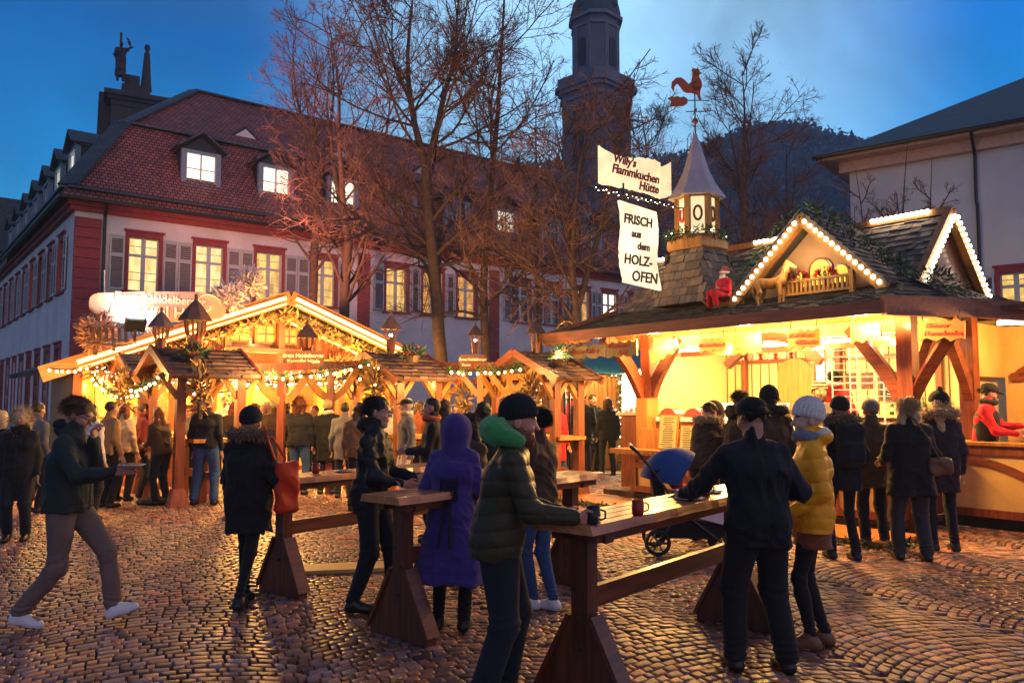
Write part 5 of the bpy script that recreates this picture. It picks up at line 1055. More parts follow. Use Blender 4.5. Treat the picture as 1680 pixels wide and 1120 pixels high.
string(P(400, 612, 13.2), P(612, 592, 14.2), .12, 15, 'bulb garland sagging between the left and middle shelters')
string(P(735, 606, 14.6), P(858, 600, 14.0), .05, 11, 'bulb garland between the middle and right shelters')
string(P(80, 603, 14.6), P(150, 598, 14.9), .06, 7, 'short bulb garland at the left end of the chalet eave', firs=False)
string(P(150, 612, 14.6), P(232, 640, 13.9), .22, 10, 'bulb garland hanging left of the nearest shelter'); string(P(215, 638, 13.2), P(282, 596, 12.8), .1, 9, 'bulb garland under the gable of the nearest shelter')
string(P(610, 596, 14.2), P(655, 628, 13.9), -.05, 5, 'short bulb garland under the middle shelter'); string(P(850, 648, 14.6), P(905, 610, 13.9), .04, 5, 'short bulb garland under the right hand shelter')
string(P(385, 625, 13.9), P(600, 615, 14.9), .08, 15, 'second lower bulb garland between the left and middle shelters')
string(P(300, 640, 14.6), P(430, 628, 15.2), .1, 9, 'bulb garland behind the thick post of the nearest shelter', firs=False)
string(P(1022, 614, 17.5), P(1060, 600, 15.0), .02, 5, 'string of big bulbs by the curved brace of the right stall', rb=.05, firs=False)
for (px, py, Yd, lab) in ((318, 580, 12.9, 'fir and berry basket on the ridge of the nearest left shelter'), (676, 580, 14.2, 'flower basket on the shingles of the middle shelter'), (918, 585, 13.7, 'flower basket on the shingles of the right hand shelter')):
    t = thing('flower_basket', lab, 'basket', tuple(P(px, py, Yd)), 0, 'baskets on the shelter roofs'); b = MB(); foliage_bits(b, (0, 0, .02), (.2, .18, .13), 160, .1, .3); b.build('foliage', M_fir, t)
    b = MB(); [b.ball((random.uniform(-.16, .16), random.uniform(-.15, .1), random.uniform(-.02, .14)), .02, 6) for _ in range(16)]; b.each('berry', M_redcloth, t); b = MB(); b.lathe([(.1, -.16), (.14, -.04)], n=10); b.build('basket_body', M_wd, t)
for (px, Yd, z, lab) in ((330, 12.6, 1.85, 'dry fir spray on the thick post of the nearest shelter'), (612, 14.0, 1.9, 'dry golden fir spray on the post of the middle shelter'), (762, 15, 1.7, 'dry golden fir spray on the post by the small board'), (868, 14, 1.75, 'golden fir spray on the post of the right hand shelter'), (205, 14, 1.8, 'golden fir spray on the far post of the nearest shelter')):
    p = P(px, 600, Yd); bush('fir_spray', lab, 'decoration', (p.x, p.y, z), (.13, .13, .4), 170, .14, M_firo, group='fir sprays on the posts')
lamp('pavilion_lamp', None, (-5.3, 13.5, 1.95), 45, (1, .55, .15), .08); lamp('pavilion_lamp', None, (-2.0, 14.9, 1.95), 45, (1, .55, .15), .08); lamp('pavilion_lamp', None, (.7, 14.5, 1.95), 40, (1, .55, .15), .08)
lamp('garland_glow', None, (-3.9, 13.0, 2.15), 110, (1, .5, .12), .3); lamp('garland_glow', None, (-1.0, 13.6, 2.1), 95, (1, .5, .12), .3); lamp('garland_glow', None, (-7.6, 13.6, 2.0), 95, (1, .5, .12), .3)

# ---------------------------------------------------------------- teal stall
TS = thing('teal_stall', 'stall with teal hipped canopy and fir framed bright windows in the middle distance', 'market stall', (2.9, 19.5, 0), .12)
b = MB(); b.box((-1.15, .9, 1.15), (1.75, 1.9, 2.3)); b.build('plank_wall', brick('orange_planks', (.42, .16, .05), (.36, .13, .04), (.12, .04, .01), 3.0, .11, .06, .6, .4), TS, uv=False)
b = MB()
for i in range(16): b.box((-1.97+.11*i, -.06, 1.15), (.1, .025, 2.25))
b.build('cladding', M_wo, TS)
b = MB(); b.add([(-1.5, -.6, 2.32), (1.75, -.6, 2.32), (1.75, 2.4, 2.32), (-1.5, 2.4, 2.32), (-.4, .9, 3.0), (.7, .9, 3.0)], [(0, 1, 5, 4), (1, 2, 5), (2, 3, 4, 5), (3, 0, 4), (3, 2, 1, 0)]); b.build('canopy', mat('teal_canvas', (.01, .17, .26), .7, .1, 3), TS)
b = MB(); b.span((-.25, .9, .1), (1.6, .95, 2.28)); b.build('back_panel', L_winw, TS)
b = MB(); b.span((-.3, -.05, .1), (1.6, 0, .95)); b.build('front_board', M_wo, TS); b = MB(); b.span((-.35, -.3, .95), (1.65, .2, 1.0)); b.build('counter_top', M_yel, TS)
b = MB()
for x in (-.28, .55, .95, 1.6): b.box((x, -.02, 1.6), (.08, .08, 1.35))
b.each('post', M_wo, TS)
b = MB()
for i in range(26): b.box((-.15+.065*i, .6, 1.1+.25*random.random()+.02*i % .4), (.05, .2, random.uniform(.08, .5)))
b.build('goods', mat('gingerbread', (.30, .10, .03), .6, .5, 4), TS)
for x in (-.3, .55, .97): rope_fir('fir_garland', 'upright fir garland with fairy lights on the %s post of the teal stall' % {-.3: 'left', .55: 'middle', .97: 'right'}[x], [(x, -.12, .1), (x, -.12, 2.2)], .07, 230, None, TS.location, .12, lights=26, group='garlands of the teal stall')
rope_fir('fir_garland', 'level fir garland under the teal canopy edge', [(-.6, -.3, 2.26), (1.7, -.3, 2.26)], .07, 200, None, TS.location, .12, lights=14, group='garlands of the teal stall')
b = MB(); b.tube([(-.2, .3, 2.15), (1.5, .3, 2.15)], .035, 8); b.build('light_tube', L_white, TS); lamp('teal_lamp', TS, (.7, .4, 2.0), 230, (1, .82, .5), .15); lamp('teal_lamp', TS, (-.9, -.9, 2.2), 40, (1, .6, .2), .15)
pl = thing('stall_floor_slab', 'pale paved strip before the teal stall', 'paving slab', (2.9, 19.5, 0), .12); b = MB()
for i in range(10): b.box((-1.0+.36*i, -.9, .0), (.34, .7, .04)); 
b.build('slab', mat('pale_slab', (.35, .25, .15), .7), pl)
tb = thing('standing_table', 'narrow standing table with pale top beside the left post of the right stall', 'table', tuple(P(1045, 658, 14.8)[:2])+(0,), A0)
b = MB(); b.box((0, 0, 1.42), (.5, .6, .05)); b.build('table_top', mat('pale_laminate', (.6, .52, .32), .5), tb); b = MB(); b.box((0, 0, .7), (.4, .45, 1.4)); b.build('cabinet', M_wr, tb)
# street lamp
sl = thing('street_lamp', 'arched street lamp with green glass shade beside the low spreading tree', 'street lamp', tuple(P(930, 658, 17.5)[:2])+(0,), 0)
b = MB(); b.tube([(-.05, 0, 0), (-.05, 0, 2.9)], .035, 8); b.tube([(.06, 0, 0), (.06, 0, 2.9)], .025, 8); b.each('post', M_metal, sl)
b = MB(); b.tube([(.22*math.cos(t), 0, 3.15+.26*math.sin(t)) for t in [i*.262-.6 for i in range(17)]], .018, 6); b.build('arch', mat('brass', (.35, .22, .06), .35, metal=.8), sl); b = MB(); b.lathe([(.11, 3.05), (.1, 3.12), (.04, 3.22), (.02, 3.26)], n=12); b.build('lamp_shade', mat('green_glass', (.02, .14, .10), .2), sl); b = MB(); b.ball((0, 0, 3.02), .06, 8); b.build('bulb', lit('pale_lamp', (.9, 1, .6), 2), sl)
# ================================================================ PEOPLE: bodies and clothes grown as one smooth surface each
def _n(v): v = np.asarray(v, float); return v/(np.linalg.norm(v)+1e-9)
class Sdf:
    def __init__(s): s.p = []; s.cuts = []; s.disp = None; s.pad = .0
    def cone(s, a, b, ra, rb, k=.03, flat=None): s.p.append(('c', np.array(a, float), np.array(b, float), ra, rb, k)); return s
    def ell(s, c, r, Rm=None, k=.02, sub=False): s.p.append(('s' if sub else 'e', np.array(c, float), np.array(r, float), Rm, 0, k)); return s
    def box(s, c, hf, r, k=.02): s.p.append(('b', np.array(c, float), np.array(hf, float), r, 0, k)); return s
    def chain(s, pts, rs, k=.03):
        for i in range(len(pts)-1): s.cone(pts[i], pts[i+1], rs[i], rs[i+1], k)
        return s
    def cut(s, n, d): s.cuts.append((_n(n), d)); return s      # keep where p.n > d
    def merge(s, o, k=.03): s.p.append(('m', o, None, 0, 0, k)); return s
    def __call__(s, P_):
        d = np.full(len(P_), 9.0)
        for q in s.p:
            if q[0] == 'c':
                a, b, ra, rb = q[1:5]; ab = b-a; t = np.clip(((P_-a)@ab)/max(ab@ab, 1e-9), 0, 1); e = np.linalg.norm(P_-a-t[:, None]*ab, axis=1)-(ra+(rb-ra)*t)
            elif q[0] in 'es':
                x = P_-q[1]
                if q[3] is not None: x = x@q[3]
                m = np.linalg.norm(x/q[2], axis=1); m2 = np.linalg.norm(x/(q[2]**2), axis=1); e = m*(m-1)/(m2+1e-9)
            elif q[0] == 'b': x = np.abs(P_-q[1])-q[2]+q[3]; e = np.linalg.norm(np.maximum(x, 0), axis=1)+np.minimum(x.max(1), 0)-q[3]
            else: e = q[1](P_)
            k = q[5]
            if q[0] == 's': h = np.clip(.5-.5*(d+e)/k, 0, 1); d = d*(1-h)-e*h+k*h*(1-h)
            else: h = np.clip(.5+.5*(d-e)/k, 0, 1); d = d*(1-h)+e*h-k*h*(1-h)
        if s.disp is not None: d = d-s.disp(P_)
        for n, c in s.cuts: d = np.maximum(d, c-P_@n)
        return d
OFF = np.array([[i, j, k] for i in (0, 1) for j in (0, 1) for k in (0, 1)])
def polygonise(f, h, lo=(-1.0, -1.0, -.05), hi=(1.0, 1.0, 2.15), L_=3, pad=.012):
    H_ = h*2**L_; lo = np.array(lo); n = np.ceil((np.array(hi)-lo)/H_).astype(int)
    c = np.stack(np.meshgrid(*[np.arange(x) for x in n], indexing='ij'), -1).reshape(-1, 3)
    for l in range(L_+1):
        s_ = h*2**(L_-l); d = f(lo+(c+.5)*s_); c = c[np.abs(d) < s_*.9+pad]
        if l < L_: c = (c[:, None]*2+OFF[None]).reshape(-1, 3)
    if not len(c): return np.zeros((0, 3)), np.zeros((0, 4), int)
    B = 4096; key = lambda q: (q[..., 0]*B+q[..., 1])*B+q[..., 2]
    cr = (c[:, None]+OFF[None]); ck = key(cr+1); uk, inv = np.unique(ck.ravel(), return_inverse=True); inv = inv.reshape(ck.shape)
    up = np.stack([uk//(B*B), (uk//B) % B, uk % B], 1)-1; val = f(lo+up*h); v = val[inv]; pos = (v > 0)
    act = pos.any(1) & ~pos.all(1); c, v, cr = c[act], v[act], cr[act]
    E = [(0, 1), (2, 3), (4, 5), (6, 7), (0, 2), (1, 3), (4, 6), (5, 7), (0, 4), (1, 5), (2, 6), (3, 7)]; acc = np.zeros((len(c), 3)); cnt = np.zeros(len(c))
    for a, b in E:
        va, vb = v[:, a], v[:, b]; m = (va > 0) != (vb > 0); t = np.where(m, va/np.where(va-vb == 0, 1, va-vb), 0); acc += m[:, None]*(cr[:, a]+t[:, None]*(cr[:, b]-cr[:, a])); cnt += m
    V = lo+acc/cnt[:, None]*h; kk = key(c+1); o = np.argsort(kk); ks = kk[o]
    def look(q): k = key(q+1); i = np.clip(np.searchsorted(ks, k), 0, len(ks)-1); return np.where(ks[i] == k, o[i], -1)
    F_ = []
    for ax, idx in ((0, 4), (1, 2), (2, 1)):
        m = (v[:, 0] > 0) != (v[:, idx] > 0); q = c[m]; pz = v[m, 0] > 0; a1, a2 = np.zeros(3, int), np.zeros(3, int); a1[(ax+1) % 3] = 1; a2[(ax+2) % 3] = 1
        i0, i1, i2, i3 = look(q), look(q-a1), look(q-a1-a2), look(q-a2); ok = (i1 >= 0) & (i2 >= 0) & (i3 >= 0); f4 = np.stack([i0, i1, i2, i3], 1)[ok]; pz = pz[ok]; f4[pz] = f4[pz][:, ::-1]; F_.append(f4)
    return V, np.concatenate(F_)
def wrinkle(amp, fr, seed, stretch=(1, 1, 1), ridge=True):
    rs = np.random.RandomState(seed); D = rs.normal(size=(4, 3)); D /= np.linalg.norm(D, axis=1)[:, None]; D = D*np.array(stretch)*fr*rs.uniform(.5, 1.6, (4, 1)); ph = rs.uniform(0, 6.28, 4); D2 = rs.normal(size=(3, 3))*fr*.35
    def g(p):
        w = np.sin(p@D2.T).sum(1)*1.1; x = np.sin(p@D.T+ph+w[:, None]); x = x.sum(1)/2.2
        return amp*(1-2*np.minimum(np.sqrt(x*x+.015), 1) if ridge else np.clip(x, -1, 1))
    return g
def puffy(amp, step, seed, axis=2, base=None, lo=.0):
    w = wrinkle(.35*amp, 16, seed)
    w2 = wrinkle(.02, 7, seed+7, ridge=False); w3 = wrinkle(.0022, 75, seed+8, (1, 1, .25))
    def g(p): z = p[:, axis]+w2(p); sn = np.abs(np.sin(np.pi*z/step)); return amp*(np.sqrt(sn)-.5)+w(p)+w3(p)*(1.3-sn)
    return g
def rot(yaw=0, pitch=0, roll=0):
    cy, sy, cp, sp_, cr_, sr = math.cos(R(yaw)), math.sin(R(yaw)), math.cos(R(pitch)), math.sin(R(pitch)), math.cos(R(roll)), math.sin(R(roll))
    return np.array([[cy, -sy, 0], [sy, cy, 0], [0, 0, 1]])@np.array([[cp, 0, sp_], [0, 1, 0], [-sp_, 0, cp]])@np.array([[1, 0, 0], [0, cr_, -sr], [0, sr, cr_]])
def ik(a, c, l1, l2, hint):
    a, c = np.array(a, float), np.array(c, float); d = c-a; L_ = np.linalg.norm(d)
    if L_ > (l1+l2)*.995: c = a+d/L_*(l1+l2)*.995; d = c-a; L_ = np.linalg.norm(d)
    x = (l1*l1-l2*l2+L_*L_)/(2*L_); h = math.sqrt(max(l1*l1-x*x, 0)); u = d/L_; n = np.array(hint, float)-u*np.dot(hint, u); n = _n(n); return a+u*x+n*h, c
SKINS = {}
def skin(c=(.42, .22, .15)):
    k = 'skin_%02d' % int(c[0]*100); return mat(k, c, .5, .12, 14, .08, 120, spec=.35)
def cloth(name, c, rough=.85, bump=.3, sheen=.06, bs=160, var=.15): return mat(name, c, rough, var, 7, bump, bs, sheen=sheen, spec=.25)
C_BLK = cloth('black_cloth', (.012, .012, .015)); C_BLK2 = cloth('black_nylon', (.011, .013, .017), .6, .2, 0); C_NAVY = cloth('navy_cloth', (.010, .011, .017)); C_JEAN = cloth('blue_denim', (.035, .08, .20), .9, .5); C_DJEAN = cloth('dark_denim', (.012, .015, .025), .9, .5)
C_GREY = cloth('grey_wool', (.12, .12, .13)); C_BRN = cloth('brown_cloth', (.06, .035, .022)); C_TAUPE = cloth('taupe_chino', (.15, .105, .095), .9, .3); C_GRN = cloth('petrol_jacket', (.014, .024, .026), .7, .2); C_OLV = cloth('olive_quilting', (.038, .031, .014), .5, .2, .05)
C_LIME = cloth('green_hood_lining', (.03, .30, .07), .9, .6, .4, 220); C_PURP = cloth('violet_wool', (.045, .024, .17), .95, .5, .25, 200); C_YEL = cloth('yellow_quilting', (.82, .36, .012), .45, .12, .05); C_RED = cloth('red_coat_cloth', (.50, .012, .03)); C_RUST = cloth('rust_sweater', (.20, .05, .02), .95, .6, .3, 120)
C_WKNIT = cloth('white_knit', (.72, .68, .68), .95, .9, .2, 90); C_WHT = cloth('white_cloth', (.6, .56, .52)); C_CREAM = cloth('cream_cloth', (.5, .40, .26)); C_ORBAG = cloth('orange_red_leather', (.50, .035, .015), .5, .15, 0); C_SCARF = cloth('grey_blue_scarf', (.20, .24, .32), .95, .8)
C_ORNG = cloth('orange_scarf', (.5, .10, .04)); C_FUR = mat('brown_fur', (.20, .12, .06), .9, .3, 20, 0, rnd=.5, sheen=.3); C_FURL = mat('tan_fur', (.50, .36, .18), .9, .3, 20, 0, rnd=.5, sheen=.3); C_FURD = mat('dark_fur', (.05, .032, .022), .9, .3, 20, 0, rnd=.5)
H_BLK = mat('black_hair', (.012, .009, .008), .45, .3, 30, .5, 140); H_BRN = mat('brown_hair', (.055, .025, .012), .45, .3, 30, .5, 140); H_RED = mat('auburn_hair', (.16, .045, .018), .5, .3, 30, .5, 140); H_GREY = mat('grey_hair', (.38, .36, .36), .5, .3, 30, .5, 140); H_BLD = mat('blonde_hair', (.50, .36, .19), .5, .3, 30, .5, 140)
S_WHT = mat('white_shoe', (.62, .62, .68), .5, .1, 6, .1); S_BLK = mat('black_leather', (.012, .011, .011), .35, .2, 8, .1); S_BRN = mat('brown_leather', (.14, .06, .03), .45, .2, 8, .1); S_RUB = mat('shoe_rubber', (.28, .28, .33), .7, .1); S_SOLE = mat('tan_sole', (.45, .28, .12), .7, .1)
M_lip = mat('lips', (.36, .10, .09), .45, 0, 5, 0); M_eye = mat('eye_white', (.5, .47, .45), .2, 0, 5, 0); M_iris = mat('iris', (.02, .015, .012), .15, 0, 5, 0)
def place(V, M3, t): return V@M3.T+t
def hair_cards(parent, name, pts, dirs, length, m_, n, spread=.35, w=.007, curl=0, seed=0):
    rs = np.random.RandomState(seed); pts, dirs = np.array(pts), np.array(dirs); i = rs.randint(0, len(pts), n); p = pts[i]+rs.normal(size=(n, 3))*.006; d = dirs[i]+rs.normal(size=(n, 3))*spread; d /= np.linalg.norm(d, axis=1)[:, None]
    s = np.cross(d, rs.normal(size=(n, 3))); s /= np.linalg.norm(s, axis=1)[:, None]; l = (length*rs.uniform(.5, 1.25, n))[:, None]; mid = p+d*l*.55+rs.normal(size=(n, 3))*length*(.1+curl); tip = mid+(d+rs.normal(size=(n, 3))*(.25+curl*4))*l*.5
    V = np.stack([p-s*w, p+s*w, mid+s*w*.8, mid-s*w*.8, tip+s*w*.2, tip-s*w*.2], 1).reshape(-1, 3); f = np.array([[0, 1, 2, 3], [3, 2, 4, 5]]); Fs = (np.arange(n)[:, None, None]*6+f[None]).reshape(-1, 4)
    return link(name, mesh_from(name, V, Fs, m_, None, False, np.repeat(rs.random(n), 2)), parent)
def person(px, Y, heading, label, H=1.74, z=0, h=.012, lean=0, side=0, head=(0, 0), hands=None, feet=None, footp=(0, 0), top='jacket', tm=C_BLK, hem=-.08, flare=0, puff=0, wr=.0095, bulk=1.0, legs=C_DJEAN, legw=1.0, shoe=S_BLK, sole=None, hair='short', hm=H_BLK, hat=None, hatm=None,
           hood=None, hoodm=None, fur=None, scarf=None, glasses=False, beard=None, female=False, skinc=(.42, .22, .15), grip=(0.35, .35), twist=0, x=None, seed=None, gloves=None, belt=None, crouch=0, collar=True, group=None, stone=None):
    seed = seed if seed is not None else int(px*7+Y*13); s = H/1.81; base = P(px, 658, Y)
    t = thing('person' if not stone else 'stone_statue', label, 'person' if not stone else 'statue', (base.x if x is None else x, Y, z), R(heading), group)
    A = lambda *v: np.array(v, float)*s
    pel = A(0, 0, .955-crouch); u = np.array([math.sin(R(lean)), -math.sin(R(side)), math.cos(R(lean))]); u = _n(u); Tw = rot(twist)
    nb = pel+u*.51*s; ch = pel+u*.33*s; wa = pel+u*.14*s; yv = Tw@np.array([0, 1, 0.]); fv = np.cross(yv, u)
    shw = (.150 if female else .172)*s*bulk**.5; sh = [nb-u*.072*s+yv*k*shw for k in (1, -1)]; hip = [pel+A(0, k*.088, -.03) for k in (1, -1)]
    hu = _n(u*.6+np.array([0, 0, 1.])+fv*.12*math.sin(R(head[1]))); hc = nb+hu*.160*s+fv*.02*s; Rh = Tw@rot(head[0], head[1]+lean*.3)
    hands = hands or [(.06, .235, .88), (.06, -.235, .88)]; feet = feet or [(0, .11), (0, -.11)]
    fo, kn = [], []
    for i in (0, 1):
        f = feet[i]; an = A(f[0], f[1], .085+(f[2] if len(f) > 2 else 0)); k_, an = ik(hip[i], an, .44*s, .42*s, (1, .06*(1-2*i), 0)); kn.append(k_); fo.append(an)
    el, wri = [], []
    for i in (0, 1):
        hnt = (-1, (.4, -.4)[i], -.45) if hands[i][2] < 1.25 else (-.15, (.6, -.6)[i], -1.2); e, w = ik(sh[i], A(*hands[i]), .285*s, .255*s, hnt); el.append(e); wri.append(w)
    body = Sdf(); fine = h < .009
    for k in (1, -1): body.chain([pel+A(0, k*.06, -.02), wa+yv*k*.05*s, ch+yv*k*.07*s, nb-u*.07*s+yv*k*.09*s], [.085*s, .07*s, .085*s, .05*s], .04)
    for i in (0, 1):
        body.cone(nb-u*.07*s, sh[i], .045*s, .040*s, .02); body.chain([sh[i], el[i], wri[i]], [.040*s, .034*s, .026*s], .02)
        body.chain([hip[i], kn[i], fo[i]], [.066*s*min(1, legw), .043*s*min(1, legw), .032*s*min(1, legw)], .03); d = _n(np.array([math.cos(R(0)), 0, 0])); body.cone(fo[i]-A(.02, 0, .03), fo[i]+A(.12, 0, -.045), .03*s, .022*s, .02)
        # hand: palm, four fingers, thumb
        hd = _n(wri[i]-el[i]); pn = _n(np.cross(hd, np.array([0, 0, 1.]))*(1-2*i)*-1+np.array([0, 0, -.2])); sd = _n(np.cross(hd, pn)); pn = np.cross(sd, hd); g_ = grip[i]; fr = max(.0082*s, .62*h)
        if np.dot(sd, np.array([0, 0, 1.])) < 0 and abs(hd[2]) < .7: sd = -sd
        for j, (o_, L_) in enumerate(((.029, .072), (.010, .080), (-.010, .074), (-.028, .060))):
            kq = wri[i]+hd*.088*s+sd*o_*s; body.cone(wri[i]+hd*.01*s+sd*o_*.5*s, kq, .0155*s, .0115*s, .012); cur = g_*85; p0 = kq
            for q, fr_l in enumerate((.42, .33, .25)):
                a_ = R(cur*(.55+.6*q)); dr = hd*math.cos(a_)+pn*math.sin(a_)+sd*o_*2.0*(1-g_); p1 = p0+_n(dr)*L_*fr_l*s*1.15; body.cone(p0, p1, fr*(1.12-.1*q), fr*(1.02-.12*q), .004); p0 = p1
        tb = wri[i]+hd*.03*s+sd*.022*s; t1 = tb+_n(sd*.8+hd*.7+pn*.35*g_)*.042*s; t2 = t1+_n(sd*(.5-.6*g_)+hd*.9+pn*.9*g_)*.034*s; body.cone(tb, t1, .0135*s, fr*1.25, .01); body.cone(t1, t2, fr*1.2, fr*.95, .004)
    # neck and head
    hs_ = 1.05*s; T = lambda v: hc+Rh@(np.array(v, float)*hs_)
    body.cone(nb-u*.05*s, T((-.02, 0, -.06)), .058*s, .052*s, .03)
    E = lambda c, r, k=.015, sub=False: body.ell(T(c), np.array(r)*hs_, Rh, k, sub)
    E((-.012, 0, .032), (.096, .076, .09)); E((.022, 0, -.028), (.066, .056, .086), .03); body.cone(T((.062, -.008, -.098)), T((.062, .008, -.098)), .02*s, .02*s, .03)
    if h < .016:
        for k in (1, -1): E((.088, k*.031, .010), (.016, .017, .011), .012, True)
        body.cone(T((.078, -.03, .03)), T((.078, .03, .03)), .012*s, .012*s, .015); body.cone(T((.085, 0, .012)), T((.108, 0, -.024)), .008*s, .0125*s, .012)
        for k in (1, -1): body.cone(T((.075, k*.031, .010)), T((.0755, k*.031, .010)), .0135*s, .0135*s, .004); E((.062, k*.04, -.025), (.024, .02, .022), .02); E((-.008, k*.078, -.002), (.022, .010, .032), .006)
        body.cone(T((.082, -.015, -.053)), T((.082, .015, -.053)), .0065*s, .0065*s, .006); body.cone(T((.081, -.013, -.063)), T((.081, .013, -.063)), .0065*s, .0065*s, .006)
    body.cuts.append((np.array([0, 0, 1.]), .004)); V, Fq = polygonise(body, h, hi=(1.0, 1.0, 2.2)); sk = skin(skinc) if not stone else stone
    fc = (V[Fq].mean(1)-hc)@Rh/hs_; mi = np.zeros(len(Fq), int)
    if h < .016 and not stone:
        lip = (fc[:, 0] > .08) & (np.abs(fc[:, 1]) < .023) & (fc[:, 2] < -.046) & (fc[:, 2] > -.071); mi[lip] = 1
        for k in (1, -1):
            e = (np.linalg.norm(fc-np.array([.088, k*.031, .010]), axis=1) < .0135) & (np.abs(fc[:, 2]-.010) < .008); mi[e] = 2; e = (np.linalg.norm(fc-np.array([.089, k*.030, .010]), axis=1) < .0065); mi[e] = 3
            br = (fc[:, 0] > .06) & (np.abs(fc[:, 1]-k*.034) < .02) & (np.abs(fc[:, 2]-.034) < .005); mi[br] = 4
    link('body', mesh_from('body', V, Fq, [sk, M_lip, M_eye, M_iris, hm], mi, True), t)
    def put(name, sdf, m_, hh=None, L_=3, parent=None):
        v, f = polygonise(sdf, hh or h, hi=(1.0, 1.0, 2.2), pad=.02)
        if len(f): return link(name, mesh_from(name, v, f, m_, None, True), parent or t)
    # upper garment
    b_ = bulk; tor = Sdf(); hz = hem*s
    for k in (1, -1):
        bot = pel+u*min(hz, 0)+A(0, k*(.075+.25*flare), 0); bot2 = np.array([bot[0], bot[1], bot[2]])
        tor.chain([bot2, pel+A(0, k*.06, 0), wa+yv*k*.052*s, ch+yv*k*.070*s, nb-u*.07*s+yv*k*.085*s], [(.114+.3*flare)*s*b_, .122*s*b_, (.112 if not belt else .09)*s*b_, .120*s*b_, .072*s*b_], .07)
    for k in (0, 1): tor.cone(nb-u*.035*s, sh[k], .072*s, .064*s*b_**.5, .05)
    tor.cuts.append((u if hem > -.25 else np.array([0, 0, 1.]), float((pel+u*hz)@(u if hem > -.25 else np.array([0, 0, 1.])))))
    jk = Sdf(); jk.merge(tor, .01)
    for i in (0, 1):
        hd = _n(wri[i]-el[i]); jk.chain([sh[i], el[i], wri[i]-hd*.012*s], [.066*s*b_**.6, .056*s*b_**.5, .043*s], .025)
    if collar: jk.cone(nb+u*.0*s, nb+hu*.075*s, .085*s, .072*s, .02); 
    if hood == 'down': jk.ell(nb+hu*.045*s-fv*.075*s, A(.075, .115, .065), Rh, .04)
    w_ = puffy(.008*s, .085*s*puff if puff else .1, seed) if puff else wrinkle(wr*s, 12, seed, (1, 1, .5)); w1_ = wrinkle(wr*.6*s, 34, seed+1) if not puff else (lambda p: 0); 
    def seams(p):
        q_ = p-pel; yy, xx, hh_ = q_@yv, q_@fv, q_@u; near_ = (np.abs(yy) < .17*s); return -.0045*(np.exp(-(yy/.0055)**2)+.8*np.exp(-((hh_-.40*s)/.0055)**2)*near_+.9*np.exp(-((hh_-hz-.055*s)/.006)**2)*near_+.6*np.exp(-((np.abs(yy)-.105*s)/.005)**2)*(hh_ < .38*s))
    jk.disp = (lambda p: w_(p)+w1_(p)+seams(p)) if h < .0125 and not puff else (lambda p: w_(p)+w1_(p))
    tj = put(top, jk, tm)
    # lower garment
    lg = Sdf()
    for i in (0, 1): lg.chain([hip[i]+A(0, 0, .03), kn[i], fo[i]+A(-.01, 0, .02 if shoe is not None else 0)], [.104*s*legw, .073*s*legw, .060*s*legw], .03)
    lg.cone(pel+A(0, -.05, 0), pel+A(0, .05, 0), .105*s, .105*s, .05); wl, wk = wrinkle(.0065*s, 13, seed+3, (1, 1, .6)), wrinkle(.02, 20, seed+6, ridge=False); lg.disp = lambda p: wl(p)+.0055*s*np.sin((p[:, 2]+wk(p)+.25*p[:, 0])*150/s)*np.exp(-((p[:, 2]-.15*s)/(.07*s))**2)+.004*s*np.sin((p[:, 2]+wk(p)-.3*p[:, 0])*95/s)*np.exp(-((p[:, 2]-.50*s)/(.06*s))**2); lg.cut((0, 0, 1), .06); put('trousers', lg, legs)
    for i in (0, 1):
        so = Sdf(); a_ = fo[i]; pt = R(footp[i]); fx, fz = np.array([math.cos(pt), 0, math.sin(pt)]), np.array([-math.sin(pt), 0, math.cos(pt)])
        so.cone(a_, a_-fz*.045*s-fx*.03*s, .045*s, .043*s, .02); so.cone(a_-fz*.05*s-fx*.035*s, a_-fz*.055*s+fx*.14*s, .042*s, .036*s, .03); so.cone(a_-fz*.02*s, a_-fz*.05*s+fx*.09*s, .045*s, .038*s, .03)
        so.cut(fz, float((a_-fz*.085*s)@fz)+.002); sh_o = put('shoe', so, shoe, min(h, .012))
        if sole and sh_o:
            sm = Sdf(); sm.cone(a_-fz*.05*s-fx*.035*s, a_-fz*.055*s+fx*.145*s, .047*s, .041*s, .03); sm.cut(fz, float((a_-fz*.085*s)@fz)+.0005); sm.cut(-fz, -float((a_-fz*.085*s)@fz)-.018); put('sole', sm, sole, .008, parent=sh_o)
    # hair
    def hs(sd_): return sd_
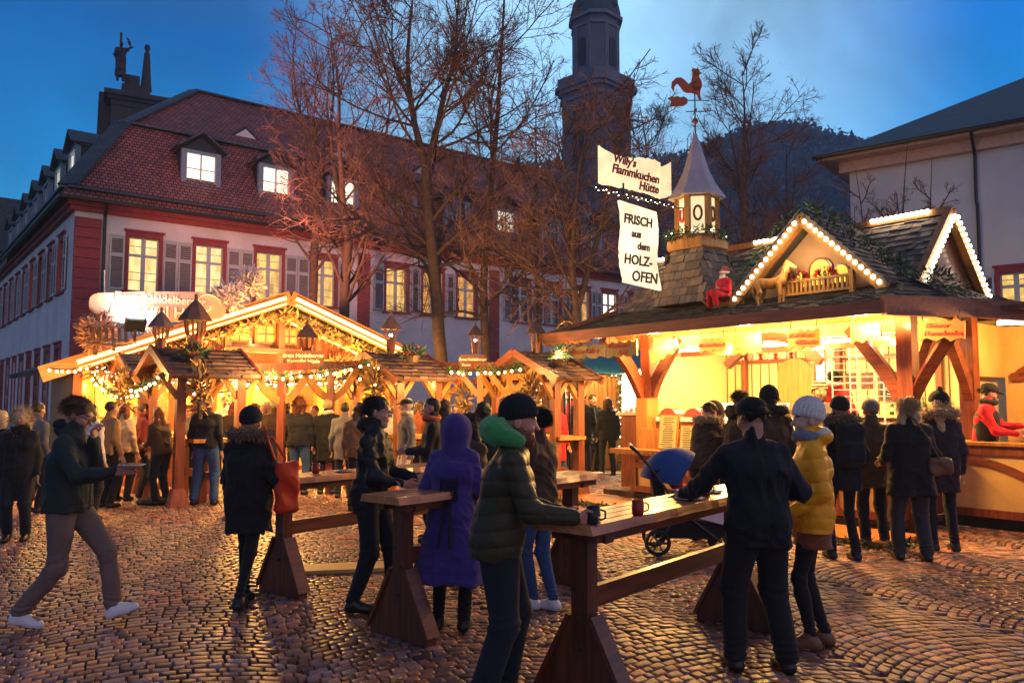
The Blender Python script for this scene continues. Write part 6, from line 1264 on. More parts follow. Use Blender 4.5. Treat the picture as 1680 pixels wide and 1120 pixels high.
    if hair:
        q = Sdf(); e = lambda c, r, k=.02, sub=False: q.ell(T(c), np.array(r)*hs_, Rh, k, sub)
        if hair in ('short', 'long', 'curly', 'bob'):
            e((-.016, 0, .038), (.101, .083, .094)); 
            if hair == 'short': q.cut(Rh@np.array([-.75, 0, 1.]), float((T((-.065, 0, -.055)))@_n(Rh@np.array([-.75, 0, 1.])))) ; e((.112, 0, -.04), (.072, .12, .112), .012, True); 
            else:
                ln = {'long': .27, 'curly': .17, 'bob': .15}[hair]
                for k in (1, -1): q.chain([T((-.03, k*.045, .02)), T((-.045, k*.06, -ln*.5)), T((-.06, k*.055, -ln))], [.06*s, .055*s, .04*s], .03)
                e((.11, 0, -.045), (.088, .062, .115), .012, True)
            q.disp = wrinkle((.006 if hair != 'curly' else .012)*s, 45 if hair != 'curly' else 60, seed+5)
            ho = put('hair', q, hm, min(h, .010) if fine else h)
            if h < .012 and not stone:
                an = np.random.RandomState(seed+1).normal(size=(1400, 3)); an /= np.linalg.norm(an, axis=1)[:, None]; an = an[(an[:, 0] < .55) & (an[:, 2] > (-.45 if hair == 'short' else -.6))]; an = an[~((an[:, 0] > .2) & (an[:, 2] < .45))]
                if hat: an = an[an[:, 2] < .05]
                pp = np.array([T((-.016+a[0]*.100, a[1]*.083, .038+a[2]*.093)) for a in an]); dn = np.stack([-.6*np.ones(len(an))+.5*an[:, 0], an[:, 1]*.4, -.9+.2*an[:, 2]], 1)+an*.35
                if len(pp): hair_cards(t, 'hair_strands', pp, dn@Rh.T, (.045 if hair == 'short' else .075)*s, hm, 1300 if not hat else 160, .22, .0026, .03, seed)
            if hair == 'curly':
                an = np.random.RandomState(seed).normal(size=(200, 3)); an /= np.linalg.norm(an, axis=1)[:, None]; an = an[(an[:, 0] < .3)]; pp = np.array([T((-.02+a[0]*.09, a[1]*.095, -.01+a[2]*.12)) for a in an]); hair_cards(t, 'curls', pp, an@Rh.T, .06*s, hm, 900, .5, .004, .25, seed)
    if beard:
        q = Sdf(); q.cone(T((.045, -.022, -.07)), T((.045, .022, -.07)), .050*s, .050*s, .02); q.cone(T((.07, 0, -.1)), T((.07, .001, -.1)), .034*s, .034*s, .02); [q.cone(T((.0, k*.062, -.03)), T((.04, k*.045, -.075)), .02*s, .03*s, .02) for k in (1, -1)]; q.ell(T((.125, 0, -.045)), A(.04, .03, .016), Rh, .01, True); q.disp = wrinkle(.004, 70, seed); put('beard', q, beard, min(h, .009))
    if hat in ('beanie', 'pompon', 'knit'):
        q = Sdf(); tl = Rh@rot(0, -14); o = T((-.015, 0, .052)); q.ell(o+tl@A(0, 0, .012), A(.114, .099, .105 if hat != 'knit' else .118), tl, .02); n_ = tl@np.array([0, 0, 1.]); q.cut(n_, float((o-n_*.035*s)@n_))
        rib = lambda p: .0035*np.sin(np.arctan2(*((p-o)@tl)[:, :2].T)*(34 if hat != 'knit' else 22))*(1 if hat != 'knit' else 1.4)+(.006*np.clip(1-np.abs(((p-o)@tl)[:, 2]/s+.015)/.03, 0, 1)); q.disp = rib; ha = put('beanie', q, hatm or C_BLK, min(h, .008))
        if hat == 'pompon': q = Sdf(); q.cone(o+n_*.125*s, o+n_*.126*s, .034*s, .034*s); q.disp = wrinkle(.006, 90, 3); put('pompon', q, C_BRN, .008, parent=ha)
    if hat in ('cap', 'flatcap'):
        q = Sdf(); q.ell(T((-.012, 0, .055)), A(.112, .096, .088 if hat == 'cap' else .068), Rh, .02); n_ = Rh@np.array([0, 0, 1.]); q.cut(n_, float(T((0, 0, .035))@n_)); ha = put('cap', q, hatm or C_BLK, min(h, .009)); q = Sdf(); q.ell(T((.085, 0, .045)), A(.085, .07, .012), Rh@rot(0, 12), .01); put('visor', q, hatm or C_BLK, .007, parent=ha)
    if hat == 'santa':
        q = Sdf(); q.chain([T((-.01, 0, .06)), T((-.04, 0, .15)), T((-.12, .03, .14)), T((-.15, .05, .07))], [.095*s, .06*s, .04*s, .02*s], .03); ha = put('santa_hat', q, M_redcloth); q = Sdf(); [q.cone(T((-.012+.1*math.cos(a), .088*math.sin(a), .045)), T((-.012+.1*math.cos(a+.5), .088*math.sin(a+.5), .045)), .022*s, .022*s, .01) for a in np.arange(0, 6.3, .5)]; q.cone(T((-.15, .05, .06)), T((-.15, .05, .061)), .03*s, .03*s); put('fur_trim', q, M_white, parent=ha)
    if hood == 'up':
        q = Sdf(); q.ell(T((-.022, 0, .012)), A(.142, .132, .14), Rh, .03); q.chain([T((-.03, 0, -.04)), nb+u*.0*s], [.115*s, .12*s], .04); q.ell(T((.13, 0, -.01)), A(.095, .075, .11), Rh, .03, True); q.disp = wrinkle(.005, 14, seed); put('hood', q, hoodm or tm)
    if hood == 'big':
        q = Sdf()
        for a in np.arange(-1.84, 1.4, .46): 
            c1 = [nb+hu*.07*s+Tw@A(-.02-.115*math.cos(aa), .12*math.sin(aa), .045*math.cos(aa)) for aa in (a, a+.46)]; q.cone(c1[0], c1[1], .055*s*(1.15-.25*abs(a)/2.3), .055*s*(1.15-.25*abs(a+.46)/2.3), .03)
        q.ell(nb+hu*.085*s-fv*.11*s, A(.095, .115, .085), Rh, .04); w8 = wrinkle(.010, 15, seed); w9 = wrinkle(.005, 40, seed+2); q.disp = lambda p: w8(p)+w9(p); put('hood', q, hoodm)
    if hood == 'down' and hoodm: q = Sdf(); q.ell(nb+hu*.07*s-fv*.07*s, A(.08, .115, .05), Rh, .03); q.disp = wrinkle(.006, 20, seed); put('hood', q, hoodm)
    if fur:
        pts, dr = [], []; 
        for a in np.arange(-2.5, 2.5, .06): c = nb+hu*.055*s+Tw@A(-.01-.135*math.cos(a), .15*math.sin(a), .02*math.cos(a)); pts.append(c); dr.append(_n(Tw@np.array([-math.cos(a), math.sin(a), .5])))
        q = Sdf(); [q.cone(pts[i], pts[i+1], .042*s, .042*s, .01) for i in range(0, len(pts)-1, 1) if i % 3 == 0 or True]; q.disp = wrinkle(.008, 60, seed); ft = put('fur_trim', q, fur, max(h, .012)); n_ = 1500 if h < .01 else 700
        rs = np.random.RandomState(seed); P2, D2 = [], []
        for i in rs.randint(0, len(pts), 500): v_ = rs.normal(size=3); v_ /= np.linalg.norm(v_); P2.append(pts[i]+v_*.034*s); D2.append(v_+np.array(dr[i])*.5)
        hair_cards(t, 'fur_fringe', P2, D2, .05*s, fur, n_, .3, .0035, .02, seed)
    if scarf:
        q = Sdf(); 
        for a in np.arange(0, 6.3, .5): c1 = [nb+hu*(.045+.012*math.sin(aa*2))*s+Tw@A(.01+.085*math.cos(aa), .085*math.sin(aa), 0) for aa in (a, a+.5)]; q.cone(c1[0], c1[1], .034*s, .034*s, .015)
        q.disp = wrinkle(.007, 30, seed+9); put('scarf', q, scarf)
    if glasses:
        b = MB()
        for k in (1, -1): b.tube([T((.104, k*.033+.024*math.cos(a), .008+.018*math.sin(a))) for a in np.arange(0, 6.6, .5)], .0022, 5, False); b.tube([T((.1, k*.056, .014)), T((.02, k*.078, .012)), T((-.01, k*.08, .005))], .002, 5)
        b.tube([T((.105, -.01, .014)), T((.105, .01, .014))], .002, 5); b.build('glasses', S_BLK, t)
    t['_j'] = 0; del t['_j']
    M_ = Matrix.Translation(t.location) @ Matrix.Rotation(R(heading), 4, 'Z')
    return dict(o=t, W=lambda v: M_ @ Vector(tuple(v)), hand=[wri[i]+_n(wri[i]-el[i])*.07*s for i in (0, 1)], nb=nb, u=u, fv=fv, yv=yv, s=s, pel=pel, wa=wa, ch=ch, sh=sh, put=put, hc=hc, T=T, wri=wri, el=el, kn=kn)
# ================================================================ STANDING TABLES, PRAM, SMALL THINGS
M_tt = wood('wet_table_wood', (.36, .12, .045), (.56, .23, .09), .36, 1, 0, bump=.6, coat=.25)
M_tl = wood('stained_leg_wood', (.06, .018, .010), (.14, .04, .018), .4, 1, 2, coat=.3)
M_tlx = wood('stained_rail_wood', (.08, .022, .012), (.17, .048, .022), .4, 1, 0, coat=.3)
def table(x, y, rz, label, L_=2.05):
    t = thing('standing_table', label, 'table', (x, y, 0), rz, 'long timber standing tables')
    b = MB(); n = 26; rs = np.random.RandomState(int(abs(x)*100)); xs = [-.22+(L_+.48)*i/n for i in range(n+1)]; prof = []
    for i, xx in enumerate(xs):
        e1, e2 = rs.uniform(-.007, .007), rs.uniform(-.007, .007); prof.append([(xx, -.205+e1, .95), (xx, -.19+e1, 1.0), (xx, .19+e2, 1.0), (xx, .205+e2, .95)])
    vs = [p for r_ in prof for p in r_]; fs = [(4*i+j, 4*i+(j+1) % 4, 4*i+4+(j+1) % 4, 4*i+4+j) for i in range(n) for j in range(4)]+[(3, 2, 1, 0), (4*n, 4*n+1, 4*n+2, 4*n+3)]
    b.add(vs, fs); b.build('table_top', M_tt, t); b = MB(); b.bar((-.21, .004, 1.0005), (L_+.25, -.003, 1.0005), .005, .002); b.bar((-.21, -.10, 1.0005), (L_+.25, -.096, 1.0005), .004, .002); b.bar((-.21, .101, 1.0005), (L_+.25, .097, 1.0005), .004, .002); b.build('board_joint', M_dark, t); b = MB(); b.bar((-.1, -.12, .915), (L_+.2, -.12, .915), .06, .05); b.bar((-.1, .12, .915), (L_+.2, .12, .915), .06, .05); b.build('batten', M_tlx, t)
    for xx in (0, L_):
        b = MB(); b.box((xx, 0, .67), (.095, .11, .44)); b.box((xx, 0, .905), (.08, .34, .04)); o = b.build('leg', M_tl, t)
        b = MB(); [b.tube([(xx-.054, yy, zz), (xx+.054, yy, zz)], .010, 8) for yy, zz in ((-.03, .5), (.03, .62), (.0, .3))]; b.each('bolt', M_metal, o)
        b = MB(); b.prism([(-.29, .0), (.29, .0), (.29, .06), (.075, .47), (-.075, .47), (-.29, .06)], (xx-.04, 0, .0), Y_, Z, X, .08); b.m = 1
        for s in (-1, 1): b.bar((xx, s*.305, .05), (xx, s*.072, .48), .12, .025, up=(0, s, .4))
        b.build('foot', [M_tl, M_tlx], o)
    b = MB(); b.bar((.06, 0, .56), (L_-.06, 0, .56), .045, .115); b.build('stretcher', M_tlx, t); return t
TA = math.atan2(.77, .63)
table(.40, 4.5, TA, 'nearest standing table on the right, between the bearded man and the couple', 1.98); table(-.77, 5.72, TA, 'standing table by the woman in the violet coat'); table(-1.97, 6.98, TA, 'standing table right of the woman with the red bag')
def plate(loc, label, r=.1, food=True):
    t = thing('paper_plate', label, 'plate', loc, 0); b = MB(); b.lathe([(r*.7, 0), (r, .012), (r*.96, .014), (r*.66, .005)], n=18); b.build('dish', M_white, t)
    if food: b = MB(); b.ball((0, 0, .012), r*.6, 10, (1, .8, .25)); b.build('food', mat('bread_crust', (.42, .2, .06), .7, .4, 5), t)
    return t
cup((1.33, 5.55, 1.0), M_cu, 'copper coloured mug standing on the nearest table beside the dark coated man'); plate((1.18, 5.36, 1.0), 'white paper plate at the far end of the nearest table'); plate((1.42, 5.75, 1.0), 'second white paper plate by the hand of the dark coated man', .09, False)
np_ = thing('napkin', 'crumpled white napkin on the far end of the nearest table', 'napkin', (1.25, 5.62, 1.003), .5); b = MB(); q = [[(i*.05, j*.05, .012*random.random()+.004) for i in range(6)] for j in range(5)]
b.add([p for r_ in q for p in r_], [(j*6+i, j*6+i+1, j*6+i+7, j*6+i+6) for j in range(4) for i in range(5)]); b.build('paper', M_white, np_); cup((.72, 4.62, 1.0), C_MUG, 'dark red mug standing alone on the near half of the nearest table'); cup((-.12, 6.55, 1.0), C_MUG, 'dark red mug near the far end of the middle table'); plate((-1.55, 7.45, 1.0), 'white paper plate on the table right of the woman with the red bag'); cup((-1.78, 7.3, 1.0), C_MUG, 'dark red mug on the table right of the woman with the red bag'); plate((-.45, 6.2, 1.0), 'white paper plate on the middle table', .09)
cup((-.28, 6.6, 1.0), M_black, 'black mug on the middle table before the man with glasses'); cup((-.62, 6.15, 1.0), M_black, 'black mug on the middle table beside the violet coat')
pr_ = thing('pram', 'pushchair with blue hood and white blanket between the nearest table and the right stall', 'pushchair', tuple(P(1120, 658, 8.9)[:2])+(0,), R(-6)); pr_.scale = (1.12,)*3
b = MB()
for x, y in ((-.28, .24), (-.28, -.24), (.34, .17), (.34, -.17)):
    w = MB(); rr = .125 if x < 0 else .10; w.tube([(x+rr*.86*math.cos(a), y, rr+rr*.86*math.sin(a)) for a in np.arange(0, 6.4, .35)], .019, 6, False); o = w.build('wheel', M_black, pr_)
    w = MB(); [w.tube([(x, y, rr), (x+rr*.8*math.cos(a), y, rr+rr*.8*math.sin(a))], .008, 5) for a in np.arange(0, 6.2, 1.05)]; w.ball((x, y, rr), .028, 8); w.build('spoke', M_metal, o)
for s in (-1, 1): b.tube([(-.28, s*.24, .13), (-.05, s*.22, .42), (.34, s*.17, .12)], .015, 6); b.tube([(-.05, s*.22, .42), (-.30, s*.21, .78), (-.46, s*.21, .98)], .014, 6)
b.tube([(-.28, -.24, .13), (-.28, .24, .13)], .012, 6); b.tube([(.34, -.17, .1), (.34, .17, .1)], .012, 6); b.build('chassis', M_metal, pr_)
b = MB(); b.tube([(-.46, .21, .98), (-.52, .2, 1.03), (-.53, 0, 1.045), (-.52, -.2, 1.03), (-.46, -.21, .98)], .019, 8); b.build('handle', S_BLK, pr_)
b = MB(); prof = [(-.34, .80), (-.30, .50), (-.05, .42), (.22, .44), (.40, .36), (.40, .42), (.22, .52), (-.05, .52), (-.20, .58), (-.24, .82)]; b.prism(prof, (0, -.19, 0), X, Z, Y_, .38); b.build('seat', C_NAVY, pr_)
b = MB(); b.prism([(-.3, .16), (.3, .16), (.36, .30), (-.28, .38)], (0, -.18, 0), X, Z, Y_, .36); b.build('basket', C_BLK, pr_)
b = MB(); vs, fs = [], []; na, nb_ = 10, 12
for i in range(na+1):
    a = R(58+i*11)
    for j in range(nb_+1):
        t_ = math.pi*j/nb_; r_ = .36+.012*math.sin(i*math.pi); vs.append((-.08+math.cos(a)*r_*math.sin(t_)**.6, .215*math.cos(t_), .66+math.sin(a)*r_*math.sin(t_)**.6))
for i in range(na):
    for j in range(nb_): q_ = i*(nb_+1)+j; fs.append((q_, q_+1, q_+nb_+2, q_+nb_+1))
b.add(vs, fs); o = b.build('hood', cloth('blue_pram_canvas', (.015, .06, .22), .7, .3), pr_, smooth=True)
b = MB(); bq = [[(.0+.5*i/8, -.2+.4*j/6, .56-.16*(i/8)**1.2+.02*math.sin(i*2+j)) for i in range(9)] for j in range(7)]; b.add([p for r_ in bq for p in r_], [(j*9+i, j*9+i+1, j*9+i+10, j*9+i+9) for j in range(6) for i in range(8)])
b.add([(.0, -.205, .56), (.5, -.205, .40), (.5, -.205, .26), (.1, -.205, .36)], [(0, 1, 2, 3)]); b.build('blanket', mat('pink_white_blanket', (.68, .55, .58), .9, .1), pr_)
b = MB(); b.ball((-.08, .0, .68), .075, 10); b.ball((-.04, .0, .58), .09, 10, (1, 1, .8)); b.build('baby_doll_clothes', C_RED, pr_)
cb = thing('cable_ramp', 'flat yellowish wooden board over a cable on the paving left of the violet coat', 'board', tuple(P(585, 658, 8.0)[:2])+(0,), R(12)); b = MB(); b.box((.25, 0, .02), (1.5, .34, .035)); b.build('board', M_yel, cb)
sk_ = thing('canvas_sack', 'flat dark cloth sack lying by the foot of the nearest left shelter', 'sack', tuple(P(262, 658, 13.0)[:2])+(0,)); b = MB(); b.ball((0, 0, .04), .28, 12, (1.2, .8, .3)); b.ball((.25, .1, .08), .16, 10, (1, 1, .7)); b.build('cloth', C_BLK, sk_)
# litter on the paving
for i in range(44):
    y = random.uniform(3.2, 10); x = random.uniform(-.5, .55)*y; t = link('litter_scrap', None) if False else None
    b = MB(); a = random.random()*6; s_ = random.uniform(.008, .026); b.box((x, y, .004), (s_*2, s_, .003), rz=a); o = b.build('paper_scrap', M_white if i % 3 else M_paper); tag(o, 'tiny pale paper scrap lying on the cobbles', 'litter', 'scraps on the cobbles')

# ================================================================ THE PEOPLE
NF = .0068
p1 = person(118, 6.0, 4, 'young man with glasses striding right in white trainers, eating from a plate', H=1.76, h=NF, lean=3, head=(0, 24), hands=[(.20, -.05, 1.40), (.42, -.20, 1.17)], feet=[(.34, .08, .04), (-.27, -.06, .03)], footp=(18, -12), crouch=.035, tm=C_GRN, hem=-.05, hm=H_BRN, legs=C_TAUPE, legw=1.0, shoe=S_WHT, sole=S_RUB, glasses=True, hood='down', hoodm=C_NAVY, bulk=1.06, grip=(.8, .25), skinc=(.40, .19, .14), wr=.012)
plate(tuple(p1['W'](p1['hand'][1]+np.array([.05, .0, .03]))), 'paper plate held out by the striding man', .095)
p2 = person(36, 9.6, -72, 'woman with backlit curly blonde hair in long black coat at the far left', H=1.60, female=True, hair='curly', hm=H_BLD, tm=C_BLK, hem=-.42, flare=.03, legs=C_DJEAN, scarf=C_BLK, h=.011)
person(2, 10.6, 80, 'person half cut off by the left picture edge with light brown hair', H=1.58, hair='bob', hm=H_BLD, tm=C_BLK, hem=-.3, h=.014)
p3 = person(412, 6.6, 86, 'woman seen from behind in black furry hooded coat with a red shoulder bag', H=1.63, h=NF, female=True, feet=[(.10, .05), (-.16, .0)], tm=C_BLK, hem=-.30, flare=.02, legs=C_BLK, legw=.72, shoe=S_BLK, sole=S_SOLE, hair=None, hat='beanie', fur=C_FUR, bulk=1.12, hands=[(.12, .25, .86), (.18, -.26, .98)], wr=.012)
p4 = person(610, 6.45, -8, 'black haired young man with glasses in black jacket standing at the middle table', H=1.74, h=NF, lean=4, head=(0, 2), hands=[(.34, .12, 1.07), (.32, -.14, 1.05)], feet=[(.20, .10), (-.10, -.08)], tm=C_BLK2, hem=-.16, hm=H_BLK, glasses=True, legs=C_DJEAN, hood='down', hoodm=C_BLK, bulk=1.0, skinc=(.50, .26, .19), wr=.012)
p5 = person(742, 5.92, 80, 'woman from behind in long violet hooded coat laced at the back', H=1.60, h=NF, lean=12, female=True, head=(12, 14), tm=C_PURP, hem=-.56, flare=.21, belt=1, legs=C_BLK, legw=.85, hair=None, hood='up', hoodm=C_PURP, hands=[(.30, .20, 1.08), (.30, -.20, 1.06)], wr=.009, top='coat')
p6 = person(768, 7.35, -112, 'dark haired woman facing the camera behind the violet hood, hand at her mouth', H=1.58, h=.008, female=True, hair='long', hm=H_BLK, tm=C_BRN, hands=[(.20, -.02, 1.40), (.22, -.18, 1.05)], head=(-10, 8), skinc=(.50, .28, .2), grip=(.8, .3))
p7 = person(816, 4.45, 2, 'bearded man in black beanie and olive quilted jacket with bright green hood', H=1.72, h=.0062, lean=11, head=(-3, 4), hands=[(.40, .20, 1.06), (.43, -.20, 1.09)], feet=[(.06, .12), (-.08, -.11)], tm=C_OLV, hem=-.12, puff=1, hat='beanie', hair=None, hm=H_BRN, beard=H_RED, hood='big', hoodm=C_LIME, legs=C_DJEAN, legw=1.15, shoe=S_BLK, grip=(.75, .8), skinc=(.48, .22, .16), bulk=1.12, side=0)
cup(tuple(p7['W'](p7['hand'][1]+np.array([.035, .0, -.03]))), M_black, 'black mug in the hand of the bearded man', .038, .1)
p8 = person(884, 6.5, 150, 'person mostly hidden behind the bearded man in dark brown jacket and blue jeans', H=1.64, h=.010, tm=C_BRN, hem=-.12, legs=C_JEAN, legw=.85, shoe=S_WHT, hair='short', hm=H_BLK, feet=[(.05, .04), (-.12, -.02)], hands=[(.28, .12, 1.1), (.25, -.12, 1.1)])
p9 = person(1240, 5.05, 100, 'broad man in dark jacket and black cap, back turned, at the nearest table', H=1.72, h=NF, lean=5, head=(18, 12), tm=C_NAVY, hem=-.17, bulk=1.18, legs=C_BLK, legw=1.18, shoe=S_BLK, sole=S_SOLE, hat='cap', hair='short', hm=H_BLK, hands=[(.40, .36, 1.08), (.18, -.20, 1.10)], feet=[(.04, .17), (-.06, -.14)], wr=.013)
p10 = person(1328, 5.5, 165, 'woman in white knitted hat and yellow quilted jacket looking left', H=1.69, h=.0065, female=True, head=(12, 3), tm=C_YEL, hem=-.12, puff=1, hat='knit', hatm=C_WKNIT, hair=None, scarf=C_SCARF, hood='down', hoodm=C_WHT, legs=C_BLK, legw=.78, shoe=S_BRN, sole=S_SOLE, hands=[(.16, .20, .98), (.16, -.20, .98)], feet=[(.05, .06), (-.06, -.07)], bulk=1.06, skinc=(.55, .33, .25))
q = Sdf(); A_ = lambda *v: np.array(v)*p10['s']; [q.chain([p10['pel']+A_(0, k*.06, .0), p10['pel']+A_(0, k*.06, -.22)], [.112, .122], .05) for k in (1, -1)]; q.cuts.append((np.array([0, 0, 1.]), float(p10['pel'][2]-.235*p10['s']))); q.disp = wrinkle(.010, 22, 4); p10['put']('skirt', q, C_RUST, .008)
p11 = person(1378, 8.5, 96, 'woman from behind in black parka with brown fur hood and backpack at the stall counter', H=1.73, h=.0095, female=True, tm=C_NAVY, hem=-.20, flare=.02, legs=C_BLK, legw=.82, hair=None, hat='beanie', fur=C_FUR, bulk=1.12, hands=[(.22, .22, 1.02), (.15, -.26, .95)], feet=[(.06, .12), (-.05, -.10)])
p12 = person(1262, 8.9, 96, 'tall man in dark wool hat and fur collared coat behind the couple', H=1.84, h=.011, tm=C_BRN, hat='knit', hatm=C_NAVY, hair='short', hm=H_BRN, fur=C_FURD, bulk=1.12, hem=-.25)
p13 = person(1198, 9.3, -2, 'short haired man bending his head down at the stall counter', H=1.82, h=.010, lean=10, head=(12, 34), tm=C_BRN, hm=H_BRN, hood='down', hoodm=C_BRN, hands=[(.34, .12, 1.2), (.34, -.14, 1.2)])
p14 = person(1152, 9.6, 52, 'woman in flat cap bending forward at the price lists, tan fur hood on her back', H=1.72, h=.010, lean=20, head=(-10, 26), female=True, tm=C_BRN, hair='short', hm=H_BRN, hat='flatcap', hatm=C_BLK, fur=C_FURL, hands=[(.42, .12, 1.12), (.34, -.2, 1.05)], hem=-.1)
cup(tuple(p14['W'](p14['hand'][1])), mat('teal_cup', (.02, .30, .32), .4), 'teal cup in the hand of the bending woman')
p15 = person(1345, 11.0, -98, 'vendor in brown and cream striped woollen hat facing out over the counter', H=1.80, z=.16, h=.009, hat='beanie', hatm=None, hair='short', hm=H_BRN, beard=H_BRN, tm=C_GREY, hands=[(.25, .15, 1.1), (.25, -.15, 1.1)], skinc=(.45, .24, .16))
p16 = person(1371, 12.2, 60, 'vendor in red fleece with black hair seen from behind inside the stall', H=1.84, z=.34, h=.010, tm=C_RED, hoodm=C_WHT, hood='down', hair='short', hm=H_BLK)
p17 = person(1490, 8.45, 86, 'blonde woman in wide black coat with crossbody bag, seen from behind at the counter', H=1.74, h=.009, female=True, hair='bob', hm=H_BLD, tm=C_BLK, hem=-.26, flare=.08, bulk=1.2, legs=cloth('grey_denim', (.035, .035, .04), .9, .4), legw=1.1, shoe=S_BLK, hands=[(.22, .22, 1.05), (.22, -.22, 1.05)], feet=[(.04, .14), (-.04, -.12)], head=(-16, 6))
p18 = person(1540, 8.95, 82, 'tall woman in black bobble hat and dark parka with pale fur collar at the counter', H=1.79, h=.0095, female=True, hat='pompon', hair='long', hm=H_BLD, tm=cloth('aubergine_parka', (.03, .018, .028)), hem=-.30, fur=C_FURL, legs=C_DJEAN, legw=.85, shoe=S_BLK, sole=S_WHT, head=(28, 4))
p19 = person(1612, 10.75, -38, 'baker in red jacket and black cap handing food over the right counter', H=1.80, z=.14, h=.008, lean=6, head=(18, 14), tm=C_RED, hm=H_BLK, hat='cap', hair='short', hands=[(.46, .02, 1.20), (.40, -.14, 1.10)], scarf=C_BLK, skinc=(.48, .26, .17), grip=(.4, .4))
q = Sdf(); [q.chain([p19['pel']+np.array([.02, k*.06, .02]), p19['ch']+np.array([.01, k*.06, 0])], [.14, .15], .05) for k in (1, -1)]; p19['put']('apron', q, C_BLK, .011)
plate(tuple(p19['W'](p19['hand'][1]+np.array([.05, .05, -.04]))), 'pale paper plate in the hand of the red jacketed baker', .13, False)
# stripes of the vendor's hat
for o in p15['o'].children:
    if o.name.startswith('beanie'):
        m_ = mat('striped_wool', (.5, .4, .3), .95, .1); t_ = m_.node_tree; c_ = t_.nodes.new('ShaderNodeTexCoord'); s_ = t_.nodes.new('ShaderNodeSeparateXYZ'); t_.links.new(c_.outputs['Object'], s_.inputs[0]); k = t_.nodes.new('ShaderNodeMath'); k.operation = 'MULTIPLY'; k.inputs[1].default_value = 22; t_.links.new(s_.outputs[2], k.inputs[0]); f = t_.nodes.new('ShaderNodeMath'); f.operation = 'FRACT'; t_.links.new(k.outputs[0], f.inputs[0])
        r_ = t_.nodes.new('ShaderNodeValToRGB'); r_.color_ramp.interpolation = 'CONSTANT'; r_.color_ramp.elements[0].color = (.05, .03, .02, 1); r_.color_ramp.elements[1].position = .5; r_.color_ramp.elements[1].color = (.5, .4, .28, 1); t_.links.new(f.outputs[0], r_.inputs[0]); v = [x for x in t_.nodes if x.type == 'VECT_MATH'][0]; t_.links.new(r_.outputs[0], v.inputs[0]); o.data.materials[0] = m_
# bags
def bag(name, label, P_, pos, size, m_, strap, rz=0):
    t = thing(name, label, 'bag', tuple(P_['W'](pos)), R(rz)); b = Sdf(); sx, sy, sz = size; b.box((0, 0, 0), (sx/2, sy/2, sz/2), sx*.42); b.disp = wrinkle(.008, 18, 8)
    v, f = polygonise(b, .01, lo=(-.5, -.5, -.5), hi=(.5, .5, .5)); link('pouch', mesh_from('pouch', v, f, m_, None, True), t); b = MB(); q = [Vector(t.matrix_basis.inverted() @ P_['W'](s_)) if False else (Matrix.Rotation(-R(rz), 3, 'Z') @ (P_['W'](s_)-Vector(t.location))) for s_ in strap]; b.tube(q, .011, 6); b.build('strap', m_, t); return t
j = p3; bag('tote_bag', 'flat orange red leather shoulder bag hanging at the hip of the woman in black', j, np.array([.02, -.31, .95]), (.09, .21, .42), C_ORBAG, [(-.10, -.25, 1.18), (-.12, -.20, 1.33), (-.04, -.13, 1.44), (.06, -.20, 1.30), (.03, -.29, 1.18)], 86+55)
j = p17; bag('crossbody_bag', 'dark leather crossbody bag at the back of the blonde woman', j, np.array([-.14, -.24, .98]), (.09, .24, .18), S_BRN, [(-.17, -.22, 1.06), (-.19, -.12, 1.25), (-.15, .0, 1.46), (.0, .09, 1.55)], 86)
def rucksack(j, label, m_, ang):
    t = thing('backpack', label, 'backpack', tuple(j['W'](j['ch']-j['fv']*.19*j['s'])), R(ang)); b = Sdf(); b.box((0, 0, -.03), (.08, .15, .23), .07); b.box((-.07, 0, -.1), (.05, .11, .11), .04, .03); b.disp = wrinkle(.006, 16, 5); v, f = polygonise(b, .011, lo=(-.5, -.5, -.5), hi=(.5, .5, .5)); link('pouch', mesh_from('pouch', v, f, m_, None, True), t)
    b = MB(); [b.tube([(.05, s*.1, .2), (.1, s*.11, .3), (.2, s*.11, .28)], .014, 6) for s in (-1, 1)]; b.build('strap', m_, t)
rucksack(p11, 'dark blue backpack on the back of the woman with the brown fur hood', C_NAVY, 96)
# lacing of the violet coat
b = MB(); j = p5
for i in range(8):
    a = j['wa']*(1-i/8.5)+j['ch']*(i/8.5)-j['u']*.06-j['fv']*(.126+.012*i/7)
    for s in (-1, 1): b.tube([a+j['yv']*s*.055, a-j['yv']*s*.055+j['u']*.03-j['fv']*.004], .004, 5)
for s in (-1, 1): b.tube([j['wa']-j['u']*.06+j['yv']*s*.062-j['fv']*.120, j['wa']*.15+j['ch']*.85-j['u']*.04+j['yv']*s*.058-j['fv']*.132], .007, 6); b.tube([j['wa']-j['u']*.06-j['fv']*.115+j['yv']*s*.012, j['pel']-j['fv']*.19+j['yv']*s*.03-np.array([0, 0, .12]), j['pel']-j['fv']*.235+j['yv']*s*.045-np.array([0, 0, .28])], .011, 5)
b.build('lacing', C_BLK, j['o'])
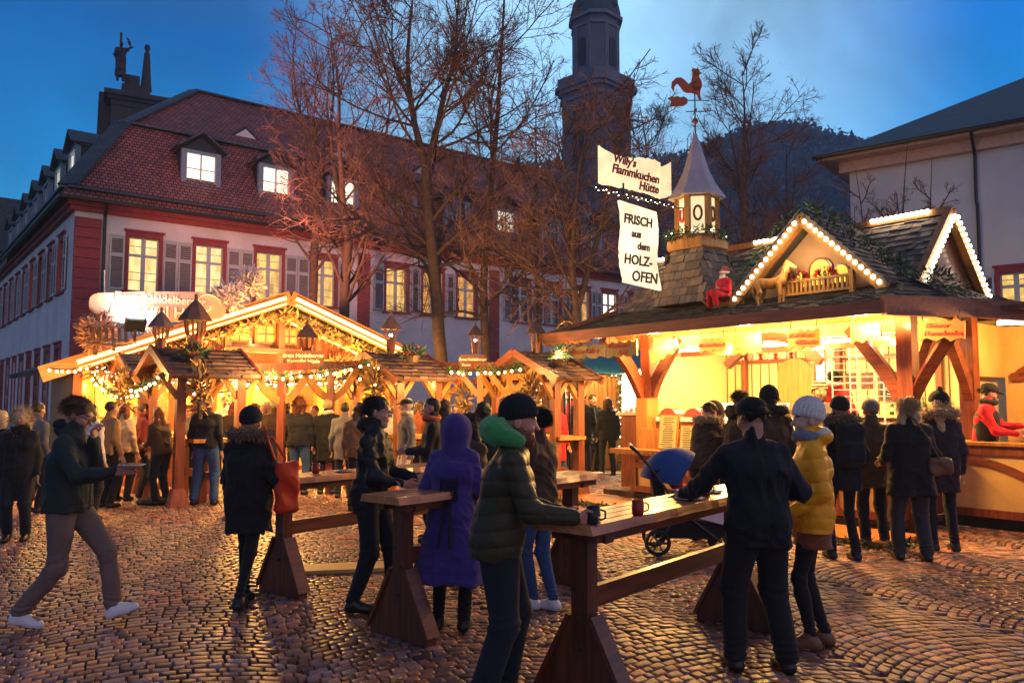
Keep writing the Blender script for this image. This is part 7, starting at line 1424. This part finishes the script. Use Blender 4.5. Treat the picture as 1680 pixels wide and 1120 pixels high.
# ---- crowd in the middle distance
g = 'visitors standing by the chalet'
CR = [
 (340, 12.9, 92, 'man in dark jacket and bright blue jeans, legs apart, at the nearest left shelter', dict(H=1.80, tm=C_NAVY, legs=C_JEAN, legw=1.1, feet=[(0, .17), (0, -.15)], hm=H_BRN, hem=-.05, h=.012)),
 (452, 14.8, 90, 'grey haired man in dark jacket before the chalet counter', dict(H=1.76, hm=H_GREY, tm=C_BRN, hem=-.1)),
 (492, 14.3, 84, 'person with big auburn hair, dark jacket and blue jeans before the chalet', dict(H=1.77, hair='curly', hm=H_RED, tm=C_NAVY, legs=C_JEAN, female=True, bulk=1.15)),
 (538, 14.4, 95, 'light haired man in long black coat with pale collar before the chalet', dict(H=1.74, hm=H_BLD, tm=C_BLK, hem=-.35, scarf=C_WHT)),
 (668, 12.9, 200, 'old man in flat cap, grey coat and white trousers by the middle shelter', dict(H=1.75, hat='flatcap', hm=H_GREY, tm=C_GREY, hem=-.2, legs=C_WHT, scarf=C_CREAM)),
 (710, 9.6, 186, 'dark haired man in black jacket with orange scarf in profile to the left', dict(H=1.74, hm=H_BLK, tm=C_BLK, scarf=C_ORNG, hands=[(.3, .1, 1.1), (.3, -.1, 1.1)])),
 (730, 11.0, 60, 'brown haired woman behind the man with the orange scarf', dict(H=1.72, hair='bob', hm=H_BRN, tm=C_BRN, female=True)),
 (792, 8.9, 88, 'person with long black hair in black jacket left of the bearded man', dict(H=1.70, hair='long', hm=H_BLK, tm=C_BLK, bulk=1.1)),
 (882, 15.5, 90, 'white haired person in dark blue jacket left of the red coat', dict(H=1.78, hm=H_GREY, hair='short', tm=C_NAVY)),
 (902, 17.2, 20, 'dark haired man with glasses behind the red coat', dict(H=1.92, hm=H_BRN, tm=C_BRN, glasses=True)),
 (912, 15.0, 62, 'woman with short dark hair in bright red coat and shoulder bag', dict(H=1.74, hm=H_BRN, tm=C_RED, hem=-.38, flare=.04, female=True, legs=C_JEAN, hood='down', hoodm=C_RED, h=.011)),
 (934, 19.0, 80, 'person in red and white Christmas cap and red jacket', dict(H=1.88, hat='santa', tm=C_RED)),
 (955, 18.2, 92, 'broad person in long black coat and black hat right of red coat', dict(H=1.90, hat='beanie', hair=None, tm=C_BLK, hem=-.3, bulk=1.3, legs=C_DJEAN, feet=[(0, .15), (0, -.13)])),
 (972, 18.9, -60, 'pale faced person looking back beside the broad black coat', dict(H=1.86, hm=H_BLK, tm=C_BLK)),
 (997, 18.0, 96, 'brown haired woman in dark jacket and blue jeans before the bright stall window', dict(H=1.78, hair='bob', hm=H_BRN, tm=C_NAVY, hem=-.16, legs=C_DJEAN, female=True, bulk=1.15, feet=[(0, .14), (0, -.12)])),
 (1042, 21.0, 90, 'dark coated person seen through the fir framed opening', dict(H=1.9, hair='long', hm=H_BRN, tm=C_BLK, hem=-.3)),
 (309, 14.6, -70, 'woman with short red hair facing the camera under the nearest shelter', dict(H=1.62, hair='bob', hm=H_RED, tm=C_GREY, female=True, h=.010)),
 (205, 13.4, 80, 'woman in cream white jacket with bag strap left of the far shelter post', dict(H=1.66, hair='bob', hm=H_RED, tm=C_CREAM, legs=C_BLK, female=True)),
 (182, 12.6, 60, 'person in light orange hooded jacket beside the cream white jacket', dict(H=1.70, hm=H_BRN, tm=cloth('tan_jacket', (.40, .22, .08)), legs=C_BLK)),
 (150, 11.2, 70, 'person in white jacket and dark trousers behind the striding man', dict(H=1.66, hair='bob', hm=H_BRN, tm=C_WHT, legs=C_BLK)),
 (268, 12.9, 150, 'auburn haired woman in brown coat leaning on the shelter table', dict(H=1.62, hair='long', hm=H_RED, tm=C_BRN, female=True, lean=12, hands=[(.35, .1, 1.05), (.35, -.1, 1.05)])),
 (385, 15.2, 100, 'person with red brown hair between blue jeans man and grey haired man', dict(H=1.70, hair='bob', hm=H_RED, tm=C_BRN)),
 (418, 15.6, -60, 'red haired boy with pale scarf facing the camera before the chalet', dict(H=1.66, hair='short', hm=H_RED, tm=C_BLK, scarf=C_WHT, h=.011)),
 (436, 16.0, -100, 'person with fair curls facing the camera before the chalet', dict(H=1.68, hair='curly', hm=H_BLD, tm=C_GREY)),
 (517, 15.8, -120, 'dark haired person facing the camera between auburn and light haired visitors', dict(H=1.62, hm=H_RED, tm=C_BRN)),
 (590, 12.2, 95, 'person in tan brown hooded jacket behind the young man with glasses', dict(H=1.68, hair='bob', hm=H_BRN, tm=cloth('caramel_jacket', (.22, .11, .05)), bulk=1.15)),
 (645, 14.8, 40, 'person in white jacket half hidden by the young man with glasses', dict(H=1.6, hair='short', hm=H_BRN, tm=C_WHT)),
 (752, 15.5, -80, 'vendor facing the camera behind the post with the golden fir spray', dict(H=1.68, hm=H_BRN, tm=cloth('orange_shirt', (.4, .16, .04)))),
 (860, 16.5, -90, 'person facing the camera right of the black beanie', dict(H=1.72, hm=H_BRN, tm=C_BRN)),
 (226, 15.2, -90, 'vendor with reddish hair behind the far shelter post', dict(H=1.64, hm=H_RED, tm=C_CREAM)),
 (470, 16.4, 85, 'person in dark green jacket between the grey haired man and the auburn hair', dict(H=1.70, hm=H_BRN, tm=C_GRN)),
 (566, 13.8, 92, 'dark haired person in grey coat right of the light haired man', dict(H=1.68, hm=H_BLK, tm=C_GREY, hem=-.25)),
 (632, 16.2, 100, 'person in navy jacket by the far end of the chalet', dict(H=1.74, hair='bob', hm=H_BLK, tm=C_NAVY)),
 (688, 15.6, 80, 'person in rust brown coat in the gap before the orange lit trunk', dict(H=1.70, hair='bob', hm=H_BRN, tm=C_RUST, hem=-.25)),
 (826, 14.6, 84, 'person in black coat right of the long black hair', dict(H=1.76, hm=H_BRN, tm=C_BLK)),
 (846, 12.6, 40, 'person with light cap beside the black beanie', dict(H=1.64, hat='beanie', hatm=C_WHT, tm=C_GREY, female=True)),
 (236, 13.9, 30, 'person in dark red jacket between the two posts of the near left shelter', dict(H=1.66, hm=H_BRN, tm=cloth('wine_jacket', (.12, .012, .02)))),
 (62, 12.0, 70, 'person in dark grey jacket behind the curly haired woman', dict(H=1.68, hm=H_BRN, tm=C_GREY)),
 (1172, 10.0, 70, 'person in black hood beside the bending woman at the counter', dict(H=1.70, hood='up', hair=None, tm=C_BLK)),
 (1428, 9.3, 84, 'person in dark brown coat and grey cap left of the blonde woman', dict(H=1.70, hat='beanie', hatm=C_GREY, hair='short', hm=H_BRN, tm=C_BRN, hem=-.25)),
 (370, 16.4, -90, 'vendor in pale shirt behind the chalet counter', dict(H=1.7, z=.1, hm=H_BRN, tm=C_WHT)),
]
for px, Yd, hd, lab, kw in CR:
    kw.setdefault('h', .0135); kw.setdefault('hands', None); j = person(px, Yd, hd, lab, group=None, **kw)
    if 'red coat and shoulder bag' in lab: bag('shoulder_bag', 'black shoulder bag on the hip of the woman in the red coat', j, np.array([-.12, .12, .98]), (.1, .28, .2), S_BLK, [(-.12, .12, 1.06), (-.1, -.02, 1.4), (.02, -.14, 1.5)], 62)
# seated figurine and carved horse on the roof
p_ = person(1190, 12.45, A0*57.3+180-12, 'seated Christmas figurine in red suit and cap with white beard on the roof', H=.98, z=3.02, h=.0075, lean=-4, crouch=.46, feet=[(.40, .16, .08), (.40, -.16, .08)], hands=[(.24, .14, .70), (.24, -.18, .62)], tm=C_RED, legs=C_RED, legw=1.25, hair=None, hat='santa', beard=M_white, bulk=1.3, scarf=M_white, stone=None); p_['o'].name = 'christmas_figurine'; p_['o']['category'] = 'figurine'
lg_ = thing('wooden_sledge', 'little wooden sledge under the seated Christmas figurine', 'sledge', tuple(P(1192, 500, 12.42)), A0+math.pi/2); b = MB(); [b.tube([(-.3, s*.14, .0), (.25, s*.14, .0), (.36, s*.14, .1)], .018, 6) for s in (-1, 1)]; b.build('runner', M_wo, lg_); b = MB(); [b.box((-.22+.12*i, 0, .12), (.09, .32, .02)) for i in range(5)]; b.box((-.2, .14, .06), (.03, .03, .12)); b.box((-.2, -.14, .06), (.03, .03, .12)); b.box((.2, .14, .06), (.03, .03, .12)); b.box((.2, -.14, .06), (.03, .03, .12)); b.build('seat', M_wo, lg_)
hq = thing('carved_horse', 'carved wooden horse standing on the roof left of the gable balcony', 'figurine', tuple(P(1266, 503, 11.75)), A0+math.pi/2+math.pi); q = Sdf()
q.chain([(-.17, 0, .36), (.02, 0, .34), (.17, 0, .37)], [.085, .075, .08], .03); q.chain([(.19, 0, .40), (.26, 0, .52), (.30, 0, .60)], [.06, .045, .035], .03); q.chain([(.29, 0, .60), (.42, 0, .53)], [.042, .024], .02)
for s in (-1, 1): q.chain([(.16, s*.05, .32), (.17, s*.05, .17), (.16, s*.05, .02)], [.042, .024, .02], .02); q.chain([(-.19, s*.05, .34), (-.16, s*.05, .22), (-.21, s*.05, .15), (-.19, s*.05, .02)], [.055, .035, .022, .02], .02); q.cone((.28, s*.02, .62), (.28, s*.025, .67), .014, .006, .01)
q.chain([(-.25, 0, .38), (-.30, 0, .3), (-.29, 0, .16)], [.02, .028, .012], .02); q.chain([(.19, 0, .50), (.25, 0, .63)], [.02, .02], .02); q.cut((0, 0, 1), 0); v, f = polygonise(q, .009, lo=(-.5, -.5, -.05), hi=(.6, .5, .8)); link('body', mesh_from('body', v, f, M_wo, None, True), hq)
st = person(198, 57, -70, 'dark stone statue with raised staff on the church gable', H=1.75, h=.02, tm=m_ds, legs=m_ds, shoe=m_ds, hair=None, stone=m_ds, hem=-.75, flare=.05, hands=[(.15, .3, 1.75), (.25, -.15, 1.2)], wr=.03, top='robe', collar=False); st['o'].scale = (1.75,)*3; st['o'].location = P(197, 133, 57)
sf = thing('stone_staff', 'staff raised by the statue on the church gable', 'staff', P(197, 110, 57)); b = MB(); b.bar((0, 0, -.4), (0, 0, 2.6), .12, .12); b.bar((-.3, 0, 1.9), (.3, 0, 1.9), .1, .1) if False else None; b.build('shaft', m_ds, sf)

# ================================================================ evening haze over the town
b = MB(); b.span((-410, -70, -1.03), (410, 450, 140)); hz_ = bpy.data.materials.new('evening_haze'); hz_.use_nodes = True; t_ = hz_.node_tree; t_.nodes.clear(); o_ = t_.nodes.new('ShaderNodeOutputMaterial'); v_ = t_.nodes.new('ShaderNodeVolumePrincipled'); v_.inputs['Color'].default_value = (.45, .66, .95, 1); v_.inputs['Density'].default_value = .0010; v_.inputs['Anisotropy'].default_value = .2; t_.links.new(v_.outputs[0], o_.inputs[1])
tag(b.build('haze', hz_), kind='stuff')
